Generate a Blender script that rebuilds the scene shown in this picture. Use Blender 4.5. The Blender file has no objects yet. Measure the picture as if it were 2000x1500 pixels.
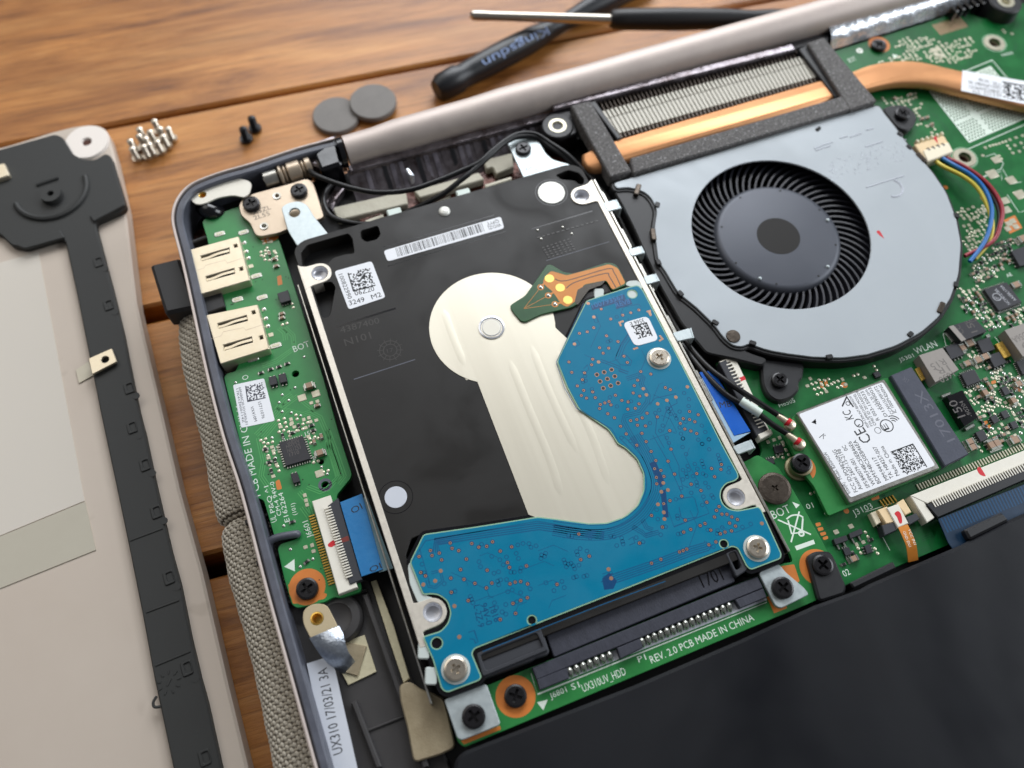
import bpy, bmesh, math, random
from mathutils import Vector, Matrix
from mathutils.geometry import tessellate_polygon
D = bpy.data
scene = bpy.context.scene
COL = scene.collection
S = 0.001            # everything below is measured in millimetres
ZT = 22.0            # height of the drive's mounting face above the table (local z = 0)
# ------------------------------------------------------------------ camera
CF = 1598.633
CR = ((0.9338204526078706, -0.35662657702508993, 0.02822847588161881),
      (-0.31205843824771723, -0.8506152592921814, -0.42317042876090727),
      (0.17492539383870834, 0.38635626721804583, -0.905610259091465))
CC = (0.38442887, -27.13030999, 151.42177162)
cam = D.cameras.new('camera'); camo = D.objects.new('camera', cam); COL.objects.link(camo)
m = Matrix(((CR[0][0], -CR[1][0], -CR[2][0], CC[0] * S), (CR[0][1], -CR[1][1], -CR[2][1], CC[1] * S),
            (CR[0][2], -CR[1][2], -CR[2][2], (CC[2] + ZT) * S), (0, 0, 0, 1)))
camo.matrix_world = m
cam.sensor_width = 36; cam.lens = CF / 2000 * 36
cam.clip_start = 0.005; cam.clip_end = 20
cam.dof.use_dof = True; cam.dof.focus_distance = 0.163; cam.dof.aperture_fstop = 11.5
scene.camera = camo
scene.render.resolution_x = 1024; scene.render.resolution_y = 768
# ------------------------------------------------------------------ light
w = D.worlds.new('World'); scene.world = w; w.use_nodes = True
wn = w.node_tree.nodes; wn['Background'].inputs[0].default_value = (0.95, 0.96, 1.0, 1)
wn['Background'].inputs[1].default_value = 0.13
def area(name, loc, target, sx, sy, power, col):
    l = D.lights.new(name, 'AREA'); l.shape = 'RECTANGLE'; l.size = sx; l.size_y = sy; l.energy = power; l.color = col
    o = D.objects.new(name, l); COL.objects.link(o); o.location = loc
    o.rotation_euler = (Vector(target) - Vector(loc)).to_track_quat('-Z', 'Y').to_euler()
    return o
area('window_light', (0.34, 0.66, 0.52), (0.05, 0.06, 0.02), 0.62, 0.5, 8.0, (0.93, 0.96, 1.0))
area('side_window', (0.80, -0.10, 0.42), (0.10, 0.04, 0.02), 0.5, 0.4, 4.6, (0.90, 0.95, 1.0))
area('upper_left_fill', (-0.32, 0.55, 0.70), (0.02, 0.04, 0.02), 0.6, 0.6, 1.8, (1.0, 0.96, 0.9))  # unseen warm fill from the upper left, set back for falloff
vs = scene.view_settings
vs.view_transform = 'Standard'; vs.look = 'None'; vs.exposure = 0.0; vs.gamma = 1.0; vs.use_curve_mapping = False
scene.render.engine = 'CYCLES'

# ------------------------------------------------------------------ tracing: a photo point on the plane of height z (mm)
def at(u, v, z=0.0):
    a, b = (u - 1000) / CF, (v - 750) / CF
    d = [CR[0][i] * a + CR[1][i] * b + CR[2][i] for i in range(3)]
    t = (z - CC[2]) / d[2]
    return (CC[0] + d[0] * t, CC[1] + d[1] * t)
def P(pts, z=0.0): return [at(u, v, z) for u, v in pts]
def dist(a, b): return math.hypot(a[0] - b[0], a[1] - b[1])
def ang(p0, p1, z=0.0):
    a, b = at(*p0, z), at(*p1, z); return math.atan2(b[1] - a[1], b[0] - a[0])

# ------------------------------------------------------------------ materials
def lin(c): return tuple(((x / 255) / 12.92 if x / 255 <= 0.04045 else ((x / 255 + 0.055) / 1.055) ** 2.4) for x in c)
def mat(name, rgb, rough=0.5, metal=0.0, var=None, bump=None, coat=0.0, spec=0.5, trans=0.0, alpha=1.0, var2=None, aniso=None, sheen=0, smudge=None):
    """rgb 0-255; var=(features per mm, amount, rgb2); bump=(features per mm, strength)"""
    M = D.materials.new(name); M.use_nodes = True
    nt = M.node_tree; n = nt.nodes; b = n['Principled BSDF']
    c = lin(rgb) + (1,)
    b.inputs['Base Color'].default_value = c
    b.inputs['Roughness'].default_value = rough
    b.inputs['Metallic'].default_value = metal
    b.inputs['Specular IOR Level'].default_value = spec
    b.inputs['Coat Weight'].default_value = coat; b.inputs['Coat Roughness'].default_value = 0.15
    b.inputs['Transmission Weight'].default_value = trans
    b.inputs['Alpha'].default_value = alpha
    b.inputs['Sheen Weight'].default_value = sheen
    tc = None
    def coord():
        nonlocal tc
        if tc is None: tc = n.new('ShaderNodeTexCoord')
        return tc.outputs['Object']
    if var:
        t = n.new('ShaderNodeTexNoise'); t.inputs['Scale'].default_value = var[0] * 1000; t.inputs['Detail'].default_value = 5
        t.inputs['Roughness'].default_value = 0.65
        if aniso:
            mp = n.new('ShaderNodeMapping'); mp.inputs['Scale'].default_value = aniso; nt.links.new(coord(), mp.inputs[0]); nt.links.new(mp.outputs[0], t.inputs['Vector'])
        else: nt.links.new(coord(), t.inputs['Vector'])
        r = n.new('ShaderNodeValToRGB'); r.color_ramp.elements[0].position = 0.5 - 0.22; r.color_ramp.elements[1].position = 0.5 + 0.22
        c2 = lin(var[2]); c2 = tuple(c[i] * (1 - var[1]) + c2[i] * var[1] for i in range(3)) + (1,)
        r.color_ramp.elements[0].color = c2; r.color_ramp.elements[1].color = c
        nt.links.new(t.outputs['Fac'], r.inputs[0])
        out = r.outputs[0]
        if var2:
            t2 = n.new('ShaderNodeTexNoise'); t2.inputs['Scale'].default_value = var2[0] * 1000; t2.inputs['Detail'].default_value = 3
            nt.links.new(coord(), t2.inputs['Vector'])
            r2 = n.new('ShaderNodeValToRGB'); r2.color_ramp.elements[0].position = var2[3]; r2.color_ramp.elements[1].position = var2[3] + 0.06
            nt.links.new(t2.outputs['Fac'], r2.inputs[0])
            mx = n.new('ShaderNodeMix'); mx.data_type = 'RGBA'; mx.inputs[7].default_value = lin(var2[2]) + (1,)
            ml = n.new('ShaderNodeMath'); ml.operation = 'MULTIPLY'; ml.inputs[1].default_value = var2[1]
            nt.links.new(r2.outputs[0], ml.inputs[0]); nt.links.new(ml.outputs[0], mx.inputs[0]); nt.links.new(out, mx.inputs[6])
            out = mx.outputs[2]
        nt.links.new(out, b.inputs['Base Color'])
        # uneven gloss
        mr = n.new('ShaderNodeMapRange'); mr.inputs[3].default_value = max(0.02, rough - 0.08); mr.inputs[4].default_value = min(1, rough + 0.10)
        nt.links.new(t.outputs['Fac'], mr.inputs[0]); nt.links.new(mr.outputs[0], b.inputs['Roughness'])
    if smudge:
        t = n.new('ShaderNodeTexNoise'); t.inputs['Scale'].default_value = smudge[0] * 1000; t.inputs['Detail'].default_value = 3; t.inputs['Distortion'].default_value = 0.8
        nt.links.new(coord(), t.inputs['Vector'])
        mr = n.new('ShaderNodeMapRange'); mr.inputs[1].default_value = 0.35; mr.inputs[2].default_value = 0.68; mr.inputs[3].default_value = max(0.05, rough - smudge[1]); mr.inputs[4].default_value = min(1, rough + smudge[1])
        nt.links.new(t.outputs['Fac'], mr.inputs[0]); nt.links.new(mr.outputs[0], b.inputs['Roughness'])
    if bump:
        t = n.new('ShaderNodeTexNoise'); t.inputs['Scale'].default_value = bump[0] * 1000; t.inputs['Detail'].default_value = 4
        if aniso:
            mp = n.new('ShaderNodeMapping'); mp.inputs['Scale'].default_value = aniso; nt.links.new(coord(), mp.inputs[0]); nt.links.new(mp.outputs[0], t.inputs['Vector'])
        else: nt.links.new(coord(), t.inputs['Vector'])
        bp = n.new('ShaderNodeBump'); bp.inputs['Strength'].default_value = bump[1]; bp.inputs['Distance'].default_value = 0.0003 / max(bump[0], 0.2) if len(bump) < 3 else bump[2] * S
        nt.links.new(t.outputs['Fac'], bp.inputs['Height']); nt.links.new(bp.outputs[0], b.inputs['Normal'])
    return M
M = {}
def dm(key, *a, **k): M[key] = mat(key, *a, **k)
dm('black_plastic', (22, 23, 26), 0.45, var=(0.6, 0.5, (30, 30, 34)), bump=(6, 0.15))
dm('black_gloss', (14, 14, 17), 0.16, var=(0.3, 0.5, (22, 22, 28)))
dm('hdd_black', (28, 26, 24), 0.48, var=(2.5, 0.35, (24, 23, 22)), bump=(9, 0.10), spec=0.34, smudge=(0.07, 0.12), var2=(1.1, 0.35, (120, 115, 108), 0.765))
dm('emboss_glint', (56, 54, 52), 0.28)  # paler than the cover: the glint on the relief is in the colour
dm('hdd_pocket', (13, 13, 14), 0.6)
dm('hdd_alu', (226, 219, 206), 0.42, 0.55, var=(1.2, 0.35, (190, 182, 170)), bump=(5, 0.12))
dm('hdd_foil', (218, 212, 195), 0.38, 0.55, var=(0.06, 0.30, (200, 191, 172)), bump=(0.05, 0.025), aniso=(3.0, 0.05, 1))  # long tonal bands put the foil's reflections into its colour
dm('white_disc', (226, 226, 218), 0.45, 0.25)
dm('chrome', (222, 224, 230), 0.22, 0.6)
dm('steel', (196, 194, 186), 0.30, 1.0, var=(1.0, 0.4, (160, 158, 150)), bump=(4, 0.1))
dm('zinc', (196, 205, 206), 0.45, 0.6, var=(0.9, 0.5, (160, 172, 176)), bump=(4, 0.15))
dm('tan_steel', (196, 180, 160), 0.38, 0.75, var=(0.6, 0.4, (176, 158, 138)), bump=(4, 0.08))
dm('cream_steel', (222, 211, 188), 0.36, 0.75, var=(0.5, 0.4, (205, 190, 160)), bump=(3, 0.05))
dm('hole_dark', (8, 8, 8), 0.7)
dm('thread', (110, 112, 118), 0.3, 1.0)
dm('blue_mask', (0, 112, 146), 0.42, var=(0.25, 0.5, (0, 120, 152)), bump=(8, 0.05), spec=0.26, smudge=(0.10, 0.12))
dm('blue_dark', (0, 64, 110), 0.35)
dm('blue_trace', (0, 82, 124), 0.42, spec=0.35)
dm('blue_edge', (140, 180, 150), 0.45)
dm('copper_via', (178, 136, 112), 0.36, 0.5)
dm('via_hole', (30, 22, 26), 0.5)
dm('solder', (205, 208, 200), 0.24, 0.85, var=(1.5, 0.5, (150, 150, 140)))
dm('tin_pad', (206, 202, 182), 0.34, 0.55, var=(1.2, 0.5, (176, 168, 140)))
dm('gold', (230, 190, 96), 0.28, 0.85, var=(1.5, 0.4, (200, 155, 70)))
dm('green_mask', (8, 106, 46), 0.36, var=(0.22, 0.9, (6, 78, 36)), bump=(5, 0.05), spec=0.4)
dm('green_light', (44, 128, 62), 0.34, var=(0.3, 0.6, (30, 106, 52)), bump=(5, 0.05), coat=0.2)
dm('green_left', (40, 132, 66), 0.34, var=(0.25, 0.7, (28, 112, 58)), bump=(5, 0.05), coat=0.2)
dm('green_trace', (70, 152, 84), 0.34)
dm('green_trace_dark', (18, 84, 44), 0.34)
dm('green_edge', (130, 170, 110), 0.6)
dm('orange_mask', (206, 122, 52), 0.42, var=(0.6, 0.4, (186, 104, 44)))
dm('silk', (214, 226, 214), 0.6)
dm('silk_dim', (150, 190, 158), 0.6)
dm('chip_black', (34, 34, 40), 0.45, var=(1.5, 0.4, (44, 44, 50)), bump=(8, 0.1))
dm('chip_mark', (88, 84, 82), 0.6)
dm('chip_mark_light', (176, 178, 184), 0.6)
dm('cap_brown', (160, 132, 110), 0.45, var=(2, 0.4, (136, 108, 88)))
dm('res_black', (26, 26, 28), 0.35)
dm('m2_mark', (92, 94, 106), 0.55)
dm('inductor_grey', (148, 142, 136), 0.6, var=(2, 0.4, (132, 126, 120)), bump=(6, 0.25))
dm('paper', (232, 234, 238), 0.55, var=(0.4, 0.25, (220, 222, 228)))
dm('paper_grey', (200, 204, 212), 0.6, var=(0.3, 0.4, (186, 190, 200)))
dm('ink', (22, 24, 28), 0.6)
dm('ink_faint', (112, 107, 103), 0.6)
dm('ink_soft', (66, 68, 78), 0.6)
dm('red_ink', (200, 28, 40), 0.45)
dm('red_dark', (110, 38, 30), 0.5)
dm('conn_white', (228, 224, 212), 0.45, var=(0.8, 0.3, (214, 206, 188)))
dm('conn_cream', (232, 206, 164), 0.45, var=(0.8, 0.3, (214, 182, 136)))
dm('conn_ivory', (236, 226, 200), 0.45)
dm('sata_plastic', (52, 54, 66), 0.55, var=(0.35, 0.7, (36, 38, 48)), bump=(1.5, 0.25), aniso=(3, 1, 1))
dm('dark_rubber', (46, 48, 54), 0.6, bump=(5, 0.15))
dm('blue_tape', (30, 114, 170), 0.40, var=(0.4, 0.5, (18, 98, 156)), bump=(1, 0.15))
dm('blue_tape_deep', (0, 92, 190), 0.32, var=(0.3, 0.5, (0, 74, 168)))
dm('ribbon_clear', (128, 160, 170), 0.4, var=(0.6, 0.4, (100, 130, 140)))
dm('ribbon_grey', (150, 178, 200), 0.4)
dm('navy_ribbon', (2, 42, 70), 0.36, var=(0.2, 0.6, (2, 26, 46)))
dm('navy_line', (4, 62, 98), 0.36)
dm('fan_plate', (168, 174, 178), 0.56, 0.32, var=(0.05, 0.25, (154, 162, 168)), bump=(12, 0.03), smudge=(0.06, 0.08))
dm('fan_black', (15, 15, 17), 0.45, bump=(5, 0.1))
dm('fan_blade', (38, 39, 46), 0.36)
dm('fan_hub', (80, 83, 91), 0.46, 0.3, var=(0.06, 0.5, (64, 68, 78)))
dm('fan_sticker', (20, 17, 14), 0.55, spec=0.3)
dm('copper', (224, 164, 114), 0.42, 0.65, var=(0.12, 0.35, (196, 130, 84)), bump=(2, 0.08))
dm('fin', (172, 168, 157), 0.5, 0.35, var=(0.5, 0.4, (150, 146, 136)))
dm('fin_tooth', (78, 66, 56), 0.5, 0.3)
dm('foam', (112, 109, 107), 0.85, var=(1.6, 0.9, (58, 57, 58)), bump=(2.6, 0.9), var2=(3.0, 0.8, (190, 190, 190), 0.62))
dm('battery', (14, 16, 22), 0.48, var=(0.05, 0.6, (10, 11, 15)), bump=(0.014, 0.3, 3.0), spec=0.32, smudge=(0.02, 0.14), var2=(0.8, 0.4, (110, 110, 112), 0.79))
dm('wire_black', (13, 13, 15), 0.38, spec=0.4)
dm('wire_red', (150, 26, 44), 0.38)
dm('wire_blue', (0, 104, 178), 0.36)
dm('wire_yellow', (214, 196, 74), 0.38)
dm('mauve_metal', (200, 188, 180), 0.55, 0.45, var=(0.2, 0.4, (172, 158, 154)), bump=(6, 0.12))
dm('frame_grey', (92, 95, 106), 0.40, var=(0.2, 0.6, (54, 56, 64)), bump=(2, 0.15))
dm('frame_dark', (34, 34, 38), 0.30, var=(0.2, 0.6, (24, 24, 28)))
dm('tray_grey', (64, 62, 62), 0.45, var=(0.12, 0.6, (50, 49, 50)), bump=(4, 0.1))
dm('tray_dark', (24, 23, 24), 0.45, var=(0.2, 0.6, (16, 16, 17)))
dm('foil_dark', (150, 144, 150), 0.2, 0.7, var=(0.22, 0.95, (52, 36, 32)), bump=(0.35, 0.5, 0.6))
dm('foil_rib_glint', (164, 158, 168), 0.28, 0.6, var=(0.3, 0.8, (50, 44, 52)), bump=(0.6, 0.4, 0.4))  # paler tone stands in for highlights on the vent ribs
dm('foil_red', (86, 44, 30), 0.25, 0.45, var=(0.4, 0.9, (34, 20, 18)), bump=(0.5, 0.4, 0.5))
dm('foil_bright', (232, 236, 242), 0.25, 0.75, var=(0.2, 0.3, (190, 196, 206)), bump=(0.25, 0.5, 0.8))
dm('pad_white', (206, 202, 184), 0.6, var=(0.4, 0.5, (184, 176, 156)), bump=(1, 0.3))
dm('adhesive', (208, 200, 168), 0.6, var=(0.8, 0.5, (180, 170, 138)), bump=(2, 0.4))
dm('sleeve_plug', (206, 218, 210), 0.35)
dm('strap_white', (222, 218, 206), 0.5, 0.2, var=(0.5, 0.3, (206, 200, 186)), bump=(6, 0.3))
dm('strap_tan', (188, 172, 140), 0.55, 0.25, bump=(6, 0.4))
dm('strap_silver', (196, 204, 214), 0.30, 0.85, var=(1.4, 0.7, (130, 140, 156)), bump=(2.2, 0.8))
dm('thread_light', (204, 196, 180), 0.75, sheen=0.3)
dm('thread_dark', (176, 167, 150), 0.8)
dm('cloth_base', (98, 90, 78), 0.9)
dm('bronze_cloth', (182, 168, 140), 0.42, 0.45, var=(0.25, 0.5, (134, 116, 86)), bump=(4, 0.6))
dm('cover_beige', (198, 186, 173), 0.60, 0.1, var=(0.03, 0.5, (186, 172, 158)), bump=(5, 0.08), var2=(0.10, 0.25, (150, 136, 120), 0.70))
dm('cover_edge', (232, 224, 216), 0.45, 0.1)
dm('cover_tape', (184, 178, 162), 0.65, var=(0.1, 0.4, (174, 166, 150)))
dm('cover_paper', (204, 197, 186), 0.62, var=(0.06, 0.4, (206, 198, 186)))
dm('lug_metal', (206, 207, 212), 0.3, 0.35)
dm('cover_black', (47, 48, 47), 0.64, var=(0.06, 0.6, (37, 38, 37)), bump=(3, 0.1))
dm('clear_tape', (200, 192, 172), 0.35, var=(0.3, 0.4, (188, 180, 158)))
dm('rubber_grey', (130, 126, 122), 0.75, var=(0.3, 0.4, (98, 95, 92)), bump=(4, 0.2))
dm('driver_black', (28, 31, 36), 0.40, var=(0.3, 0.4, (22, 24, 28)), bump=(3, 0.1))
dm('driver_dark', (18, 18, 20), 0.45)
dm('driver_print', (150, 172, 214), 0.5)
dm('shaft', (196, 190, 178), 0.30, 1.0)
dm('dongle', (38, 38, 40), 0.55, var=(0.3, 0.5, (30, 30, 32)), bump=(4, 0.15))
dm('dull_brass', (150, 142, 112), 0.4, 0.6)
dm('brown_screw', (88, 80, 72), 0.34, 0.85, var=(0.8, 0.5, (66, 58, 52)), bump=(1.2, 0.3))
dm('screw_black', (27, 26, 28), 0.28, 0.3, var=(2.0, 0.5, (38, 37, 40)), bump=(5, 0.12))
dm('screw_silver', (206, 196, 180), 0.28, 0.9, var=(1.0, 0.3, (184, 174, 160)))
dm('flex_green', (34, 86, 40), 0.32, var=(0.25, 0.7, (18, 60, 34)), coat=0.3)
dm('flex_orange', (206, 130, 42), 0.36, var=(0.3, 0.5, (184, 108, 34)), coat=0.3)
dm('flex_smoke', (62, 54, 40), 0.36, coat=0.3)
dm('dot_gold', (240, 205, 110), 0.4, 0.5)
dm('translucent_white', (196, 204, 200), 0.3)
dm('m2_plastic', (66, 70, 84), 0.5, var=(0.4, 0.6, (52, 55, 68)), bump=(2, 0.2))

def wood_material():
    Mt = D.materials.new('wood'); Mt.use_nodes = True; nt = Mt.node_tree; n = nt.nodes; b = n['Principled BSDF']; L = nt.links.new
    tc = n.new('ShaderNodeTexCoord'); oi = n.new('ShaderNodeObjectInfo')
    add = n.new('ShaderNodeVectorMath'); add.operation = 'MULTIPLY_ADD'; add.inputs[1].default_value = (1, 1, 1)
    cmb = n.new('ShaderNodeCombineXYZ'); mm = n.new('ShaderNodeMath'); mm.operation = 'MULTIPLY'; mm.inputs[1].default_value = 3.7
    L(oi.outputs['Random'], mm.inputs[0]); L(mm.outputs[0], cmb.inputs[0]); L(mm.outputs[0], cmb.inputs[2])
    L(tc.outputs['Object'], add.inputs[0]); L(cmb.outputs[0], add.inputs[2])
    def noise(scale, stretch, det=6, rough=0.6, dist_=0.0):
        mp = n.new('ShaderNodeMapping'); mp.inputs['Scale'].default_value = stretch; L(add.outputs[0], mp.inputs[0])
        t = n.new('ShaderNodeTexNoise'); t.inputs['Scale'].default_value = scale; t.inputs['Detail'].default_value = det
        t.inputs['Roughness'].default_value = rough; t.inputs['Distortion'].default_value = dist_; L(mp.outputs[0], t.inputs['Vector']); return t
    g = noise(75, (0.22, 1.7, 2), 8, 0.72, 0.5)          # broad figure
    f = noise(520, (0.07, 1.6, 2), 6, 0.75)                # pores
    k = noise(26, (0.25, 1.2, 1), 3, 0.5, 1.2)            # dark streaks
    r = n.new('ShaderNodeValToRGB'); e = r.color_ramp.elements
    e[0].position = 0.28; e[0].color = lin((110, 62, 24)) + (1,); e[1].position = 0.74; e[1].color = lin((214, 156, 90)) + (1,)
    x = r.color_ramp.elements.new(0.50); x.color = lin((184, 122, 60)) + (1,)
    L(g.outputs['Fac'], r.inputs[0])
    r2 = n.new('ShaderNodeValToRGB'); r2.color_ramp.elements[0].position = 0.34; r2.color_ramp.elements[1].position = 0.50
    r2.color_ramp.elements[0].color = (0.42, 0.36, 0.30, 1); r2.color_ramp.elements[1].color = (1, 1, 1, 1); L(f.outputs['Fac'], r2.inputs[0])
    mx = n.new('ShaderNodeMix'); mx.data_type = 'RGBA'; mx.blend_type = 'MULTIPLY'; mx.inputs[0].default_value = 0.75
    L(r.outputs[0], mx.inputs[6]); L(r2.outputs[0], mx.inputs[7])
    r3 = n.new('ShaderNodeValToRGB'); r3.color_ramp.elements[0].position = 0.36; r3.color_ramp.elements[1].position = 0.52
    r3.color_ramp.elements[0].color = (0.50, 0.42, 0.34, 1); r3.color_ramp.elements[1].color = (1, 1, 1, 1); L(k.outputs['Fac'], r3.inputs[0])
    mx2 = n.new('ShaderNodeMix'); mx2.data_type = 'RGBA'; mx2.blend_type = 'MULTIPLY'; mx2.inputs[0].default_value = 0.65
    L(mx.outputs[2], mx2.inputs[6]); L(r3.outputs[0], mx2.inputs[7])
    L(mx2.outputs[2], b.inputs['Base Color']); b.inputs['Roughness'].default_value = 0.42
    bp = n.new('ShaderNodeBump'); bp.inputs['Strength'].default_value = 0.35; bp.inputs['Distance'].default_value = 0.0004
    L(f.outputs['Fac'], bp.inputs['Height']); L(bp.outputs[0], b.inputs['Normal'])
    return Mt
M['wood'] = wood_material()

# ------------------------------------------------------------------ mesh building (mm, absolute)
def area2(l): return sum(l[i][0] * l[(i + 1) % len(l)][1] - l[(i + 1) % len(l)][0] * l[i][1] for i in range(len(l)))
def clean(l):
    o = []
    for p in l:
        if not o or dist(p, o[-1]) > 1e-4: o.append((p[0], p[1]))
    if len(o) > 1 and dist(o[0], o[-1]) < 1e-4: o.pop()
    return o
def ccw(l, want=True):
    l = clean(l)
    return l if (area2(l) > 0) == want else l[::-1]
def offset(l, d):
    if not d: return list(l)
    out = []; n = len(l)
    for i in range(n):
        a, b, c = l[i - 1], l[i], l[(i + 1) % n]
        e1 = Vector((b[0] - a[0], b[1] - a[1])).normalized(); e2 = Vector((c[0] - b[0], c[1] - b[1])).normalized()
        n1 = Vector((-e1.y, e1.x)); n2 = Vector((-e2.y, e2.x)); h = n1 + n2
        if h.length < 1e-6: h = n1
        h.normalize(); k = d / max(0.45, h.dot(n1))
        out.append((b[0] + h.x * k, b[1] + h.y * k))
    return out
def rnd(l, r, n=4):
    l = clean(l); out = []; N = len(l)
    for i in range(N):
        a, b, c = Vector(l[i - 1]), Vector(l[i]), Vector(l[(i + 1) % N])
        u, v = (a - b), (c - b); la, lc = u.length, v.length
        u.normalize(); v.normalize()
        t = min(r, la * 0.48, lc * 0.48)
        if u.dot(v) < -0.985 or t < 1e-3: out.append((b.x, b.y)); continue
        p, q = b + u * t, b + v * t
        for k in range(n + 1):
            s = k / n; w_ = (p * (1 - s) + b * s) * (1 - s) + (b * (1 - s) + q * s) * s
            out.append((w_.x, w_.y))
    return out
def circ(c, r, n=24, a0=0.0): return [(c[0] + r * math.cos(a0 + 2 * math.pi * i / n), c[1] + r * math.sin(a0 + 2 * math.pi * i / n)) for i in range(n)]
def rect(c, w_, h, a=0.0):
    ca, sa = math.cos(a), math.sin(a)
    return [(c[0] + x * ca - y * sa, c[1] + x * sa + y * ca) for x, y in ((-w_ / 2, -h / 2), (w_ / 2, -h / 2), (w_ / 2, h / 2), (-w_ / 2, h / 2))]
def spline(pts, n=6, closed=False):
    """Catmull-Rom through points of any dimension"""
    out = []; N = len(pts); V = [Vector(p) for p in pts]
    rng = range(N) if closed else range(N - 1)
    for i in rng:
        p1, p2 = V[i], V[(i + 1) % N]
        p0 = V[i - 1] if (closed or i > 0) else p1; p3 = V[(i + 2) % N] if (closed or i + 2 < N) else p2
        for k in range(n):
            t = k / n
            out.append(tuple(0.5 * ((2 * p1) + (p2 - p0) * t + (2 * p0 - 5 * p1 + 4 * p2 - p3) * t * t + (3 * p1 - p0 - 3 * p2 + p3) * t ** 3)))
    if not closed: out.append(tuple(V[-1]))
    return out
_tx = {}
def textdata(s):
    if s not in _tx:
        c = D.curves.new('t', 'FONT'); c.body = s; c.size = 1.0; c.resolution_u = 2
        o = D.objects.new('t', c); me = D.meshes.new_from_object(o)
        _tx[s] = ([tuple(v.co) for v in me.vertices], [tuple(p.vertices) for p in me.polygons])
        D.objects.remove(o); D.curves.remove(c); D.meshes.remove(me)
    return _tx[s]
class MB:
    def __init__(s): s.v = []; s.f = []; s.m = []; s.uv = None
    def add(s, vs_, fs, mi=0):
        b = len(s.v); s.v += [tuple(v) for v in vs_]; s.f += [tuple(i + b for i in f) for f in fs]; s.m += [mi] * len(fs); return s
    def plate(s, loops, z0, z1, bev=0.0, mi=0, bottom=True, side_mi=None):
        if not isinstance(loops[0][0], (tuple, list)): loops = [loops]
        if side_mi is None: side_mi = mi
        loops = [ccw(l, i == 0) for i, l in enumerate(loops)]
        tops = [offset(l, bev) for l in loops]
        for lo, to in zip(loops, tops):
            n = len(lo); rings = [[(x, y, z0) for x, y in lo]]
            if bev: rings.append([(x, y, z1 - bev) for x, y in lo])
            rings.append([(x, y, z1) for x, y in to])
            vs_ = [p for r in rings for p in r]
            fs = []; 
            for k in range(len(rings) - 1):
                for i in range(n): fs.append((k * n + i, k * n + (i + 1) % n, (k + 1) * n + (i + 1) % n, (k + 1) * n + i))
            s.add(vs_, fs, side_mi)
        for ls, z, up in ((tops, z1, True),) + (((loops, z0, False),) if bottom else ()):
            flat = [p for l in ls for p in l]
            tris = tessellate_polygon([[Vector((x, y, 0)) for x, y in l] for l in ls])
            fs = []
            for a, b, c in tris:
                A = (flat[b][0] - flat[a][0]) * (flat[c][1] - flat[a][1]) - (flat[c][0] - flat[a][0]) * (flat[b][1] - flat[a][1])
                fs.append((a, b, c) if (A > 0) == up else (a, c, b))
            s.add([(x, y, z) for x, y in flat], fs, mi)
        return s
    def flat(s, loops, z, mi=0):
        if not isinstance(loops[0][0], (tuple, list)): loops = [loops]
        loops = [ccw(l, i == 0) for i, l in enumerate(loops)]
        flat = [p for l in loops for p in l]; fs = []
        for a, b, c in tessellate_polygon([[Vector((x, y, 0)) for x, y in l] for l in loops]):
            A = (flat[b][0] - flat[a][0]) * (flat[c][1] - flat[a][1]) - (flat[c][0] - flat[a][0]) * (flat[b][1] - flat[a][1])
            fs.append((a, b, c) if A > 0 else (a, c, b))
        return s.add([(x, y, z) for x, y in flat], fs, mi)
    def box(s, c, w_, h, z0, z1, a=0.0, bev=0.0, mi=0): return s.plate(rect(c, w_, h, a), z0, z1, bev, mi)
    def cyl(s, c, r, z0, z1, n=24, bev=0.0, mi=0): return s.plate(circ(c, r, n), z0, z1, bev, mi)
    def lathe(s, c, prof, n=24, mi=0):
        vs_ = []; fs = []; k = len(prof)
        for i in range(n):
            a = 2 * math.pi * i / n
            vs_ += [(c[0] + r * math.cos(a), c[1] + r * math.sin(a), z) for r, z in prof]
        for i in range(n):
            j = (i + 1) % n
            for q in range(k - 1): fs.append((i * k + q, j * k + q, j * k + q + 1, i * k + q + 1))
        return s.add(vs_, fs, mi)
    def ring(s, c, r0, r1, z, n=14, mi=0):
        vs_ = [(x, y, z) for x, y in circ(c, r0, n)] + [(x, y, z) for x, y in circ(c, r1, n)]
        return s.add(vs_, [(i, (i + 1) % n, n + (i + 1) % n, n + i)[::-1] for i in range(n)], mi)
    def disc(s, c, r, z, n=12, mi=0): return s.add([(x, y, z) for x, y in circ(c, r, n)], [tuple(range(n))], mi)
    def line(s, pts, w_, z, mi=0):
        """flat printed line through xy points"""
        pts = clean(pts); n = len(pts); vs_ = []
        for i in range(n):
            a = Vector(pts[max(0, i - 1)]); b = Vector(pts[min(n - 1, i + 1)]); d = (b - a)
            if d.length < 1e-6: d = Vector((1, 0))
            d.normalize(); k = w_ / 2
            if 0 < i < n - 1:
                e = (Vector(pts[i]) - a).normalized(); k /= max(0.5, abs(d.dot(e)))
            vs_ += [(pts[i][0] - d.y * k, pts[i][1] + d.x * k, z), (pts[i][0] + d.y * k, pts[i][1] - d.x * k, z)]
        return s.add(vs_, [(2 * i, 2 * i + 1, 2 * i + 3, 2 * i + 2) for i in range(n - 1)], mi)
    def tube(s, pts, r, n=10, mi=0, cap=True):
        pts = [Vector(p) for p in pts]; N = len(pts); rs = r if isinstance(r, (list, tuple)) else [r] * N
        vs_ = []; up = Vector((0, 0, 1)); prev = None
        for i in range(N):
            d = (pts[min(N - 1, i + 1)] - pts[max(0, i - 1)]).normalized()
            if prev is None:
                x = d.cross(up)
                if x.length < 1e-3: x = d.cross(Vector((0, 1, 0)))
            else: x = prev - d * prev.dot(d)
            x.normalize(); y = x.cross(d); prev = x
            vs_ += [tuple(pts[i] + (x * math.cos(2 * math.pi * k / n) + y * math.sin(2 * math.pi * k / n)) * rs[i]) for k in range(n)]
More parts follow.
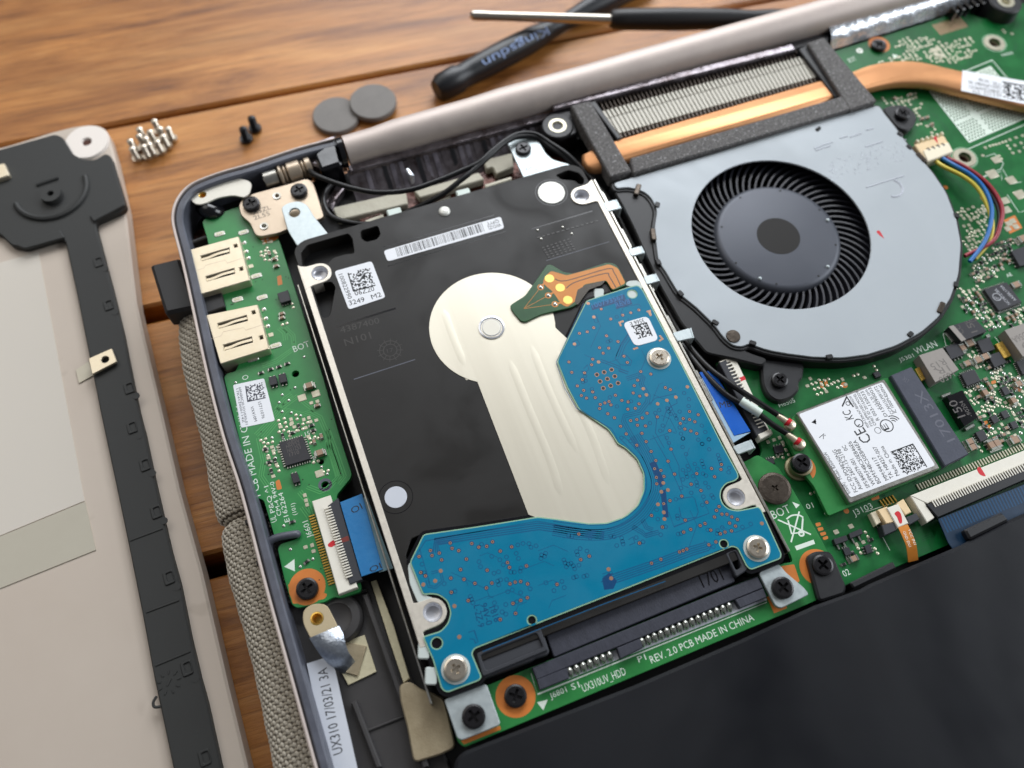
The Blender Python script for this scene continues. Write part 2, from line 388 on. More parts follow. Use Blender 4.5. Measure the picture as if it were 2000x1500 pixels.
        fs = [(i * n + k, i * n + (k + 1) % n, (i + 1) * n + (k + 1) % n, (i + 1) * n + k) for i in range(N - 1) for k in range(n)]
        if cap: fs += [tuple(range(n))[::-1], tuple(range((N - 1) * n, N * n))]
        return s.add(vs_, fs, mi)
    def ribbon(s, pts, widths, th, mi=0):
        """flat strap through xyz points (width across, in the horizontal plane)"""
        N = len(pts); vs_ = []
        ws = widths if isinstance(widths, (list, tuple)) else [widths] * N
        for i in range(N):
            a, b = Vector(pts[max(0, i - 1)]), Vector(pts[min(N - 1, i + 1)]); d = (b - a); h = Vector((d.x, d.y, 0)).normalized()
            sd = Vector((-h.y, h.x, 0)); p = Vector(pts[i]); nrm = d.normalized().cross(sd)
            if nrm.z < 0: nrm = -nrm
            for q in (p + sd * ws[i] / 2, p - sd * ws[i] / 2): vs_ += [tuple(q), tuple(q - nrm * th)]
        fs = []
        for i in range(N - 1):
            a, b = i * 4, i * 4 + 4
            fs += [(a, a + 2, b + 2, b), (a + 1, b + 1, b + 3, a + 3), (a, b, b + 1, a + 1), (a + 2, a + 3, b + 3, b + 2)]
        fs += [(0, 1, 3, 2), (N * 4 - 4, N * 4 - 2, N * 4 - 1, N * 4 - 3)]
        return s.add(vs_, fs, mi)
    def text(s, t, p0, p1, z, h, mi=0, shear=0.0):
        """t written from xy p0 to p1 (mm) with cap height h"""
        vs_, fs = textdata(t)
        if not vs_: return s
        x0 = min(v[0] for v in vs_); x1 = max(v[0] for v in vs_)
        d = Vector((p1[0] - p0[0], p1[1] - p0[1])); W_ = d.length; d.normalize(); q = Vector((-d.y, d.x))
        kx = W_ / (x1 - x0); ky = h / 0.70
        out = []
        for v in vs_:
            o = Vector(p0) + d * ((v[0] - x0) * kx) + q * (v[1] * ky) + d * (v[1] * ky * shear); out.append((o.x, o.y, z))
        return s.add(out, fs, mi)
    def split(s, name, mats, parent, **k):
        """one object for each separate piece"""
        par = {}
        def find(a):
            while par.setdefault(a, a) != a: par[a] = par[par[a]]; a = par[a]
            return a
        key = [(round(v[0], 3), round(v[1], 3), round(v[2], 3)) for v in s.v]
        for f in s.f:
            for i in f[1:]: par[find(key[i])] = find(key[f[0]])
        grp = {}
        for f, mi in zip(s.f, s.m): grp.setdefault(find(key[f[0]]), []).append((f, mi))
        out = []
        for fs in grp.values():
            b = MB(); ix = {}
            for f, mi in fs:
                for i in f:
                    if i not in ix: ix[i] = len(b.v); b.v.append(s.v[i])
                b.f.append(tuple(ix[i] for i in f)); b.m.append(mi)
            out.append(b.obj(name, mats, parent, **k))
        return out
    def obj(s, name, mats, parent=None, origin=None, smooth=38, recalc=True):
        me = D.meshes.new(name)
        if parent is not None: o0 = ORG[parent.name]
        elif origin is not None: o0 = Vector(origin)
        else:
            xs = [v[0] for v in s.v]; ys = [v[1] for v in s.v]; zs = [v[2] for v in s.v]
            o0 = Vector(((min(xs) + max(xs)) / 2, (min(ys) + max(ys)) / 2, min(zs)))
        me.from_pydata([((v[0] - o0.x) * S, (v[1] - o0.y) * S, (v[2] - o0.z) * S) for v in s.v], [], s.f)
        for mm_ in (mats if isinstance(mats, (list, tuple)) else [mats]): me.materials.append(M[mm_])
        me.polygons.foreach_set('material_index', s.m)
        if s.uv:
            l = me.uv_layers.new(name='UVMap')
            for lp in me.loops: l.data[lp.index].uv = s.uv[lp.vertex_index]
        if smooth:
            me.polygons.foreach_set('use_smooth', [True] * len(me.polygons))
            me.update()
            bm = bmesh.new(); bm.from_mesh(me)
            if recalc: bmesh.ops.remove_doubles(bm, verts=bm.verts, dist=2e-7)
            if recalc: bmesh.ops.recalc_face_normals(bm, faces=bm.faces)
            th = math.radians(smooth)
            for e in bm.edges:
                if len(e.link_faces) == 2:
                    e.smooth = e.calc_face_angle(0) < th and e.link_faces[0].material_index == e.link_faces[1].material_index
            bm.to_mesh(me); bm.free()
        me.update()
        o = D.objects.new(name, me); COL.objects.link(o)
        if parent is not None:
            o.parent = parent; ORG[o.name] = ORG[parent.name]
        else:
            o.location = (o0.x * S, o0.y * S, (o0.z + ZT) * S); ORG[o.name] = o0
        return o
ORG = {}
def tag(o, label, cat, group=None):
    o['label'] = label; o['category'] = cat
    if group: o['group'] = group
    return o
def thing(name, label, cat, xy, z, group=None):
    o = D.objects.new(name, None); o.empty_display_size = 0.005; COL.objects.link(o)
    o.location = (xy[0] * S, xy[1] * S, (z + ZT) * S); ORG[o.name] = Vector((xy[0], xy[1], z))
    return tag(o, label, cat, group)
def stuff(o): o['kind'] = 'stuff'; return o
def inst(name, me, parent, xy, z, a=0.0, sc=None):
    """a copy of a shared piece under a thing; the piece's mesh is centred on its own origin"""
    o = D.objects.new(name, me); COL.objects.link(o); o.parent = parent
    g = ORG[parent.name]; o.location = ((xy[0] - g.x) * S, (xy[1] - g.y) * S, (z - g.z) * S); o.rotation_euler = (0, 0, a)
    if sc: o.scale = sc
    ORG[o.name] = Vector((xy[0], xy[1], z))
    return o
def shared(mb, name, mats):
    o = mb.obj(name, mats, origin=(0, 0, 0)); me = o.data; D.objects.remove(o); return me
def inside(p, poly):
    r = False; n = len(poly)
    for i in range(n):
        a, b = poly[i], poly[i - 1]
        if (a[1] > p[1]) != (b[1] > p[1]) and p[0] < (b[0] - a[0]) * (p[1] - a[1]) / (b[1] - a[1]) + a[0]: r = not r
    return r
def plus(c, L, W_, a):
    p = [(-W_, -L), (W_, -L), (W_, -W_), (L, -W_), (L, W_), (W_, W_), (W_, L), (-W_, L), (-W_, W_), (-L, W_), (-L, -W_), (-W_, -W_)]
    ca, sa = math.cos(a), math.sin(a)
    return [(c[0] + x * ca - y * sa, c[1] + x * sa + y * ca) for x, y in p]
def screw_head(mb, c, r, z0, z1, a=0.3, cross=0.55, depth=0.6, dome=0.25, mi=0, cmi=0, cw=0.13):
    """pan head with a real cross recess"""
    zt = z1; L = r * cross; Wd = r * cw
    hole = plus(c, L, Wd, a); n = 28
    o0, o1, o2 = circ(c, r, n), circ(c, r * 0.97, n), circ(c, r * 0.80, n)
    def band(A, za, B, zb): mb.add([(x, y, za) for x, y in A] + [(x, y, zb) for x, y in B], [(i, (i + 1) % n, n + (i + 1) % n, n + i) for i in range(n)], mi)
    band(o0, z0, o0, zt - dome); band(o0, zt - dome, o1, zt - dome * 0.45); band(o1, zt - dome * 0.45, o2, zt)
    mb.flat([o2, hole], zt, mi)
    hb = plus(c, L * 0.72, Wd * 0.8, a); k = len(hole)
    mb.add([(x, y, zt) for x, y in hole] + [(x, y, zt - depth) for x, y in hb], [(i, (i + 1) % k, k + (i + 1) % k, k + i)[::-1] for i in range(k)], cmi)
    mb.flat(hb, zt - depth, cmi)
def screw_obj(name, label, px, r, z, a, parent=None, mats='screw_black', group=None, h=1.0, **k):
    mb = MB(); screw_head(mb, at(*px, z), r, z - h, z, a, **k)
    o = mb.obj(name, mats, parent, recalc=False)
    if parent is None: tag(o, label, 'screw', group)
    return o
def matrix_code(mb, c, n, cell, a, z, seed, mi=0, flip=False):
    """a speckled square of printed cells that stands for a data code and encodes nothing"""
    rg = random.Random(seed); ca, sa = math.cos(a), math.sin(a)
    for i in range(n):
        for j in range(n):
            on = (i == 0 or j == 0) or rg.random() < 0.47
            if (i == n - 1 and j % 2) or (j == n - 1 and i % 2): on = False
            if on:
                x, y = (i - n / 2 + 0.5) * cell, (j - n / 2 + 0.5) * cell
                if flip: x, y = -x, -y
                mb.flat(rect((c[0] + x * ca - y * sa, c[1] + x * sa + y * ca), cell * 1.02, cell * 1.02, a), z, mi)
R_ = random.Random(7)
# ================================================================== table
TH = math.radians(-4.66)
def ts(t, s): return (t * math.cos(TH) - s * math.sin(TH), t * math.sin(TH) + s * math.cos(TH))
table = thing('wooden_table', 'brown wooden slatted table top that everything lies on', 'table', ts(60, 100), -45)
for i, (s0, s1) in enumerate(((-120, -42.5), (-37.5, 23.3), (28.6, 88.2), (92.8, 151.6), (152.9, 214.5), (215.6, 277), (278.5, 340))):
    mb = MB(); mb.plate(rnd(rect((0, 0), 640, s1 - s0), 1.0, 2), -9, 9, 0.7)
    me = shared(mb, 'plank', 'wood'); inst('plank', me, table, ts(80, (s0 + s1) / 2), -31, TH)
mb = MB()
mb.plate([(-300, -200), (420, -200), (420, 400), (-300, 400)], -50, -46.2); mb.obj('dark_gap_sheet', 'hdd_pocket', table)  # dark sheet added below the planks so their gaps read black

# ================================================================== fabric sleeve under the laptop's left edge
FL = [(350, 598), (354, 622), (358, 680), (368, 750), (390, 825), (406, 900), (424, 990), (436, 1037), (443, 1080), (456, 1140), (476, 1215), (500, 1300), (520, 1400), (540, 1490), (556, 1570)]
zf = -13.0
edge = spline([at(u, v, zf) for u, v in FL], 8)
seam_y = at(436, 1037, zf)[1]
cum = [0.0]
for i in range(1, len(edge)): cum.append(cum[-1] + dist(edge[i - 1], edge[i]))
def sleeve_pt(l, a):
    """l mm along the roll, a angle round it"""
    i = 0
    while i < len(cum) - 2 and cum[i + 1] < l: i += 1
    f = (l - cum[i]) / (cum[i + 1] - cum[i]); x = edge[i][0] + (edge[i + 1][0] - edge[i][0]) * f; y = edge[i][1] + (edge[i + 1][1] - edge[i][1]) * f
    dent = math.exp(-((y - seam_y) / 0.9) ** 2); wob = 0.25 * math.sin(y * 0.35) + 0.2 * math.sin(y * 0.9 + 1)
    r = 4.7 - 1.3 * dent
    ex = max(0.0, a - math.pi / 2) * 4.7; a = min(a, math.pi / 2)
    return Vector((x + 4.6 - (r + wob * 0.3) * math.cos(a) + ex, y, zf + (r + 0.2) * math.sin(a) + 0.6))
sleeve = thing('fabric_sleeve', 'grey beige woven fabric sleeve bulging out under the laptop left edge', 'sleeve', at(440, 1000, zf), -18.5)
mb = MB(); n = 16; NL = 170; LT = cum[-1]
for i in range(NL + 1):
    for k in range(n + 1): mb.v.append(tuple(sleeve_pt(LT * i / NL, -0.45 * math.pi + 0.95 * math.pi * k / n)))
    mb.v[-1] = (mb.v[-1][0] + 5, mb.v[-1][1], mb.v[-1][2])
for i in range(NL):
    for k in range(n): q = i * (n + 1) + k; mb.f.append((q, q + 1, q + n + 2, q + n + 1)); mb.m.append(0)
mb.obj('padding', 'cloth_base', sleeve, smooth=80, recalc=False)
mb = MB(); pitch = 0.80; rows = int(LT / pitch); cols = 24; rg = random.Random(3)
cap_v = [(0, 0, 1.0)]; cap_n = 7
for ring_, (cr_, ch_) in enumerate(((0.55, 0.80), (1.0, 0.1))): cap_v += [(cr_ * math.cos(2 * math.pi * q / cap_n), cr_ * math.sin(2 * math.pi * q / cap_n), ch_) for q in range(cap_n)]
cap_f = [(0, 1 + q, 1 + (q + 1) % cap_n) for q in range(cap_n)] + [(1 + q, 1 + cap_n + q, 1 + cap_n + (q + 1) % cap_n, 1 + (q + 1) % cap_n) for q in range(cap_n)]
for i in range(rows):
    for k in range(cols):
        l = (i + 0.5) * pitch + rg.uniform(-0.06, 0.06); a = -0.28 * math.pi + (0.78 * math.pi + 1.2) * (k + 0.5 + rg.uniform(-0.08, 0.08)) / cols
        p = sleeve_pt(l, a); tl = (sleeve_pt(l + 0.2, a) - p).normalized(); ta = (sleeve_pt(l, a + 0.04) - p).normalized(); nn = ta.cross(tl); nn.normalize()
        if nn.dot(Vector((-math.cos(min(a, 1.57)), 0, math.sin(min(a, 1.57))))) < 0: nn = -nn
        warp = (i + k) % 2 == 0; e1, e2, hh = (0.56, 0.36, 0.26) if warp else (0.30, 0.46, 0.14)
        d1 = (tl * 0.92 + ta * 0.38).normalized() if warp else tl; d2 = nn.cross(d1)
        mb.add([tuple(p + d1 * (x * e1) + d2 * (y * e2) + nn * (z * hh)) for x, y, z in cap_v], cap_f, 0 if warp else 1)
stuff(mb.obj('weave', ['thread_light', 'thread_dark'], sleeve, smooth=80, recalc=False))

# ================================================================== removed bottom cover, inside up
ZC = -17.0
cover = thing('bottom_cover', 'pale beige laptop bottom cover lying inside up on the table', 'cover', at(100, 800, ZC), -21.6)
co = [(-260, 330), (0, 288), (100, 257), (150, 244), (190, 243), (207, 251), (218, 275), (232, 335), (243, 385), (262, 575), (300, 737), (347, 950), (392, 1110), (440, 1325), (482, 1500), (510, 1620), (-300, 1620)]
co = [(-260, 330), (0, 288), (100, 257), (150, 244), (188, 242), (208, 252), (222, 300), (244, 400), (266, 590), (302, 745), (350, 955), (394, 1115), (442, 1325), (484, 1500), (514, 1620), (-300, 1620)]
out = rnd(P(co, ZC), 4, 3)
mb = MB(); mb.plate(out, -21.5, ZC, 0.5); mb.obj('shell', 'cover_beige', cover)
hole = at(171, 280, ZC)
mb = MB(); mb.lathe(hole, [(5.6, ZC + 0.02), (5.3, ZC + 0.7), (1.4, ZC + 0.7), (1.1, ZC + 0.2)], 28); mb.obj('screw_boss', 'cover_edge', cover)
mb = MB(); mb.disc(hole, 1.15, ZC + 0.23, 18); mb.obj('screw_hole', 'foil_red', cover)
ZS = -15.3
bs = [(-60, 310), (0, 291), (107, 261), (122, 267), (132, 283), (142, 300), (162, 311), (186, 311), (206, 298), (217, 305), (246, 402), (238, 411), (186, 434), (188, 446), (216, 552), (222, 575), (240, 650), (257, 737), (270, 800), (283, 850), (302, 940), (318, 1010), (333, 1075), (351, 1140), (372, 1245), (391, 1325), (404, 1372), (419, 1440), (432, 1500), (460, 1620),
      (365, 1620), (338, 1500), (300, 1320), (278, 1200), (250, 1060), (227, 950), (197, 810), (175, 700), (150, 575), (127, 470), (114, 465), (50, 485), (22, 479), (0, 457), (-60, 440)]
mb = MB(); mb.plate(rnd(P(bs, ZS), 0.9, 3), ZC - 0.1, ZS, 0.3); strip = mb.obj('black_liner', 'cover_black', cover)
# raised disc, boss and ribs on the liner
mb = MB(); c = at(100, 372, ZS); c2 = at(104, 385, ZS)
a0 = math.radians(-160); arcp = [(c[0] + 8.6 * math.cos(math.radians(t)), c[1] + 8.6 * math.sin(math.radians(t))) for t in range(-170, 20, 10)]
mb.tube([(x, y, ZS + 0.1) for x, y in arcp], 0.75, 8)
mb.lathe(c2, [(2.6, ZS), (2.4, ZS + 1.5), (0.8, ZS + 1.5), (0.8, ZS - 0.2)], 24)
mb.tube([(*at(72, 362, ZS), ZS + 0.1), (*at(114, 348, ZS), ZS + 0.1)], 0.5, 8)
mb.plate(rnd(P([(30, 480), (118, 450), (128, 466), (50, 488)], ZS), 0.5), ZS - 0.1, ZS + 0.5, 0.2)
mb.plate(rnd(P([(184, 436), (246, 403), (242, 388), (176, 424)], ZS), 0.4), ZS - 0.1, ZS + 0.6, 0.25)
mb.split('raised_rib', 'cover_black', strip)
for (u, v) in ((192, 512), (212, 596), (258, 835), (283, 908), (252, 758), (330, 1128), (305, 1000), (365, 1305), (400, 1480)):
    mb = MB(); c = at(u, v, ZS); mb.plate([rnd(rect(c, 2.0, 2.8, 0.05), 0.4), rnd(rect((c[0] + 0.2, c[1]), 1.2, 1.9, 0.05), 0.3)], ZS - 0.2, ZS + 0.25, 0.1)
    mb.plate(circ((c[0] + 1.1, c[1] - 2.4), 0.8, 12), ZS - 0.1, ZS + 0.05); mb.obj('clip_post', ['cover_black'], strip)
mb = MB()
for p in (((254, 1056), (318, 1032)), ((304, 1300), (372, 1272)), ((286, 1196), (350, 1172))):
    mb.tube([(*at(*q, ZS), ZS - 0.02) for q in p], 0.22, 6)
c = at(330, 1332, ZS)
for k in range(9): mb.box((c[0] + 1.9 * math.cos(k * 0.7), c[1] + 1.9 * math.sin(k * 0.7)), 0.8, 0.3, ZS - 0.1, ZS + 0.12, k * 0.7)
mb.box(c, 1.4, 0.4, ZS - 0.1, ZS + 0.12, 0.9); stuff(mb.obj('moulded_mark', 'cover_black', strip))
# brass tab with a hole, tape and papers
mb = MB(); mb.plate([rnd(P([(173, 700), (218, 680), (228, 706), (180, 731)], ZS + 1.1), 0.3), circ(at(205, 702, ZS + 1.1), 0.85, 18)], ZS + 0.5, ZS + 1.1, 0.1)
mb.obj('metal_tab', 'cream_steel', cover)
mb = MB(); mb.plate(P([(148, 722), (174, 706), (182, 733), (154, 748)], ZC + 0.3), ZC + 0.02, ZC + 0.3); mb.obj('clear_tape', 'clear_tape', cover)
mb = MB(); mb.plate(P([(-200, 560), (0, 513), (75, 492), (165, 978), (0, 1046), (-200, 1120)], ZC + 0.15), ZC - 0.1, ZC + 0.15); mb.obj('paper_sheet', 'cover_paper', cover)
mb = MB(); mb.plate(P([(-200, 1122), (0, 1048), (166, 980), (187, 1074), (0, 1149), (-200, 1226)], ZC + 0.2), ZC - 0.1, ZC + 0.2); mb.obj('grey_tape', 'cover_tape', cover)
mb = MB(); mb.plate(rnd(P([(-20, 325), (8, 318), (18, 342), (-12, 352)], ZS + 1.2), 0.3), ZS, ZS + 1.2, 0.2); mb.obj('metal_contact', 'cream_steel', cover)
mb = MB(); mb.tube(spline([(*at(307, 1360, ZS), ZS + 0.3), (*at(301, 1372, ZS), ZS + 0.4), (*at(303, 1381, ZS), ZS + 0.3), (*at(314, 1380, ZS), ZS + 0.1)], 5), 0.28, 8); mb.obj('liner_hook', 'cover_black', cover)

# ================================================================== chassis of the opened laptop
ch = thing('laptop_chassis', 'open dark grey laptop chassis with mauve metal rim holding the boards', 'laptop', at(900, 800, -12), -12.5)
ro = [(690, 1780), (615, 1510), (563, 1320), (516, 1150), (468, 965), (431, 850), (398, 720), (367, 575), (350, 500), (337, 450), (333, 425), (336, 402), (345, 382), (360, 364), (382, 350), (430, 332), (490, 315), (580, 285), (662, 264)]
outer = P(ro, 0)
def inset_line(pts, d):
    o = []
    for i in range(len(pts)):
        a, b = Vector(pts[max(0, i - 1)]), Vector(pts[min(len(pts) - 1, i + 1)]); t = (b - a).normalized(); o.append((pts[i][0] + t.y * d, pts[i][1] - t.x * d))
    return o
outer = spline(outer, 4)
i1, i2, i3 = inset_line(outer, 0.55), inset_line(outer, 0.85), inset_line(outer, 2.5)
mb = MB(); mb.plate(outer + i1[::-1], -10, -0.25, 0.15); mb.obj('outer_shell', 'mauve_metal', ch)
mb = MB(); mb.plate(i2 + i3[::-1], -10, -0.55, 0.3); mb.obj('inner_frame', 'frame_grey', ch)
mb = MB(); mb.plate(i1 + i2[::-1], -10, -1.6); mb.obj('frame_groove', 'frame_dark', ch)
mb = MB(); mb.plate([(-27.5, -60), (230, -60), (235, 107), (60, 107), (14, 108), (-20, 109), (-26, 104), (-27.5, 95)], -11.5, -8.6); mb.obj('tray_floor', 'tray_dark', ch)
# rear band behind the left hinge
mb = MB(); mb.plate(P([(486, 316), (655, 262), (662, 300), (640, 330), (600, 318), (520, 342), (492, 330)], -2.5), -9, -2.5, 0.5); mb.obj('hinge_cover', 'foil_dark', ch)
mb = MB(); mb.plate(rnd(P([(612, 300), (655, 268), (668, 318), (626, 332)], -0.6), 0.8), -8, -0.6, 0.7); mb.obj('hinge_socket', 'black_gloss', ch)
# hinge barrel along the rear edge
mb = MB(); ax = [(14.8, 108.9, -2.2), (40, 109.3, -2.0), (80, 109.6, -1.8), (130, 109.9, -1.6), (260, 110.4, -1.4)]
mb.tube(spline(ax, 5), [3.6] * 3 + [4.0] * 4 + [4.3] * 4 + [4.4] * 10, 32); mb.obj('hinge_barrel', 'mauve_metal', ch, smooth=60)
mb = MB(); mb.lathe((0, 0), [(0.01, 0), (3.7, 0), (3.7, 1.2), (0.01, 1.2)], 24); 
mb.v = [(13.2 + z, 108.9 + x, -2.2 + y) for x, y, z in mb.v]; mb.obj('barrel_cap', 'black_gloss', ch)
# rear wall with air slots under the barrel
mb = MB(); mb.plate([(14, 103.6), (14, 105.6), (66, 105.2), (66, 103.0)], -11, -3.2, 0.2); mb.obj('rear_wall', 'foil_dark', ch)
for k in range(22):
    x = 17.5 + k * 2.1 + R_.uniform(-0.2, 0.2); h = R_.uniform(-1.0, 0.4)
    mb = MB(); mb.add([(x, 97.6, -8.2 + h * .5), (x + 1.15, 97.5, -8.2 + h * .5), (x + 1.1, 104.6, -3.6), (x + 0.1, 104.7, -3.6), (x, 97.6, -10), (x + 1.15, 97.5, -10), (x + 1.1, 104.6, -10), (x + 0.1, 104.7, -10)], [(0, 1, 2, 3), (4, 7, 6, 5), (0, 4, 5, 1), (1, 5, 6, 2), (2, 6, 7, 3), (3, 7, 4, 0)]); mb.obj('vent_rib', ('foil_rib_glint', 'foil_dark', 'frame_dark', 'foil_rib_glint')[k % 4], ch)
mb = MB(); n = 40; vs_ = []
for k in range(n + 1):
    x = 13.5 + 53 * k / n; wv = 0.25 * math.sin(k * 2.1) + 0.2 * math.sin(k * 0.9)
    vs_ += [(x, 97.0 + wv, -8.3), (x, 99.4 + wv * 0.5, -7.3 - wv * 0.4), (x, 102.2, -5.6 + wv * 0.3), (x, 104.6, -3.9)]
mb.add(vs_, [(k * 4 + q, (k + 1) * 4 + q, (k + 1) * 4 + q + 1, k * 4 + q + 1) for k in range(n) for q in range(3)]); mb.obj('vent_sheet', 'foil_dark', ch, smooth=80)
mb = MB(); mb.plate([(13, 88), (66, 84), (68, 102.8), (14, 103.8)], -11, -8.4); mb.obj('copper_liner', 'foil_red', ch)
for pts, z, nm, mt in (([(648, 405), (792, 372), (797, 398), (660, 430)], -6.6, 'foam_pad', 'pad_white'),
                       ([(808, 372), (935, 336), (946, 350), (820, 386)], -6.4, 'foam_pad', 'pad_white'),
                       ([(944, 312), (1000, 298), (1004, 326), (970, 340), (962, 326), (950, 330)], -6.4, 'foam_pad', 'pad_white'),
                       ([(632, 400), (660, 355), (676, 362), (655, 388), (650, 412)], -6.0, 'foil_flap', 'foil_dark'),
                       ([(700, 428), (745, 414), (748, 422), (706, 436)], -4.4, 'tape_patch', 'foil_red')):
    mb = MB(); mb.plate(rnd(P(pts, z), 0.4), -8.4, z, 0.25); mb.obj(nm, mt, ch)
for q in ((722, 316), (800, 338), (930, 250), (1043, 226), (850, 262), (1235, 172), (1532, 92)):
    mb = MB(); c = at(*q, -5); mb.plate(rnd(rect(c, 1.1, 2.6, 0.2), 0.3), -8, -4.4, 0.3); mb.obj('latch_hook', 'foil_bright', ch)
# rear wall on the right, bright foil
mb = MB(); n = 24; vs_ = []
for k in range(n + 1):
    u = 1622 + (1890 - 1622) * k / n; v = 98 - (u - 1622) * 0.312; x, y = at(u, v, -4.9); wv = 0.18 * math.sin(k * 1.7) + 0.12 * math.sin(k * 3.1)
    vs_ += [(x, y + wv * 0.5, -4.9), (x, y + 1.0 + wv, -3.2), (x, y + 1.7 - wv, -1.6), (x + 0.3, 105.6, -0.9), (x + 0.3, 107.0, -0.9)]
mb.add(vs_, [(k * 5 + q, (k + 1) * 5 + q, (k + 1) * 5 + q + 1, k * 5 + q + 1) for k in range(n) for q in range(4)]); mb.obj('foil_wall', 'foil_bright', ch, smooth=80)
mb = MB(); mb.plate([(66, 103.8), (133, 101.8), (133, 104.2), (66, 106)], -10, -1.4, 0.4); mb.obj('rear_lip', 'foil_dark', ch)
mb = MB(); mb.plate([(133.2, 103.0), (240, 105.2), (240, 108), (133.2, 107)], -11, -2.6, 0.3); mb.obj('rear_wall', 'frame_dark', ch)
for k in range(5):
    mb = MB(); c = at(1862 + k * 13, 22 - k * 4, -2.5); mb.box(c, 0.9, 2.4, -7, -1.5, 0.1, 0.2); mb.obj('wall_rib', 'black_gloss', ch)
# bosses with brass inserts
def boss(u, v, z, r0, r1, label=None):
    c = at(u, v, z); mb = MB(); mb.lathe(c, [(r0 + 0.5, -8.6), (r0, z - 0.3), (r0 - 0.3, z), (r1, z), (r1, z - 0.6), (r1 * 0.55, z - 0.7)], 28)
    b = mb.obj('screw_boss', 'black_plastic', ch)
    mb = MB(); mb.lathe(c, [(r1, z - 0.6), (r1 * 0.96, z + 0.02), (r1 * 0.62, z + 0.05), (r1 * 0.5, z - 0.25), (r1 * 0.42, z - 1.2), (0.01, z - 1.2)], 24); mb.obj('brass_insert', 'tin_pad', b)
boss(1089, 245, -2.2, 3.9, 2.3); boss(1965, 2, -1.0, 4.4, 2.4)
mb = MB(); mb.plate(rnd(P([(1058, 240), (1070, 222), (1112, 208), (1130, 260), (1092, 274), (1066, 266)], -2.6), 1.2), -8.6, -2.6, 0.4); mb.obj('boss_plate', 'black_plastic', ch)
c = at(658, 1207, -5); mb = MB(); mb.lathe(c, [(4.9, -8.6), (4.6, -5.6), (4.2, -5.1), (2.8, -4.9), (2.4, -5.2), (0.01, -5.2)], 32); mb.obj('screw_boss', 'tray_grey', ch)
# left tray: ribs, ledge, floor panels
mb = MB(); mb.plate(rnd(P([(545, 1170), (720, 1130), (880, 1500), (900, 1600), (680, 1640), (620, 1500)], -7.0), 1.0), -8.6, -7.0, 0.3); mb.obj('floor_panel', 'tray_grey', ch)
for a, b, z, w_ in (((552, 1178), (716, 1152), -5.6, 0.7), ((712, 1160), (832, 1500), -5.0, 1.1), ((690, 1370), (740, 1500), -5.6, 1.0), ((620, 1300), (660, 1480), -5.8, 0.8), ((596, 1330), (632, 1500), -5.8, 2.2), ((706, 1432), (800, 1395), -6.6, 0.6),
                    ((478, 1020), (560, 990), -6.2, 1.0), ((500, 1100), (560, 1078), -6.2, 1.0), ((350, 480), (420, 455), -6.0, 0.9), ((396, 620), (440, 600), -5.6, 1.0)):
    p, q = at(*a, z), at(*b, z); mb = MB(); mb.box(((p[0] + q[0]) / 2, (p[1] + q[1]) / 2), dist(p, q), w_, -8.6, z, math.atan2(q[1] - p[1], q[0] - p[0]), 0.25); mb.obj('tray_rib', 'tray_grey', ch)
mb = MB(); mb.tube(spline([(*at(512, 1070, -3.4), -4.2), (*at(535, 1052, -3.4), -3.4), (*at(576, 1044, -3.4), -3.2), (*at(580, 1043, -3.4), -3.6)], 5), 0.75, 10); mb.obj('locating_pin', 'frame_grey', ch)
mb = MB(); mb.tube(spline([(*at(395, 398, -4), -5.5), (*at(410, 415, -4), -3.6), (*at(428, 412, -4), -5.5)], 6), 2.0, 14); mb.obj('cable_loom', 'black_gloss', ch)
mb = MB(); mb.plate(P([(360, 520), (368, 560), (440, 540), (428, 470), (400, 440), (362, 470)], -8.2), -8.6, -8.2); mb.obj('tray_liner', 'foil_red', ch)

# dongle plugged in on the left side
dz = -5.0
mb = MB(); mb.plate(rnd(P([(292, 516), (350, 502), (384, 600), (322, 613)], dz), 0.8), -10.2, dz, 0.7); 
mb.plate(P([(345, 520), (362, 515), (378, 580), (360, 588)], -6.5), -9, -6.5)
dg = mb.obj('usb_dongle', 'dongle'); tag(dg, 'small black usb dongle plugged into the laptop left edge', 'usb dongle')

# ================================================================== battery
bt = thing('battery_pack', 'large matte black battery pack filling the lower right corner', 'battery', at(1600, 1400, -3), -8.4)
bp = [(905, 1468), (1240, 1338), (1445, 1250), (1592, 1182), (1682, 1150), (1700, 1140), (1788, 1102), (1882, 1062), (1960, 1020), (2040, 985), (2250, 890), (2300, 1800), (820, 1800), (890, 1482)]
mb = MB(); mb.plate(rnd(P(bp, -0.9), 1.6, 4), -8.3, -0.9, 0.6); mb.obj('battery_body', 'battery', bt)
mb = MB(); mb.plate(rnd(P([(1576, 1086), (1592, 1076), (1622, 1076), (1632, 1092), (1654, 1146), (1650, 1160), (1600, 1176)], -1.6), 1.0, 4), -5, -1.6, 0.4); mb.obj('fixing_lug', 'black_plastic', bt)
mb = MB(); mb.plate(rnd(P([(1660, 1138), (1745, 1096), (1752, 1110), (1668, 1150)], -2.2), 0.4), -6, -2.2, 0.3); mb.obj('rear_step', 'black_plastic', bt)
mb = MB(); mb.plate(rnd(P([(1884, 1034), (1958, 1000), (1972, 1016), (1895, 1054)], -0.8), 0.5), -4, -0.8, 0.4); mb.obj('cable_clip', 'black_plastic', bt)
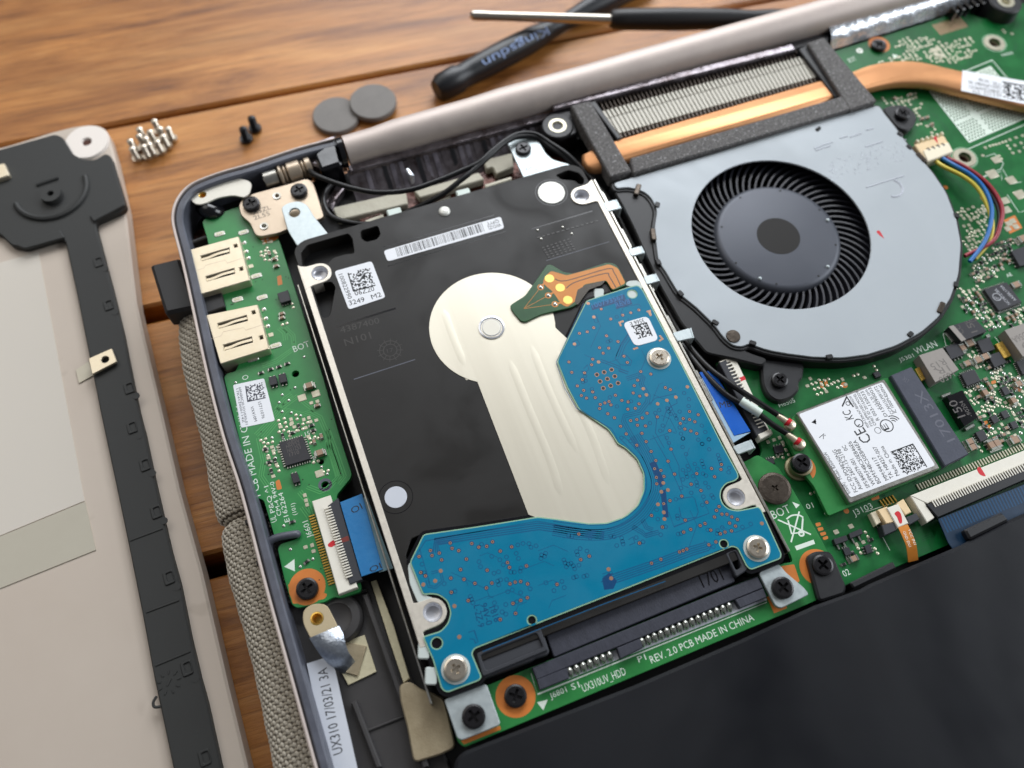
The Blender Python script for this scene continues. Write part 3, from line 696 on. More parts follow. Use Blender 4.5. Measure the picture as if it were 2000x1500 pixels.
# ================================================================== hard drive
hd = thing('hard_drive', 'black hard drive with silver foil patch and blue circuit board', 'hard drive', (30, 36), -7.2)
HB, HF, HP = -0.25, -0.15, 0.25          # black film, foil, board top
mb = MB(); mb.plate(rnd([(-4.0, -13.6), (65.7, -13.6), (65.7, 86.4), (-4.0, 86.4)], 3, 4), -7, -3.6, 0.2); mb.obj('base_casting', 'hdd_pocket', hd)
holes = [[(588, 492), (600, 479), (680, 456), (688, 466), (692, 494), (672, 497), (650, 503), (640, 515), (604, 517), (591, 520)],
         [(704, 451), (738, 441), (743, 457), (736, 467), (716, 472), (706, 466)],
         [(612, 556), (647, 550), (655, 560), (645, 612), (640, 620), (630, 620), (625, 605), (611, 566)],
         [(1085, 342), (1110, 332), (1131, 338), (1141, 350), (1139, 360), (1130, 359), (1122, 352), (1097, 350)],
         [(803, 1052), (818, 1046), (826, 1044), (812, 1072), (802, 1090), (795, 1094), (792, 1086)]]
film = rnd([(-3.1, -11), (65.0, -11), (65.0, 84.4), (62.5, 86.3), (-1.5, 86.3), (-3.9, 84.5), (-3.9, 79.4), (-3.1, 79.4)], 1.5, 3)
discs = [((1077, 376), 3.15, 3.75), ((773, 971), 2.15, 3.3)]
loops = [film] + [rnd(P(h, HB), 0.5, 3) for h in holes] + [circ(q, 1.74, 24) for q in ((0, 0), (0, 76.6), (61.72, 0), (61.72, 76.6))]
mb = MB(); mb.plate(loops, -3.5, HB, 0.12, bottom=False); film_o = mb.obj('black_cover', 'hdd_black', hd)
mb = MB()
for c_, r0, r1 in discs:
    c = at(*c_, HB); mb.ring(c, r1 - 0.12, r1, HB + 0.012, 40)
mb.line(P([(657, 638), (773, 602)], HB), 0.45, HB + 0.01); mb.line(P([(1039, 447), (1157, 412)], HB), 0.25, HB + 0.01); mb.line(P([(745, 484), (965, 420)], HB), 0.2, HB + 0.01); mb.line(P([(757, 520), (988, 452)], HB), 0.2, HB + 0.01)
mb.split('moulded_groove', 'black_gloss', film_o)
mb = MB(); mb.line(P([(691, 741), (811, 702)], HB), 0.22, HB + 0.012); mb.line(P([(1067, 509), (1190, 472)], HB), 0.15, HB + 0.012); mb.split('scribed_line', 'frame_grey', film_o)
mb = MB(); mb.text('4387400', at(666, 651, HB), at(742, 631, HB), HB + 0.02, 1.5); mb.text('N101', at(675, 676, HB), at(726, 661, HB), HB + 0.02, 1.7)
c = at(762, 684, HB); mb.ring(c, 1.3, 1.5, HB + 0.02, 24); mb.ring(c, 2.1, 2.3, HB + 0.02, 28)
for k in range(12):
    a = k * math.pi / 6 + 0.2; mb.line([(c[0] + 1.4 * math.cos(a), c[1] + 1.4 * math.sin(a)), (c[0] + 2.7 * math.cos(a), c[1] + 2.7 * math.sin(a))], 0.16, HB + 0.022)
mb.text('17', (c[0] - 0.7, c[1] - 0.4), (c[0] + 0.6, c[1] - 0.5), HB + 0.02, 0.9)
g0, g1, g2 = at(1061, 484, HB), at(1110, 468, HB), at(1072, 503, HB)
for i in range(7):
    for j in range(5):
        x = g0[0] + (g1[0] - g0[0]) * i / 6 + (g2[0] - g0[0]) * j / 4; y = g0[1] + (g1[1] - g0[1]) * i / 6 + (g2[1] - g0[1]) * j / 4
        mb.box((x, y), 0.55, 0.42, HB - 0.05, HB + 0.08, 0, 0.05)
for i in range(13):
    t = i / 12; q = at(1052 + (1165 - 1052) * t, 464 + (432 - 464) * t, HB); mb.box(q, 0.7, 0.35, HB - 0.05, HB + 0.08, 0, 0.05)
stuff(mb.obj('embossed_marks', 'emboss_glint', film_o))
mb = MB()
for q in ((1050, 450), (1099, 444), (1057, 467), (1117, 457)): mb.lathe(at(*q, HB), [(0.32, HB), (0.2, HB + 0.2), (0.01, HB + 0.25)], 10)
mb.split('emboss_pin', 'steel', film_o)
# white discs
mb = MB(); mb.cyl(at(1077, 376, HB), 3.1, HB - 0.1, HB + 0.06, 36, 0.05); mb.obj('white_disc', 'white_disc', hd)
mb = MB(); mb.cyl(at(773, 971, HB), 2.15, HB - 0.1, HB + 0.05, 32, 0.04); mb.obj('white_disc', 'paper_grey', hd)
mb = MB(); mb.lathe(at(868, 413, HB), [(1.35, HB - 0.05), (1.25, HB + 0.25), (0.8, HB + 0.5), (0.01, HB + 0.56)], 24); mb.obj('white_dot', 'white_disc', hd, smooth=70)
# aluminium rails with threaded lugs
def lug(c, side):
    s = side; pts = [(c[0] - s * 3.9, c[1] - 3.2), (c[0] - s * 2.2, c[1] - 2.6)]
    for k in range(13):
        a = -math.pi / 2 + math.pi * k / 12; pts.append((c[0] + s * 2.55 * math.cos(a), c[1] + 2.55 * math.sin(a)))
    return pts + [(c[0] - s * 2.2, c[1] + 2.6), (c[0] - s * 3.9, c[1] + 3.2)]
mb = MB(); mb.plate([(-4.07, -5.2), (-2.75, -5.2), (-2.75, 79.2), (-4.07, 80.2)], -3.5, 0.0, 0.1); rl = mb.obj('side_rail', 'hdd_alu', hd)
mb = MB(); mb.plate([(65.78, -4.6), (64.5, -4.6), (64.5, 79.4), (65.78, 80.2)], -3.5, 0.0, 0.1); rr = mb.obj('side_rail', 'hdd_alu', hd)
for c, s, r in (((0, 76.6), 1, rl), ((0, 0), 1, rl), ((61.72, 76.6), -1, rr), ((61.72, 0), -1, rr)):
    mb = MB(); mb.plate([lug(c, s), circ(c, 1.72, 28)], -3.4, 0.03, 0.12); l_ = mb.obj('mounting_lug', 'hdd_alu', r)
    mb = MB(); mb.lathe(c, [(1.74, 0.02), (1.45, -0.35), (1.45, -0.6), (1.3, -0.75), (1.45, -0.95), (1.3, -1.15), (1.4, -1.3), (0.9, -1.45), (0.01, -1.5)], 28); mb.obj('threaded_hole', 'lug_metal', r)
# silver foil patch
def circ3(a, b, c):
    ax, ay, bx, by, cx, cy = *a, *b, *c; d = 2 * (ax * (by - cy) + bx * (cy - ay) + cx * (ay - by))
    ux = ((ax * ax + ay * ay) * (by - cy) + (bx * bx + by * by) * (cy - ay) + (cx * cx + cy * cy) * (ay - by)) / d
    uy = ((ax * ax + ay * ay) * (cx - bx) + (bx * bx + by * by) * (ax - cx) + (cx * cx + cy * cy) * (bx - ax)) / d
    return (ux, uy), dist((ux, uy), a)
fc, fr = circ3(at(838, 640, HF), at(950, 533, HF), at(925, 744, HF))
A0 = at(932, 747, HF); a0 = math.atan2(A0[1] - fc[1], A0[0] - fc[0])
arc = [(fc[0] + fr * math.cos(a0 - t), fc[1] + fr * math.sin(a0 - t)) for t in [i * 0.1 for i in range(0, 46)]]
foil = arc + P([(1150, 700), (1270, 880), (1290, 960), (1220, 1040), (1120, 1045), (1050, 1012), (1032, 1005)], HF)
mb = MB(); mb.plate(foil, HB - 0.05, HF, 0.03); fo = mb.obj('silver_foil', 'hdd_foil', hd)
mb = MB()
for pts in ([(862, 590), (882, 650), (918, 740)], [(982, 670), (1030, 790), (1075, 900), (1102, 990)], [(1075, 650), (1120, 770), (1160, 860), (1200, 980)], [(1025, 640), (1075, 770), (1150, 930)]):
    mb.tube([(*at(*p, HF), HF - 9.93) for p in spline(pts, 6)], [9.86, 9.9, 9.93] + [9.965] * (len(spline(pts, 6)) - 6) + [9.93, 9.9, 9.86], 160)
mb.split('foil_crease', 'hdd_foil', fo, smooth=80)
sp = at(960, 640, HF)
mb = MB(); mb.lathe(sp, [(2.75, HF), (2.75, HF + 0.2), (2.45, HF + 0.28), (2.25, HF + 0.05), (2.2, HF - 0.2), (2.05, HF - 0.2), (2.0, HF + 0.12), (0.01, HF + 0.14)], 40); mb.obj('spindle_cap', 'chrome', hd)
mb = MB(); mb.disc(sp, 1.9, HF + 0.16, 32); mb.obj('spindle_disc', 'strap_white', hd)
# blue board
pcb = [(1145, 587), (1225, 561), (1246, 556), (1256, 566), (1335, 717), (1410, 866), (1442, 925), (1443, 933), (1436, 939), (1419, 944), (1409, 956), (1407, 970), (1412, 984), (1424, 994), (1441, 997), (1481, 989), (1487, 994), (1527, 1082), (1525, 1091), (1467, 1113), (1458, 1106), (1441, 1071), (1431, 1067),
       (1240, 1143), (1050, 1218), (927, 1267), (922, 1276), (941, 1322), (936, 1329), (873, 1353), (862, 1346), (845, 1288), (825, 1243), (861, 1232), (875, 1216), (880, 1196), (873, 1174), (857, 1162), (842, 1160), (826, 1162), (800, 1098), (827, 1043), (925, 1029), (1050, 1009), (1085, 1013), (1150, 1022), (1185, 1021), (1220, 1009), (1245, 987), (1257, 958), (1257, 925), (1244, 896), (1222, 875), (1206, 866), (1198, 852), (1188, 838), (1131, 800), (1108, 757), (1088, 707), (1090, 699)]
pz = P(pcb, HP); pz = ccw(pz); pz = rnd(pz, 0.6, 3)
bh = [(at(1437 - 1, 1062, HP), 0.0)]
pholes = [circ(at(1414, 1062, HP), 0.75, 18), circ(at(1039, 1211, HP), 0.75, 18), circ(at(853, 1256, HP), 0.95, 20), circ(at(1235, 574, HP), 0.95, 18)]
mb = MB(); mb.plate(offset(pz, -0.75), -3.4, HB + 0.08, 0.05); mb.obj('board_gasket', 'black_gloss', hd)
mb = MB(); mb.plate([pz] + pholes, -0.5, HP - 0.06); bd = mb.obj('circuit_board', 'blue_edge', hd)
mb = MB(); mb.plate([offset(pz, 0.22)] + [offset(ccw(h, False), 0.2) for h in pholes], HP - 0.2, HP, 0.03, bottom=False); mb.obj('solder_mask', 'blue_mask', bd)
mb = MB(); mb.disc(at(1235, 574, HP), 0.95, HP - 0.15, 18); mb.plate(rnd(P([(1219, 556), (1228, 548), (1246, 547), (1258, 560), (1250, 566)], HP - 0.3), 0.6), -0.4, HP - 0.3, 0.1)
mb.plate(rnd(P([(796, 1104), (806, 1093), (834, 1165), (846, 1166), (838, 1176), (816, 1178), (800, 1140)], HP - 0.3), 0.6), -1.5, HP - 0.3, 0.1)
for q in ((1170, 574), (828, 1270), (842, 1320)):
    mb.plate(rnd(rect(at(*q, HP - 0.3), 3.0, 2.2, 1.2), 0.5), -0.9, HP - 0.3, 0.2)
mb.split('clear_insulator', 'translucent_white', hd)
def Z(o, pts): return [(o[0] + x / 4, o[1] + y / 4) for x, y in pts]
cop = Z((1000, 500), [(865, 462), (928, 443), (991, 422), (697, 415), (771, 493), (638, 560), (588, 592), (527, 604), (738, 623), (828, 669), (684, 717), (755, 720), (712, 759), (875, 783), (901, 832), (630, 806), (622, 850), (445, 828), (467, 909), (567, 913), (550, 966), (510, 1015), (560, 1050), (542, 1090), (582, 1110), (630, 1062), (650, 1107), (690, 1160), (725, 1148), (758, 1137), (773, 1163), (685, 1192), (748, 1232), (800, 1264), (848, 1330), (893, 1390), (808, 1088), (858, 1128), (907, 1140), (947, 1070), (955, 1013), (982, 970), (998, 1095), (993, 1155), (963, 1190), (905, 1197), (1006, 903), (1085, 922), (1198, 1028), (1236, 1044), (1135, 1257), (1055, 1228), (1017, 1265), (975, 1278), (927, 1286), (980, 1322), (1043, 1328), (1015, 1385), (1048, 1450), (975, 1478), (1232, 1365), (1315, 1308), (1338, 1270), (1387, 1215), (1455, 1240), (1387, 1278), (1428, 1295), (1350, 1352), (1397, 1367), (1443, 1387)])
cop += Z((680, 850), [(1128, 833), (966, 846), (1020, 875), (1082, 868), (1188, 905), (1277, 872), (797, 842), (812, 884), (864, 902), (712, 921), (655, 940), (643, 901), (730, 974), (924, 968), (554, 948), (567, 1073), (604, 1099), (802, 1117), (806, 1228), (878, 1050), (905, 1126), (990, 1158), (1086, 1055), (1123, 1155), (1080, 1193), (1245, 995), (1260, 1033), (1393, 1021), (1265, 1161), (1305, 1148), (1348, 1143), (1402, 1162), (1400, 1270), (1348, 1290), (1288, 1314), (1308, 1392), (1188, 1440), (938, 1292), (1632, 1165), (1817, 972), (1884, 945), (1802, 772)])
cop += Z((1080, 850), [(655, 78), (728, 50), (767, 127), (803, 198), (794, 262), (843, 275), (808, 330), (867, 322), (811, 380), (865, 535), (855, 718), (770, 627), (899, 203), (950, 304), (1080, 383), (1006, 476), (914, 511), (922, 109), (1123, 300), (1239, 260), (1316, 229), (1312, 267), (1263, 325), (1156, 432), (1202, 524), (1298, 557), (1277, 588), (1320, 617), (1359, 618), (1397, 639), (1441, 659), (1380, 687), (1426, 710), (1262, 639), (1188, 690), (1150, 706), (1076, 736), (1021, 757), (1034, 664), (1233, 741), (1308, 770), (1344, 757), (1395, 747), (1273, 834), (1218, 856), (1045, 890), (1017, 902), (989, 912), (843, 970), (770, 1000), (676, 843)])
pads = Z((1000, 500), [(640, 477), (595, 370), (488, 688), (676, 828), (1025, 1037), (1050, 1085), (1370, 1022), (1280, 1103), (1210, 1128), (1138, 1155)]) + Z((680, 850), [(680, 1138), (587, 1167), (723, 1060), (830, 1335)]) + Z((1080, 850), [(862, 373), (898, 428), (847, 442), (820, 540), (866, 603), (871, 655), (434, 1047), (455, 1118), (1632, 689)]) + [(897, 1244)]
big = Z((1000, 500), [(663, 927), (720, 908), (778, 888), (688, 980), (745, 960), (803, 940), (713, 1033), (771, 1013), (829, 993)])
bv = Z((680, 850), [(1042, 852), (1325, 857), (1366, 845), (1412, 847), (1428, 875), (1468, 864), (1313, 923), (1330, 963), (1237, 951), (1185, 973), (1212, 1012), (1122, 946), (1022, 988), (1035, 1027), (1140, 1078), (1175, 1067), (1272, 1070), (1298, 1070), (1343, 1062), (1350, 1038), (1512, 935), (1535, 946), (1543, 922), (1506, 963), (1785, 910), (1793, 935), (1812, 886), (1866, 905), (1686, 975), (1695, 998), (1720, 1007), (1741, 1000), (1760, 1020), (1705, 1028), (1770, 1043), (1803, 1015), (1762, 1113), (1783, 1105), (1842, 1103), (1865, 1096), (1545, 1153), (1670, 1142), (1688, 1190), (1608, 1214), (1168, 1140), (1190, 1130), (1176, 1168), (1238, 1128), (1422, 1200), (1282, 1208), (1247, 1223), (1347, 1230), (1232, 1322), (1318, 1302), (1143, 1310), (1158, 1348), (1203, 1381), (1232, 1397), (955, 1260), (963, 1283), (974, 1308), (1722, 785), (1749, 790), (1890, 802), (578, 1007), (594, 1075), (750, 1160), (834, 1218)])
bv += Z((1080, 850), [(1016, 27), (1216, 33), (1013, 93), (1165, 68), (1221, 110), (1040, 148), (1016, 272), (1053, 240), (1060, 270), (1040, 300), (1048, 325), (1093, 320), (1108, 225), (1128, 262), (1163, 200), (1168, 225), (1180, 248), (1172, 300), (1195, 315), (1290, 155), (1300, 185), (1308, 205), (1378, 255), (1372, 290), (1015, 345), (1122, 367), (1127, 395), (1192, 373), (1216, 407), (1240, 470), (1252, 487), (1167, 545), (1175, 480), (1000, 413), (1080, 450), (960, 500), (978, 772), (1000, 768), (842, 777), (452, 787), (478, 793), (537, 803), (543, 830), (548, 850), (650, 800), (498, 862), (703, 833), (1282, 770), (1287, 745), (1323, 720), (1210, 740), (1480, 717), (1545, 693), (972, 630), (975, 650), (810, 582), (820, 655), (880, 715), (1253, 870), (1135, 35), (905, 60), (890, 20)])
bv += Z((1000, 500), [(750, 668), (770, 660), (570, 938), (575, 975), (555, 985), (625, 1040), (765, 1103), (820, 1175), (930, 1135), (1345, 1070), (1383, 1118), (1380, 1172), (1310, 1215), (1275, 1245), (1285, 1270), (1355, 1295), (1310, 1340), (1483, 1325), (1510, 1375), (1320, 1388), (1335, 1425), (1540, 1432), (1487, 1468), (1178, 1325), (1158, 1365), (1078, 1305), (1150, 1205), (1120, 1225), (1215, 1190), (1240, 1195), (1222, 1215), (1240, 1232), (855, 1420), (925, 1447), (818, 475)])
mc, mh, mbv, mt_ = MB(), MB(), MB(), MB()
for q in cop: mc.ring(at(*q, HP), 0.13, 0.29, HP + 0.012, 12); mh.disc(at(*q, HP), 0.16, HP + 0.010, 8); mbv.ring(at(*q, HP), 0.29, 0.44, HP + 0.006, 12)
for q in pads: mc.disc(at(*q, HP), 0.38, HP + 0.02, 14)
for q in big: mc.ring(at(*q, HP), 0.34, 0.48, HP + 0.012, 14); mh.disc(at(*q, HP), 0.35, HP + 0.010, 12)
for q in bv: mt_.ring(at(*q, HP), 0.30, 0.44, HP + 0.006, 10)
for pts, cl in (([(1263, 609), (1268, 607), (1271, 617)], 0), ([(1218, 627), (1210, 630), (1213, 637)], 0), ([(1288, 655), (1294, 662), (1287, 666)], 0), ([(1237, 682), (1246, 679)], 0)):
    mc.line(P(pts, HP), 0.42, HP + 0.02)
stuff(mc.obj('copper_via', 'copper_via', bd)); stuff(mh.obj('via_hole', 'via_hole', bd)); stuff(mbv.obj('via_rim', 'blue_dark', bd)); 
mb = mt_
def tr(o, pts, w_=0.16, n=1, gap=0.34, sp_=False):
    q = Z(o, pts) if o else pts
    q = spline(q, 5) if sp_ else q
    q = P(q, HP)
    for i in range(n): mb.line(inset_line(q, (i - (n - 1) / 2) * gap), w_, HP + 0.005)
A, B_, C_ = (1000, 500), (680, 850), (1080, 850)
tr(B_, [(500, 985), (605, 825), (1480, 672), (1900, 745)], 0.14); tr(B_, [(560, 890), (600, 1030), (640, 1160)], 0.12)
tr(B_, [(690, 920), (690, 830), (910, 795), (1490, 712), (2000, 785)], 0.20, 4, 0.42)
tr(C_, [(0, 740), (190, 772), (400, 775), (560, 725), (700, 620), (790, 480), (812, 380), (780, 260), (715, 120), (640, 0)], 0.15, 6, 0.40, True)
tr(C_, [(0, 690), (200, 715), (420, 715), (580, 655), (690, 555), (742, 440), (745, 330), (690, 190), (600, 80), (540, 20)], 0.14, 2, 0.9, True)
tr(C_, [(400, 1175), (450, 1130), (800, 1010), (1080, 905), (1200, 870), (1215, 840)], 0.19, 5, 0.40)
tr(C_, [(620, 715), (700, 760), (725, 785), (830, 755)], 0.14, 3, 0.36); tr(C_, [(700, 660), (730, 720), (780, 740)], 0.14, 3, 0.36)
tr(C_, [(970, 500), (1090, 480), (1110, 500), (1135, 600), (1120, 640), (1040, 655), (1015, 650), (1000, 640), (985, 560), (970, 500)], 0.14)
tr(C_, [(905, 600), (945, 715), (1220, 610), (1170, 500)], 0.13); tr(C_, [(780, 0), (900, 210), (950, 330), (1005, 450)], 0.13); tr(C_, [(870, 0), (985, 240), (985, 300), (1010, 390), (1060, 410)], 0.13)
tr(A, [(560, 880), (590, 850), (600, 885), (580, 905), (540, 900)], 0.12); tr(A, [(690, 815), (840, 870), (840, 890), (910, 915)], 0.16, 2, 0.5)
tr(A, [(905, 490), (945, 560), (850, 700), (805, 800), (850, 850), (925, 855), (935, 820), (890, 770)], 0.14); tr(A, [(935, 600), (870, 690), (830, 790)], 0.14, 3, 0.5)
tr(A, [(895, 960), (1000, 925), (1025, 950), (1010, 1000), (1065, 1090), (1060, 1140), (1000, 1220), (880, 1250), (870, 1290), (930, 1400), (985, 1500)], 0.14, 3, 0.42)
tr(A, [(1070, 1160), (1120, 1110), (1280, 1075), (1290, 1150), (1210, 1190), (1180, 1290)], 0.13); tr(A, [(1110, 1230), (1130, 1280), (1120, 1380), (1190, 1500)], 0.13)
tr(A, [(560, 370), (345, 830), (410, 1030), (500, 1185), (780, 1350), (830, 1440)], 0.12, 1, 0.4); tr(A, [(850, 450), (870, 400), (990, 375), (1010, 400)], 0.12)
tr(A, [(630, 470), (650, 525), (675, 515), (655, 455), (630, 470)], 0.12); tr(A, [(470, 670), (510, 655), (530, 690), (490, 715), (470, 670)], 0.12)
tr(B_, [(650, 1075), (720, 1060), (740, 1140), (680, 1190), (630, 1180), (615, 1130)], 0.13, 2, 0.4)
tr((800, 1125), [(460, 440), (505, 425), (535, 515), (515, 525), (505, 495), (470, 490), (460, 440)], 0.14)
tr(C_, [(590, 815), (625, 795), (640, 840), (595, 860), (590, 815)], 0.12); tr(C_, [(385, 1085), (460, 1060), (465, 1080), (390, 1105), (385, 1085)], 0.12)
tr((800, 1125), [(570, 590), (1000, 420), (1500, 225), (2000, 40)], 0.14)
rg = random.Random(17); inner = offset(pz, 1.4)
for k in range(80):
    q = (rg.uniform(-3, 65), rg.uniform(-10, 52)); a = rg.choice((0.0, math.pi / 2, math.pi / 4, -math.pi / 4)); l1, l2 = rg.uniform(1.5, 6), rg.uniform(0.8, 3.5); da = rg.choice((0.785, -0.785))
    p1_ = (q[0] + l1 * math.cos(a), q[1] + l1 * math.sin(a)); p2_ = (p1_[0] + l2 * math.cos(a + da), p1_[1] + l2 * math.sin(a + da))
    if all(inside(p, inner) for p in (q, p1_, p2_)): mb.line([q, p1_, p2_], 0.10, HP + 0.004)
stuff(mb.obj('trace_lines', 'blue_trace', bd))
mb = MB()
for q in ([(1154, 597), (1219, 575), (1223, 586), (1157, 606)], [(1201, 592), (1231, 583), (1235, 594), (1204, 604)], [(1176, 1130), (1190, 1118), (1205, 1135), (1198, 1150), (1180, 1152)], [(1268, 905), (1280, 900), (1300, 945), (1290, 952)], [(1290, 960), (1300, 955), (1306, 1010), (1296, 1012)]): mb.flat(P(q, HP), HP + 0.008)
mb.text('L-2Z-9', at(925, 1183, HP), at(934, 1226, HP), HP + 0.01, 1.2); mb.text('94V-0', at(938, 1180, HP), at(950, 1222, HP), HP + 0.01, 1.2); mb.text('1818', at(955, 1187, HP), at(966, 1216, HP), HP + 0.01, 1.2)
stuff(mb.obj('dark_print', 'blue_dark', bd))
mb = MB(); mb.text('100793567', at(1158, 602, HP), at(1220, 583, HP), HP + 0.014, 1.25); mb.text('REV8', at(1204, 600, HP), at(1232, 592, HP), HP + 0.014, 1.2); mb.obj('printed_text', 'blue_tape', bd)
for q, r, a in (((1287, 700), 2.15, 0.4), ((1478, 1071), 2.1, 0.9), ((890, 1307), 2.15, 0.2)):
    c = at(*q, HP); mb = MB(); mb.ring(c, 2.0, 2.55, HP + 0.02, 32, 1); screw_head(mb, c, r, HP, HP + 0.75, a, 0.42, 0.5, 0.3, cw=0.12); mb.obj('board_screw', ['screw_silver', 'translucent_white'], hd, recalc=False)
# labels
def sticker(parent, corners, z, r, mt='paper', th=0.06, name='paper_label'):
    mb = MB(); mb.plate(rnd(P(corners, z), r, 4), z - 0.05, z + th, 0.02); return mb.obj(name, mt, parent)
zl = HB + 0.06
lb = sticker(hd, [(653, 530), (726, 510), (753, 581), (681, 605)], HB, 0.7)
mb = MB(); a = ang((654, 529), (726, 510), HB)
matrix_code(mb, at(706, 546, HB), 18, 0.275, a, zl + 0.01, 3)
mb.text('100822990', at(661, 537, HB), at(680, 585, HB), zl + 0.01, 0.95); mb.text('06Z20', at(694, 578, HB), at(732, 568, HB), zl + 0.01, 1.25)
mb.text('3249', at(683, 597, HB), at(713, 589, HB), zl + 0.01, 1.2); mb.text('M2', at(727, 585, HB), at(746, 579, HB), zl + 0.01, 1.2); mb.obj('printed_text', 'ink', lb)
lb = sticker(hd, [(749, 490), (978, 423), (985, 446), (757, 511)], HB, 0.7)
mb = MB(); q00, q10, q01 = at(752, 490, HB), at(977, 424, HB), at(758, 509, HB); rg = random.Random(5); t = 0.085
while t < 0.83:
    w_ = rg.choice((0.0035, 0.0035, 0.0035, 0.009)); 
    def bi(s, v): return (q00[0] + (q10[0] - q00[0]) * s + (q01[0] - q00[0]) * v, q00[1] + (q10[1] - q00[1]) * s + (q01[1] - q00[1]) * v)
    mb.flat([bi(t, 0.06), bi(t + w_, 0.06), bi(t + w_, 0.94), bi(t, 0.94)], zl + 0.01); t += w_ + rg.choice((0.004, 0.004, 0.008, 0.011))
mb.text('WDZJ', at(977, 436, HB), at(953, 443, HB), zl + 0.01, 0.9); mb.text('Q9YY', at(973, 429, HB), at(950, 435, HB), zl + 0.01, 0.9); mb.obj('bar_code', 'ink', lb)
lb = sticker(hd, [(1216, 631), (1265, 617), (1287, 664), (1240, 677)], HP, 1.2)
mb = MB(); zl2 = HP + 0.07; a = ang((1218, 632), (1265, 619), HP)
matrix_code(mb, at(1254, 647, HP), 14, 0.25, a, zl2, 8, flip=True); mb.text('3566 E', at(1256, 622, HP), at(1229, 630, HP), zl2, 1.0); mb.obj('printed_text', 'ink', lb)
# flex cable of the motor
ZF = 0.28
fl = [(996, 597), (1002, 592), (1026, 577), (1056, 534), (1068, 517), (1076, 516), (1086, 522), (1100, 531), (1120, 534), (1186, 512), (1201, 515), (1208, 522), (1225, 556), (1196, 568), (1184, 548), (1150, 558), (1132, 590), (1118, 600), (1057, 614), (1040, 622), (1026, 629), (1017, 627), (1000, 607)]
mb = MB(); mb.plate(rnd(P(fl, ZF), 0.7, 3), HF - 0.02, ZF, 0.1); fx = mb.obj('motor_flex', 'flex_green', hd)
mb = MB(); mb.flat(rnd(P([(1064, 541), (1076, 529), (1107, 538), (1190, 516), (1207, 524), (1222, 553), (1196, 566), (1184, 547), (1140, 556), (1128, 585), (1108, 600), (1096, 594), (1080, 570), (1068, 560), (1060, 552)], ZF), 0.6), ZF + 0.01); mb.obj('copper_layer', 'flex_orange', fx)
mb = MB(); mb.flat(rnd(P([(1128, 566), (1146, 556), (1182, 548), (1176, 556), (1150, 566), (1128, 596), (1122, 590)], ZF), 0.3), ZF + 0.016)
for p in ([(1084, 545), (1107, 548), (1186, 525), (1199, 532), (1212, 558)], [(1106, 563), (1124, 551), (1182, 534), (1190, 540), (1203, 562)]): mb.line(P(spline(p, 4), ZF), 0.22, ZF + 0.016)
mb.obj('dark_window', 'flex_smoke', fx)
mb = MB()
for q in ((1073, 544), (1094, 562), (1109, 586)): mb.cyl(at(*q, ZF), 1.02, ZF, ZF + 0.06, 22, 0.02)
mb.split('gold_pad', 'dot_gold', fx)
mb = MB()
for q in ((1056, 561), (1071, 577), (1084, 594)):
    c = at(*q, ZF); mb.ring(c, 0.5, 0.75, ZF + 0.018, 18, 0); mb.lathe(c, [(0.5, ZF + 0.01), (0.3, ZF + 0.2), (0.01, ZF + 0.24)], 12, 1)
    mb.line([at(1023, 603, ZF), c], 0.1, ZF + 0.012)
for q, p in (((1056, 561), (1066, 550)), ((1071, 577), (1086, 568)), ((1084, 594), (1100, 590))): mb.line([at(*q, ZF), at(*p, ZF)], 0.4, ZF + 0.014)
stuff(mb.obj('solder_joint', ['flex_orange', 'solder'], fx))
# connector shroud on the drive
ZQ = -0.5
mb = MB(); mb.plate(rnd(P([(928, 1274), (1057, 1224), (1073, 1272), (1070, 1279), (1045, 1286), (1040, 1290), (942, 1326)], ZQ), 0.6), -5, ZQ, 0.2)
mb.plate([rnd(P([(930, 1276), (1056, 1227), (1070, 1270), (943, 1322)], ZQ + 0.5), 0.5), rnd(P([(938, 1280), (1048, 1236), (1061, 1264), (949, 1310)], ZQ + 0.5), 0.5)], ZQ - 0.1, ZQ + 0.5, 0.15)
sh = mb.obj('connector_shroud', 'dark_rubber', hd)
mb = MB(); mb.plate([rnd(P([(1416, 1080), (1441, 1070), (1462, 1112), (1438, 1128)], ZQ + 0.4), 0.5), rnd(P([(1423, 1082), (1436, 1077), (1448, 1108), (1438, 1114)], ZQ + 0.4), 0.4)], -5, ZQ + 0.4, 0.2); mb.obj('key_slot', 'dark_rubber', hd)
mb = MB()
e0, e1 = at(1064, 1222, -0.4), at(1426, 1079, -0.4)
mb.plate([e0, e1, (e1[0] - 0.3, e1[1] - 1.1), (e0[0], e0[1] - 1.0)], -5, -0.55, 0.1)
for k in range(26):
    t = k / 26; mb.box((e0[0] + (e1[0] - e0[0]) * t + 0.5, e0[1] + (e1[1] - e0[1]) * t - 0.75), 0.6, 0.5, -3, -0.45, 0, 0.05)
stuff(mb.obj('contact_edge', 'black_gloss', hd))

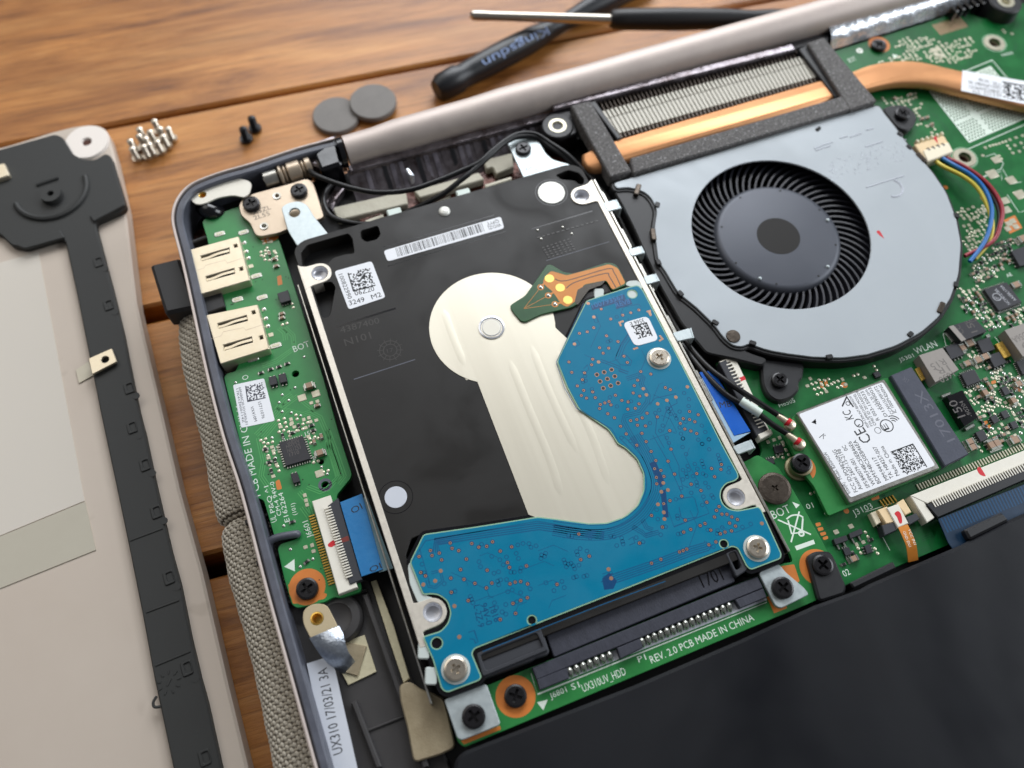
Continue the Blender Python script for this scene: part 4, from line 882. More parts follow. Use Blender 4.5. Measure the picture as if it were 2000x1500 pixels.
# ================================================================== drive carrier
cr = thing('drive_carrier', 'grey sheet metal carrier clipped round the hard drive', 'bracket', (30, 36), -7.6)
mb = MB(); mb.plate([(-5.35, -14.5), (-5.0, -14.5), (-5.0, 76), (-5.35, 76)], -7.4, -0.9, 0.1); mb.split('side_wall', 'steel', cr)
mb = MB(); mb.plate([(66.1, -13), (66.6, -13), (66.6, 80), (66.1, 80)], -7.4, -0.15, 0.1)
for y0, y1 in ((72, 77), (60, 66), (48, 56), (34, 42), (20, 28)):
    mb.plate(rnd([(66.6, y0), (67.4, y0 + 0.3), (67.4, y1 - 0.3), (66.6, y1)], 0.3, 2), -7, -1.0, 0.2)
mb.obj('side_wall', 'steel', cr)
for q in ([(1177, 397), (1201, 389), (1211, 407), (1187, 413)], [(1226, 487), (1250, 480), (1257, 494), (1233, 501)], [(1256, 540), (1278, 534), (1286, 549), (1263, 556)], [(1313, 650), (1347, 640), (1353, 660), (1323, 667)], [(1431, 872), (1464, 859), (1473, 876), (1441, 888)]):
    mb = MB(); pl = P(q, 0.1); mb.plate(rnd(pl, 0.4, 3), -0.35, 0.1, 0.12)
    e = pl[1], pl[2]; mb.plate([e[0], e[1], (e[1][0] + 0.45, e[1][1]), (e[0][0] + 0.45, e[0][1])], -3.5, -0.05, 0.1); mb.obj('clip_tab', 'zinc', cr)
mb = MB(); zz = -0.9
mb.plate([rnd(P([(549, 405), (562, 396), (584, 392), (600, 400), (613, 422), (643, 459), (582, 483), (562, 450)], zz), 0.8, 4), circ(at(575, 415, zz), 1.25, 20)], zz - 0.5, zz, 0.1); mb.obj('fixing_tab', 'zinc', cr)
mb = MB(); zz = -1.8
mb.plate([rnd(P([(990, 277), (1012, 267), (1038, 266), (1055, 280), (1066, 300), (1080, 312), (1114, 321), (1110, 330), (1025, 352)], zz), 1.0, 4)], zz - 0.5, zz, 0.1); t1 = mb.obj('fixing_tab', 'zinc', cr)
mb = MB(); mb.text('M2L', at(1030, 338, zz), at(1062, 328, zz), zz + 0.01, 1.6); mb.obj('stamped_text', 'paper_grey', t1)
zz = -1.0
mb = MB(); mb.plate(rnd(P([(867, 1366), (950, 1335), (977, 1412), (974, 1417), (902, 1446), (893, 1442)], zz), 0.6, 3), zz - 0.8, zz, 0.12); mb.obj('fixing_tab', 'zinc', cr)
mb = MB(); mb.plate(rnd(P([(1481, 1118), (1522, 1101), (1534, 1117), (1570, 1147), (1581, 1161), (1526, 1188), (1515, 1184), (1500, 1155)], zz), 0.6, 3), zz - 0.8, zz, 0.12); mb.obj('fixing_tab', 'zinc', cr)

# ================================================================== drive board with its connector
db = thing('drive_board', 'light green strip board with black connector below the hard drive', 'circuit board', at(1250, 1290, -3.2), -5.0)
ZD = -3.0
bo = [(1448, 905), (1480, 888), (1520, 912), (1548, 955), (1580, 1010), (1616, 1076), (1640, 1150), (1592, 1174), (1515, 1206), (906, 1460), (893, 1448), (876, 1366), (960, 1335), (1030, 1306), (1480, 1124), (1530, 1100), (1549, 1098), (1541, 1075), (1524, 1043), (1490, 990)]
mb = MB(); mb.plate(rnd(P(bo, ZD), 0.6, 3), ZD - 1.0, ZD, 0.08); mb.obj('board', 'green_light', db)
zs = ZD + 0.012
mb = MB(); mb.ring(at(1007, 1360, ZD), 1.2, 3.55, zs, 40); mb.flat(P([(900, 1447), (977, 1417), (978, 1425), (906, 1454)], ZD), zs); mb.flat(rnd(P([(1524, 1106), (1551, 1102), (1562, 1135), (1540, 1150)], ZD), 0.3), zs); mb.flat(P([(1497, 1166), (1530, 1155), (1537, 1188), (1512, 1198)], ZD), zs)
mb.ring(at(1597, 1108, ZD), 1.2, 3.5, zs + 0.002, 40); mb.split('copper_patch', 'orange_mask', db)
mb = MB()
for s_, p, q, h in (('J6801', (1076, 1365), (1108, 1351), 0.95), ('S1', (1118, 1348), (1133, 1342), 1.05), ('UX310UV_HDD', (1140, 1352), (1224, 1317), 1.35), ('P1', (1248, 1294), (1263, 1288), 1.05), ('REV. 2.0 PCB MADE IN CHINA', (1273, 1296), (1474, 1211), 1.3), ('BOT', (1511, 1014), (1546, 1000), 1.7)):
    mb.text(s_, at(*p, ZD), at(*q, ZD), zs, h)
mb.flat(P([(1049, 1372), (1070, 1366), (1061, 1387)], ZD), zs); mb.flat(P([(1547, 980), (1562, 986), (1555, 993)], ZD), zs); mb.flat(P([(1552, 1067), (1589, 1054), (1592, 1062), (1556, 1075)], ZD), zs)
mb.line(P([(1519, 1015), (1584, 1044)], ZD), 0.3, zs); mb.line(P([(1561, 999), (1545, 1059)], ZD), 0.3, zs + 0.002)
mb.line(P([(1539, 1016), (1546, 1042), (1566, 1040), (1568, 1012), (1539, 1016)], ZD), 0.3, zs + 0.001); mb.line(P(spline([(1536, 1014), (1546, 1007), (1560, 1006), (1569, 1011)], 4), ZD), 0.3, zs + 0.003); mb.ring(at(1565, 1042, ZD), 0.3, 0.65, zs + 0.002)
mb.line(P([(1037, 1315), (1050, 1356), (1498, 1176)], ZD), 0.14, zs); stuff(mb.obj('silkscreen', 'silk', db))
# connector
ZK = -1.3
mb = MB(); mb.plate(rnd(P([(1062, 1228), (1418, 1086), (1436, 1136), (1082, 1284)], ZK - 0.2), 0.4), -5, ZK - 0.2, 0.15); sk = mb.obj('connector_tongue', 'sata_plastic', db)
mb = MB(); mb.text('1701', at(1428, 1121, ZK), at(1372, 1142, ZK), ZK - 0.17, -2.6); 
mb = MB(); mb.text('1701', at(1374, 1148, ZK - .2), at(1415, 1132, ZK - .2), ZK - 0.17, 2.6); mb.obj('moulded_text', 'black_gloss', sk)
mb = MB(); mb.plate(P([(1039, 1304), (1480, 1125), (1491, 1148), (1048, 1328)], ZK), ZD + 0.05, ZK, 0.15); k_ = mb.obj('connector_body', 'sata_plastic', db)
for q in ([(1048.5, 1327), (1108, 1303.5), (1111, 1325), (1054, 1348)], [(1205, 1265.5), (1250, 1247), (1256, 1265), (1212, 1287)], [(1436, 1171.5), (1491, 1149), (1498, 1166), (1446, 1188)]):
    mb = MB(); mb.plate(P(q, ZK - 0.02), ZD + 0.05, ZK - 0.02, 0.12); mb.obj('connector_block', 'sata_plastic', k_)
mb = MB(); mb.plate(P([(1056, 1348), (1100, 1312), (1205, 1268), (1250, 1250), (1440, 1172), (1497, 1168), (1498, 1172)], ZD + 0.15), ZD, ZD + 0.15); mb.obj('solder_strip', 'paper_grey', db)
pin = MB()
pts = [(0, 0.75, 0.9), (0, 0.45, 1.05), (0, 0.1, 0.85), (0, -0.3, 0.35), (0, -0.7, 0.2)]
pin.tube(pts, [0.42, 0.52, 0.54, 0.54, 0.35], 10); pinm = shared(pin, 'pin', 'solder')
for (p, q, n) in (((1114, 1314), (1191, 1283), 7), ((1254, 1256), (1424, 1187), 15)):
    for i in range(n):
        t = i / (n - 1); inst('contact_pin', pinm, db, at(p[0] + (q[0] - p[0]) * t, p[1] + (q[1] - p[1]) * t, ZD + 0.6), ZD + 0.15)
# ================================================================== shared surface-mount pieces
def mk(fn, name, mats):
    b = MB(); fn(b); return shared(b, name, mats)
def chip2(L, W_, H):
    def f(b):
        b.box((0, 0), L * 0.62, W_, 0, H, 0, 0.04, 0)
        for s in (-1, 1): b.box((s * L * 0.405, 0), L * 0.19, W_ * 1.03, 0, H * 1.04, 0, 0.04, 1)
        for s in (-1, 1): b.box((s * L * 0.55, 0), L * 0.2, W_ * 1.15, -0.02, H * 0.25, 0, 0.04, 1)
    return f
SM = {'cap': mk(chip2(1.1, 0.6, 0.55), 'capacitor', ['cap_brown', 'solder']), 'res': mk(chip2(1.0, 0.52, 0.38), 'resistor', ['res_black', 'solder']),
      'bcap': mk(chip2(1.9, 1.15, 1.1), 'capacitor', ['cap_brown', 'solder'])}
def padpair(b):
    for s in (-1, 1): b.lathe((s * 0.48, 0), [(0.36, -0.01), (0.33, 0.06), (0.18, 0.12), (0.01, 0.13)], 8)
SM['pads'] = mk(padpair, 'pads', ['tin_pad'])
def padsq(b):
    b.plate(rnd(rect((0, 0), 0.8, 0.7), 0.12, 2), -0.02, 0.08, 0.05)
SM['pad'] = mk(padsq, 'pad', ['tin_pad'])
def bigpad(b): b.plate(rnd(rect((0, 0), 1.7, 1.5), 0.15, 2), -0.02, 0.10, 0.06)
SM['bigpad'] = mk(bigpad, 'pad', ['tin_pad'])
def dotf(b): b.lathe((0, 0), [(0.42, -0.01), (0.36, 0.08), (0.2, 0.14), (0.01, 0.15)], 12)
SM['dot'] = mk(dotf, 'dot', ['solder'])
SN = {'cap': 'chip_capacitor', 'res': 'chip_resistor', 'bcap': 'chip_capacitor', 'pads': 'solder_pads', 'pad': 'solder_pad', 'bigpad': 'solder_pad', 'dot': 'test_point'}
def smd(parent, kind, u, v, z, a=0.0, sc=1.0): return inst(SN[kind], SM[kind], parent, at(u, v, z), z, a, (sc, sc, 1) if sc != 1 else None)
TAKEN = []
def cluster(parent, poly, z, pitch, kinds, dens, seed, jit=0.12):
    rg = random.Random(seed); pl = P(poly, z); x0, x1 = min(p[0] for p in pl), max(p[0] for p in pl); y0, y1 = min(p[1] for p in pl), max(p[1] for p in pl)
    y = y0
    while y < y1:
        x = x0
        while x < x1:
            q = (x + rg.uniform(-jit, jit), y + rg.uniform(-jit, jit))
            if rg.random() < dens and inside(q, pl) and all(not inside(q, t) for t in TAKEN):
                k = rg.choice(kinds); inst(SN[k], SM[k], parent, q, z, rg.choice((0, math.pi / 2)) if k != 'dot' else 0)
            x += pitch[0]
        y += pitch[1]
def ic(parent, corners, z, h, pins=0, sides=(0, 2), name='ic_chip', mt='chip_black', pl=0.45, keep=True, pm='solder'):
    """corners: px of the top face; pins per side on the given sides"""
    t = P(corners, z + h); TAKEN.append(offset(ccw(t), -0.5)) if keep else None
    b = MB(); b.plate(t, z + 0.05, z + h, 0.06, 0)
    for s in sides:
        p, q = t[s], t[(s + 1) % 4]; cx_ = (sum(c[0] for c in t) / 4, sum(c[1] for c in t) / 4)
        for i in range(pins):
            f = (i + 0.5) / pins; x, y = p[0] + (q[0] - p[0]) * f, p[1] + (q[1] - p[1]) * f
            nx, ny = q[1] - p[1], p[0] - q[0]; ln = math.hypot(nx, ny); nx /= ln; ny /= ln
            if (x - cx_[0]) * nx + (y - cx_[1]) * ny < 0: nx, ny = -nx, -ny
            w_ = min(0.36, dist(p, q) / pins * 0.5)
            b.plate(rect((x + nx * pl * 0.5, y + ny * pl * 0.5), pl, w_, math.atan2(ny, nx)), z, z + min(0.3, h * 0.5), 0.04, 1)
    return b.obj(name, [mt, pm], parent)

# ================================================================== left board with the usb ports
ub = thing('usb_board', 'narrow green board with two metal ports along the left edge', 'circuit board', at(560, 800, -5), -5.4)
ZU = -4.0
uo = [(395, 434), (400, 427), (466, 403), (500, 420), (545, 468), (588, 600), (632, 740), (662, 847), (687, 925), (685, 934), (657, 968), (706, 1147), (703, 1156), (665, 1168), (652, 1166), (635, 1176), (580, 1188), (570, 1181), (555, 1130), (542, 1071), (548, 1062), (578, 1053), (587, 1047), (583, 1038), (543, 1050), (535, 1045), (515, 977), (500, 972), (492, 957), (437, 737), (443, 729), (460, 725), (468, 706), (450, 650), (440, 597), (430, 572), (415, 520), (405, 467)]
uh = [((577, 730), 0.75), ((635, 947), 0.75), ((627, 902), 0.55)]
mb = MB(); mb.plate([rnd(P(uo, ZU), 0.5, 3)] + [circ(at(*q, ZU), r, 16) for q, r in uh], ZU - 1.1, ZU, 0.08); mb.obj('board', 'green_left', ub)
z = ZU + 0.012
mb = MB(); mb.ring(at(635, 947, ZU), 0.8, 1.35, z, 24); mb.obj('plated_ring', 'frame_grey', ub)
mb = MB(); mb.ring(at(600, 1146, ZU), 1.0, 3.4, z, 40); mb.flat(rnd(P([(572, 1180), (562, 1140), (600, 1150), (640, 1160), (634, 1170)], ZU), 0.4), z - 0.004); mb.flat(rnd(P([(541, 540), (549, 537), (552, 555), (543, 558)], ZU), 0.2), z); mb.flat(rnd(P([(538, 940), (546, 936), (551, 955), (541, 957)], ZU), 0.3), z)
mb.flat(rnd(P([(466, 408), (478, 420), (490, 440), (500, 460), (518, 476), (542, 468), (548, 452), (500, 400)], ZU), 0.8), z); mb.split('copper_patch', 'orange_mask', ub)
def port(corners, pairs, sq, seam, lbl):
    zt = -1.6; t = rnd(P(corners, zt), 0.35, 3); b = MB(); hs = []
    for s in pairs: hs.append(P(s, zt))
    for s in sq: hs.append(rect(at(*s, zt), 0.65, 0.75, 0.0))
    b.plate([t] + hs, ZU - 3.0, zt, 0.15, bottom=False); o = b.obj('usb_port', 'cream_steel', ub); o['label'] = lbl
    b = MB(); b.plate(offset(ccw(t), 0.4), ZU - 2.5, zt - 0.8); b.obj('port_inside', 'hole_dark', o)
    for s in pairs:
        c0, c1, c2, c3 = P(s, zt); b = MB()
        m0 = ((c0[0] + c3[0]) / 2, (c0[1] + c3[1]) / 2); m1 = ((c1[0] + c2[0]) / 2, (c1[1] + c2[1]) / 2); w_ = dist(c0, c3) * 0.5; pp = []
        for i in range(13):
            f = i / 12; wob = 0.30 * w_ * math.sin(f * 7.0) * (1 - f); dx, dy = (c3[0] - c0[0]) / dist(c0, c3), (c3[1] - c0[1]) / dist(c0, c3)
            pp.append((m0[0] + (m1[0] - m0[0]) * f + dx * wob, m0[1] + (m1[1] - m0[1]) * f + dy * wob, zt - 0.04 - 0.35 * (1 - f) ** 2))
        b.ribbon(pp, [w_ * 0.95] * 13, 0.15); b.obj('spring_tongue', 'cream_steel', o)
    b = MB(); b.line(P(seam, zt), 0.10, zt + 0.008); b.obj('seam', 'tan_steel', o)
port([(371, 487), (466, 461), (488, 547), (391, 575)], [[(392, 500), (447, 484), (448, 494), (394, 509)], [(402, 540), (457, 524), (458, 534), (404, 549)]], [(460, 480), (471, 525)], [(378, 529), (398, 524), (402, 518), (440, 508), (444, 514), (474, 504)], 'metal usb port nearer the hinge')
port([(402, 615), (503, 594), (526, 681), (430, 711)], [[(425, 632), (481, 616), (483, 626), (427, 641)], [(436, 674), (491, 658), (493, 668), (438, 684)]], [(495, 610), (510, 659)], [(412, 662), (432, 656), (436, 648), (476, 640), (480, 645), (514, 634)], 'metal usb port nearer the sticker')
mb = MB(); mb.plate(rnd(P([(392, 580), (432, 568), (440, 598), (402, 612)], -3.2), 0.3), -8, -3.2, 0.2); mb.obj('port_gap', 'black_plastic', ub)
oval = MB(); oval.plate(rnd(rect((0, 0), 2.5, 1.25), 0.6, 4), -0.02, 0.16, 0.1, 0); oval.plate(rnd(rect((0, 0), 1.5, 0.6), 0.28, 3), 0.1, 0.22, 0.05, 1); ovm = shared(oval, 'shield_tab', ['solder', 'tin_pad'])
for q in ((429, 457), (476, 454), (501, 539), (457, 562), (464, 585), (512, 581), (539, 675), (494, 701)): inst('shield_solder', ovm, ub, at(*q, ZU), ZU, ang((371, 487), (466, 461), ZU))
for q in ((477, 474), (481, 491), (485, 504), (515, 604), (519, 622), (523, 637)): smd(ub, 'dot', *q, ZU, 0, 1.25)
for q in ((490, 520), (529, 654)): smd(ub, 'pad', *q, ZU, 0, 1.35)
ic(ub, [(541, 573), (562, 566), (568, 586), (548, 592)], ZU, 1.0, 4, (0, 2))
for q in ((510, 729), (529, 722), (545, 717), (561, 711)): smd(ub, 'res', *q, ZU, 0, 1.0)
for q, k, a in (((536, 507), 'cap', 0), ((540, 521), 'cap', 0), ((527, 496), 'cap', 1.57), ((551, 614), 'cap', 0), ((551, 622), 'cap', 0), ((556, 633), 'pads', 0), ((605, 756), 'bcap', 0), ((590, 777), 'bigpad', 0), ((617, 769), 'bigpad', 0), ((608, 787), 'pad', 0), ((620, 784), 'pad', 0), ((620, 793), 'cap', 0), ((628, 853), 'cap', 1.57), ((614, 863), 'cap', 1.57), ((626, 887), 'bcap', 0), ((571, 846), 'res', 0), ((569, 829), 'pad', 0), ((575, 834), 'pad', 0), ((571, 1020), 'res', 0), ((599, 1098), 'res', 0.4)): smd(ub, k, *q, ZU, a)
for q in ((551, 771), (564, 782), (545, 786), (576, 757), (551, 804), (569, 806), (587, 812), (460, 747), (594, 697), (531, 855), (553, 857), (538, 895), (554, 1027), (567, 1073), (586, 1107), (611, 1092), (628, 912), (639, 926)): smd(ub, 'dot', *q, ZU, 0, 0.8)
ic(ub, [(524, 737), (538, 733), (542, 749), (528, 753)], ZU, 0.9, 2, (0, 2)); ic(ub, [(543, 732), (557, 728), (561, 745), (547, 748)], ZU, 0.9, 2, (0, 2)); ic(ub, [(567, 926), (580, 922), (586, 940), (573, 944)], ZU, 0.9, 2, (0, 2))
qf = ic(ub, [(545, 864), (591, 851), (606, 896), (558, 910)], ZU, 0.8, 10, (0, 1, 2, 3), pl=0.5)
mb = MB(); a_ = ang((545, 864), (591, 851), ZU)
for i, (p, q) in enumerate((((561, 868), (584, 861)), ((560, 876), (586, 868)), ((562, 884), (588, 876)), ((566, 892), (585, 886)))): mb.text(('GL850G', 'HHY52', '1651Z53', '1710')[i], at(*p, ZU + 0.8), at(*q, ZU + 0.8), ZU + 0.815, 0.8)
mb.obj('chip_marking', 'chip_mark', qf)
cluster(ub, [(510, 450), (540, 475), (545, 510), (510, 520)], ZU, (1.25, 0.95), ['pads', 'pad'], 0.55, 11)
cluster(ub, [(534, 830), (560, 810), (618, 810), (625, 860), (608, 870), (590, 845), (545, 860)], ZU, (1.2, 1.0), ['pads', 'pad', 'res', 'pads'], 0.75, 12)
cluster(ub, [(512, 855), (542, 862), (556, 915), (545, 935), (520, 930)], ZU, (1.25, 1.0), ['pads', 'pad', 'pads', 'res'], 0.8, 13)
cluster(ub, [(590, 905), (625, 885), (640, 925), (600, 945)], ZU, (1.4, 1.3), ['pads', 'pad', 'bigpad', 'pad'], 0.60, 14)
cluster(ub, [(582, 970), (600, 966), (606, 985), (588, 990)], ZU, (1.3, 1.1), ['pad'], 0.9, 15); cluster(ub, [(594, 1062), (614, 1056), (622, 1085), (602, 1090)], ZU, (1.35, 1.15), ['pad'], 0.85, 16)
cluster(ub, [(552, 590), (580, 590), (588, 632), (560, 640)], ZU, (1.3, 1.2), ['pads', 'pad'], 0.45, 17)
mb = MB()
for pts in ([(556, 640), (572, 655), (575, 680), (540, 705), (512, 715)], [(545, 640), (556, 650), (558, 665)], [(540, 800), (556, 780), (570, 770)], [(500, 850), (520, 830), (545, 800), (580, 775), (600, 790), (612, 800), (618, 790)], [(510, 860), (522, 846), (560, 800), (590, 810), (605, 805), (625, 815), (640, 850), (645, 880), (660, 930)], [(505, 855), (515, 900), (510, 930), (530, 960)], [(640, 840), (655, 880), (672, 930), (660, 945)], [(585, 960), (605, 985), (612, 1005)], [(590, 990), (604, 1010), (612, 1030)], [(640, 860), (662, 930), (640, 955), (625, 960), (600, 950)]):
    mb.line(P(pts, ZU), 0.18, z); mb.line(inset_line(P(pts, ZU), 0.45), 0.18, z); mb.line(inset_line(P(pts, ZU), -0.45), 0.18, z)
stuff(mb.obj('trace_lines', 'green_trace', ub))
mb = MB(); rg = random.Random(4)
for k in range(90):
    u, v = rg.uniform(440, 690), rg.uniform(480, 1160); q = at(u, v, ZU)
    if inside(q, offset(ccw(P(uo, ZU)), 0.6)): mb.disc(q, 0.15, z + 0.002, 6)
stuff(mb.obj('via_hole', 'hole_dark', ub))
mb = MB()
for s_, p, q, h in (('PCB MADE IN CHINA', (509, 968), (473, 785), 1.45), ('O', (486, 740), (484, 731), 1.3), ('P&Q ^1', (537, 1000), (524, 948), 0.9), ('UL', (541, 1018), (538, 1006), 1.1), ('CM-4 94V-0', (550, 1006), (535, 940), 0.85), ('E162264', (566, 1018), (552, 961), 0.95), ('(101)', (580, 1005), (575, 982), 0.8), ('J6601', (611, 1048), (601, 1016), 1.1), ('BOT', (575, 688), (606, 676), 1.5), ('22', (535, 882), (545, 878), 0.9), ('15', (597, 852), (606, 849), 0.9), ('8', (612, 900), (617, 898), 0.9)):
    mb.text(s_, at(*p, ZU), at(*q, ZU), z + 0.002, h)
mb.flat(P([(555, 1107), (575, 1092), (576, 1116)], ZU), z); stuff(mb.obj('silkscreen', 'silk', ub))
st = sticker(ub, [(455, 752), (516, 739), (537, 822), (471, 836)], ZU, 0.4)
mb = MB(); zs = ZU + 0.075; matrix_code(mb, at(499, 766, ZU), 16, 0.235, ang((455, 752), (516, 739), ZU), zs, 21)
mb.obj('data_code', 'ink_soft', st); mb = MB()
for s_, p, q, h in (('15711076', (504, 786), (512, 818), 0.62), ('VX410M', (489, 795), (497, 824), 0.62), ('60NB0CJ0-IO1030-01', (466, 757), (480, 830), 0.5), ('17K412000114Z', (461, 760), (474, 826), 0.42)): mb.text(s_, at(*p, ZU), at(*q, ZU), zs, h)
mb.obj('printed_text', 'ink_soft', st)
# flat cable socket
ZW = -2.4
mb = MB(); mb.plate(P([(609, 979), (645, 967), (698, 1147), (661, 1161)], ZW), ZU, ZW, 0.12); sk = mb.obj('cable_socket', 'conn_white', ub)
mb = MB(); mb.plate(P([(640, 988), (660, 972), (707, 1132), (683, 1142)], ZW + 0.25), ZU + 0.1, ZW + 0.25, 0.12); mb.obj('locking_bar', 'dark_rubber', sk)
tooth = MB(); tooth.box((0, 0), 1.3, 0.26, 0, 0.3, 0, 0.03); tm = shared(tooth, 'tooth', ['conn_white']); a_ = ang((609, 979), (645, 967), ZW)
for i in range(27): t = i / 26; inst('contact_tooth', tm, ub, at(640 + 42 * t, 992 + 134 * t, ZW + 0.3), ZW + 0.14, a_)
gp = MB(); gp.plate(rect((0, 0), 1.2, 0.3), 0, 0.22, 0.04); gm = shared(gp, 'gpin', ['gold'])
for i in range(27): t = i / 26; inst('socket_pin', gm, ub, at(609 + 39 * t, 1008 + 132 * t, ZU), ZU, a_)
mb = MB(); mb.flat(rnd(P([(640, 1063), (648, 1056), (656, 1054), (656, 1064), (648, 1069), (641, 1068)], ZW), 0.3), ZW + 0.012); mb.flat(rnd(P([(664, 1053), (680, 1046), (682, 1056), (668, 1060)], ZW + 0.25), 0.2), ZW + 0.265, 1); mb.obj('paint_mark', ['red_ink', 'red_dark'], sk)
# blue ribbon into it
rb = thing('blue_ribbon_cable', 'blue taped flat cable beside the left board white socket', 'ribbon cable', at(706, 1050, -4), -6)
mb = MB(); zr = -2.0; mb.plate(P([(664, 981), (707, 964), (748, 1112), (706, 1126)], zr), zr - 0.25, zr, 0.04); t_ = mb.obj('blue_tape', 'blue_tape', rb)
mb = MB(); mb.plate(P([(706, 974), (716, 969), (768, 1110), (740, 1118)], zr - 0.25), zr - 0.45, zr - 0.25); mb.obj('cable_end', 'ribbon_clear', rb)
mb = MB(); mb.text('OI', at(689, 1004, zr), at(709, 993, zr), zr + 0.012, 1.3); mb.text('OI', at(724, 1119, zr), at(746, 1109, zr), zr + 0.012, 1.1); mb.obj('printed_text', 'ink', t_)

# ================================================================== hinge and ground straps on the left
hg = thing('hinge', 'tan metal hinge plate with silver barrel at the laptop corner', 'hinge', at(550, 390, -4), -6)
zh = -2.6
hp = [(466, 402), (472, 388), (490, 379), (560, 360), (600, 348), (612, 356), (634, 424), (615, 431), (600, 440), (560, 448), (545, 455), (508, 462), (498, 458), (488, 435), (470, 420)]
mb = MB(); mb.plate([rnd(P(hp, zh), 0.9, 4), circ(at(541, 383, zh), 0.5, 14), circ(at(516, 442, zh), 0.6, 14)], zh - 1.0, zh, 0.15); mb.obj('hinge_plate', 'tan_steel', hg)
mb = MB(); mb.text('XSZL', at(495, 420, zh), at(530, 408, zh), zh + 0.012, 1.2); mb.text('2L55', at(497, 430, zh), at(528, 420, zh), zh + 0.012, 1.2); mb.obj('stamped_text', 'chip_mark', hg)
for q in ((541, 383), (516, 442)):
    mb = MB(); mb.lathe(at(*q, zh), [(1.0, zh - 0.1), (0.95, zh + 0.22), (0.55, zh + 0.2), (0.5, zh - 0.8), (0.01, zh - 0.8)], 18); mb.obj('rivet', 'steel', hg)
p0, p1 = at(512, 345, -1.5), at(606, 316, -1.5)
def along(t): return (p0[0] + (p1[0] - p0[0]) * t, p0[1] + (p1[1] - p0[1]) * t, -3.2)
for a_, b_, r in ((0, 0.30, 2.1), (0.32, 0.40, 2.45), (0.42, 0.48, 2.2), (0.50, 0.78, 2.5), (0.80, 0.86, 2.1), (0.87, 1.0, 2.4)):
    mb = MB(); q0, q1 = Vector(along(a_)), Vector(along(b_)); d = (q1 - q0).normalized() * 0.25
    mb.tube([q0, q0 + d, q1 - d, q1], [r - 0.3, r, r, r - 0.3], 24); mb.obj('hinge_barrel', 'tan_steel' if a_ else 'steel', hg)
gs = MB(); zg = -1.6
gl = [(370, 388), (373, 376), (386, 364), (410, 352), (440, 347), (475, 349), (492, 356), (488, 376), (478, 386), (455, 381), (425, 386), (400, 398), (382, 400)]
gs.plate([rnd(P(gl, zg), 1.2, 4), circ(at(395, 380, zg), 0.9, 16)], zg - 0.35, zg, 0.1); o = gs.obj('ground_strap', 'strap_white'); tag(o, 'curved white ground strap in the laptop rear left corner', 'ground strap')
mb = MB(); mb.lathe(at(395, 380, zg), [(0.95, zg - 0.1), (0.6, zg - 0.3), (0.4, zg - 1.4), (0.01, zg - 1.4)], 14); b_ = mb.obj('brass_insert', 'gold', o)
# twisted silver strap lower left
fs = thing('twisted_strap', 'twisted silver fabric ground strap with brass eyelet', 'ground strap', at(660, 1250, -5), -7)
mb = MB(); ze = -2.2
eye = at(619, 1208, ze); lp = spline([(592, 1214), (594, 1192), (612, 1180), (636, 1182), (648, 1200), (660, 1225), (668, 1250), (640, 1262), (612, 1252), (600, 1234)], 5, True)
mb.plate([P(lp, ze), circ(eye, 1.15, 18)], ze - 0.3, ze, 0.1); mb.obj('eyelet_end', 'strap_tan', fs)
mb = MB(); mb.lathe(eye, [(1.2, ze + 0.02), (0.95, ze + 0.06), (0.75, ze - 0.3), (0.7, ze - 1.8), (0.01, ze - 1.8)], 18); mb.obj('brass_eyelet', 'gold', fs)
mb = MB(); rows = [((604, 1246), (662, 1222), -2.1, -1.9), ((614, 1262), (670, 1238), -2.0, -1.0), ((626, 1280), (674, 1254), -2.6, -0.6), ((640, 1296), (680, 1272), -3.8, -1.2), ((656, 1308), (688, 1284), -5.2, -2.6), ((672, 1316), (694, 1292), -6.0, -4.6)]
n = 8; vs_ = []
for (l, r, zl_, zr_) in rows:
    for k in range(n + 1):
        f = k / n; zz = zl_ + (zr_ - zl_) * f + 0.8 * math.sin(f * math.pi); vs_.append((*at(l[0] + (r[0] - l[0]) * f, l[1] + (r[1] - l[1]) * f, zz), zz))
mb.add(vs_, [(i * (n + 1) + k, i * (n + 1) + k + 1, (i + 1) * (n + 1) + k + 1, (i + 1) * (n + 1) + k) for i in range(len(rows) - 1) for k in range(n)]); mb.obj('strap_fold', 'strap_silver', fs, smooth=80)
mb = MB(); mb.plate(P([(672, 1253), (716, 1262), (699, 1320), (664, 1310)], -6.2), -6.5, -6.2, 0.05); mb.obj('strap_tail', 'bronze_cloth', fs)
mb = MB(); mb.plate(P([(678, 1252), (712, 1240), (735, 1312), (680, 1338), (668, 1315)], -6.6), -7, -6.6, 0.05); o = mb.obj('adhesive_patch', 'adhesive'); tag(o, 'square cream adhesive patch under the twisted strap', 'adhesive patch')
nl = thing('paper_tag', 'white paper strip with date lettering in the lower left tray', 'label', at(650, 1400, -5), -5.6)
zt = -4.6
mb = MB(); mb.plate(P([(599, 1296), (642, 1282), (655, 1310), (698, 1500), (720, 1610), (672, 1620), (640, 1490)], zt), zt - 0.12, zt); mb.obj('paper_strip', 'paper_grey', nl)
mb = MB(); mb.text('UX310 17/03/21 3A', at(670, 1470, zt), at(638, 1303, zt), zt + 0.012, 1.75); mb.obj('printed_text', 'ink', nl)
mb = MB(); mb.plate(rnd(P([(779, 1337), (801, 1330), (822, 1346), (842, 1352), (868, 1364), (890, 1460), (860, 1474), (808, 1490), (795, 1420), (782, 1370)], -4.4), 1.0), -7.5, -4.4, 0.25); o = mb.obj('conductive_tape', 'bronze_cloth'); tag(o, 'bronze woven conductive tape beside the lower left drive corner', 'tape')
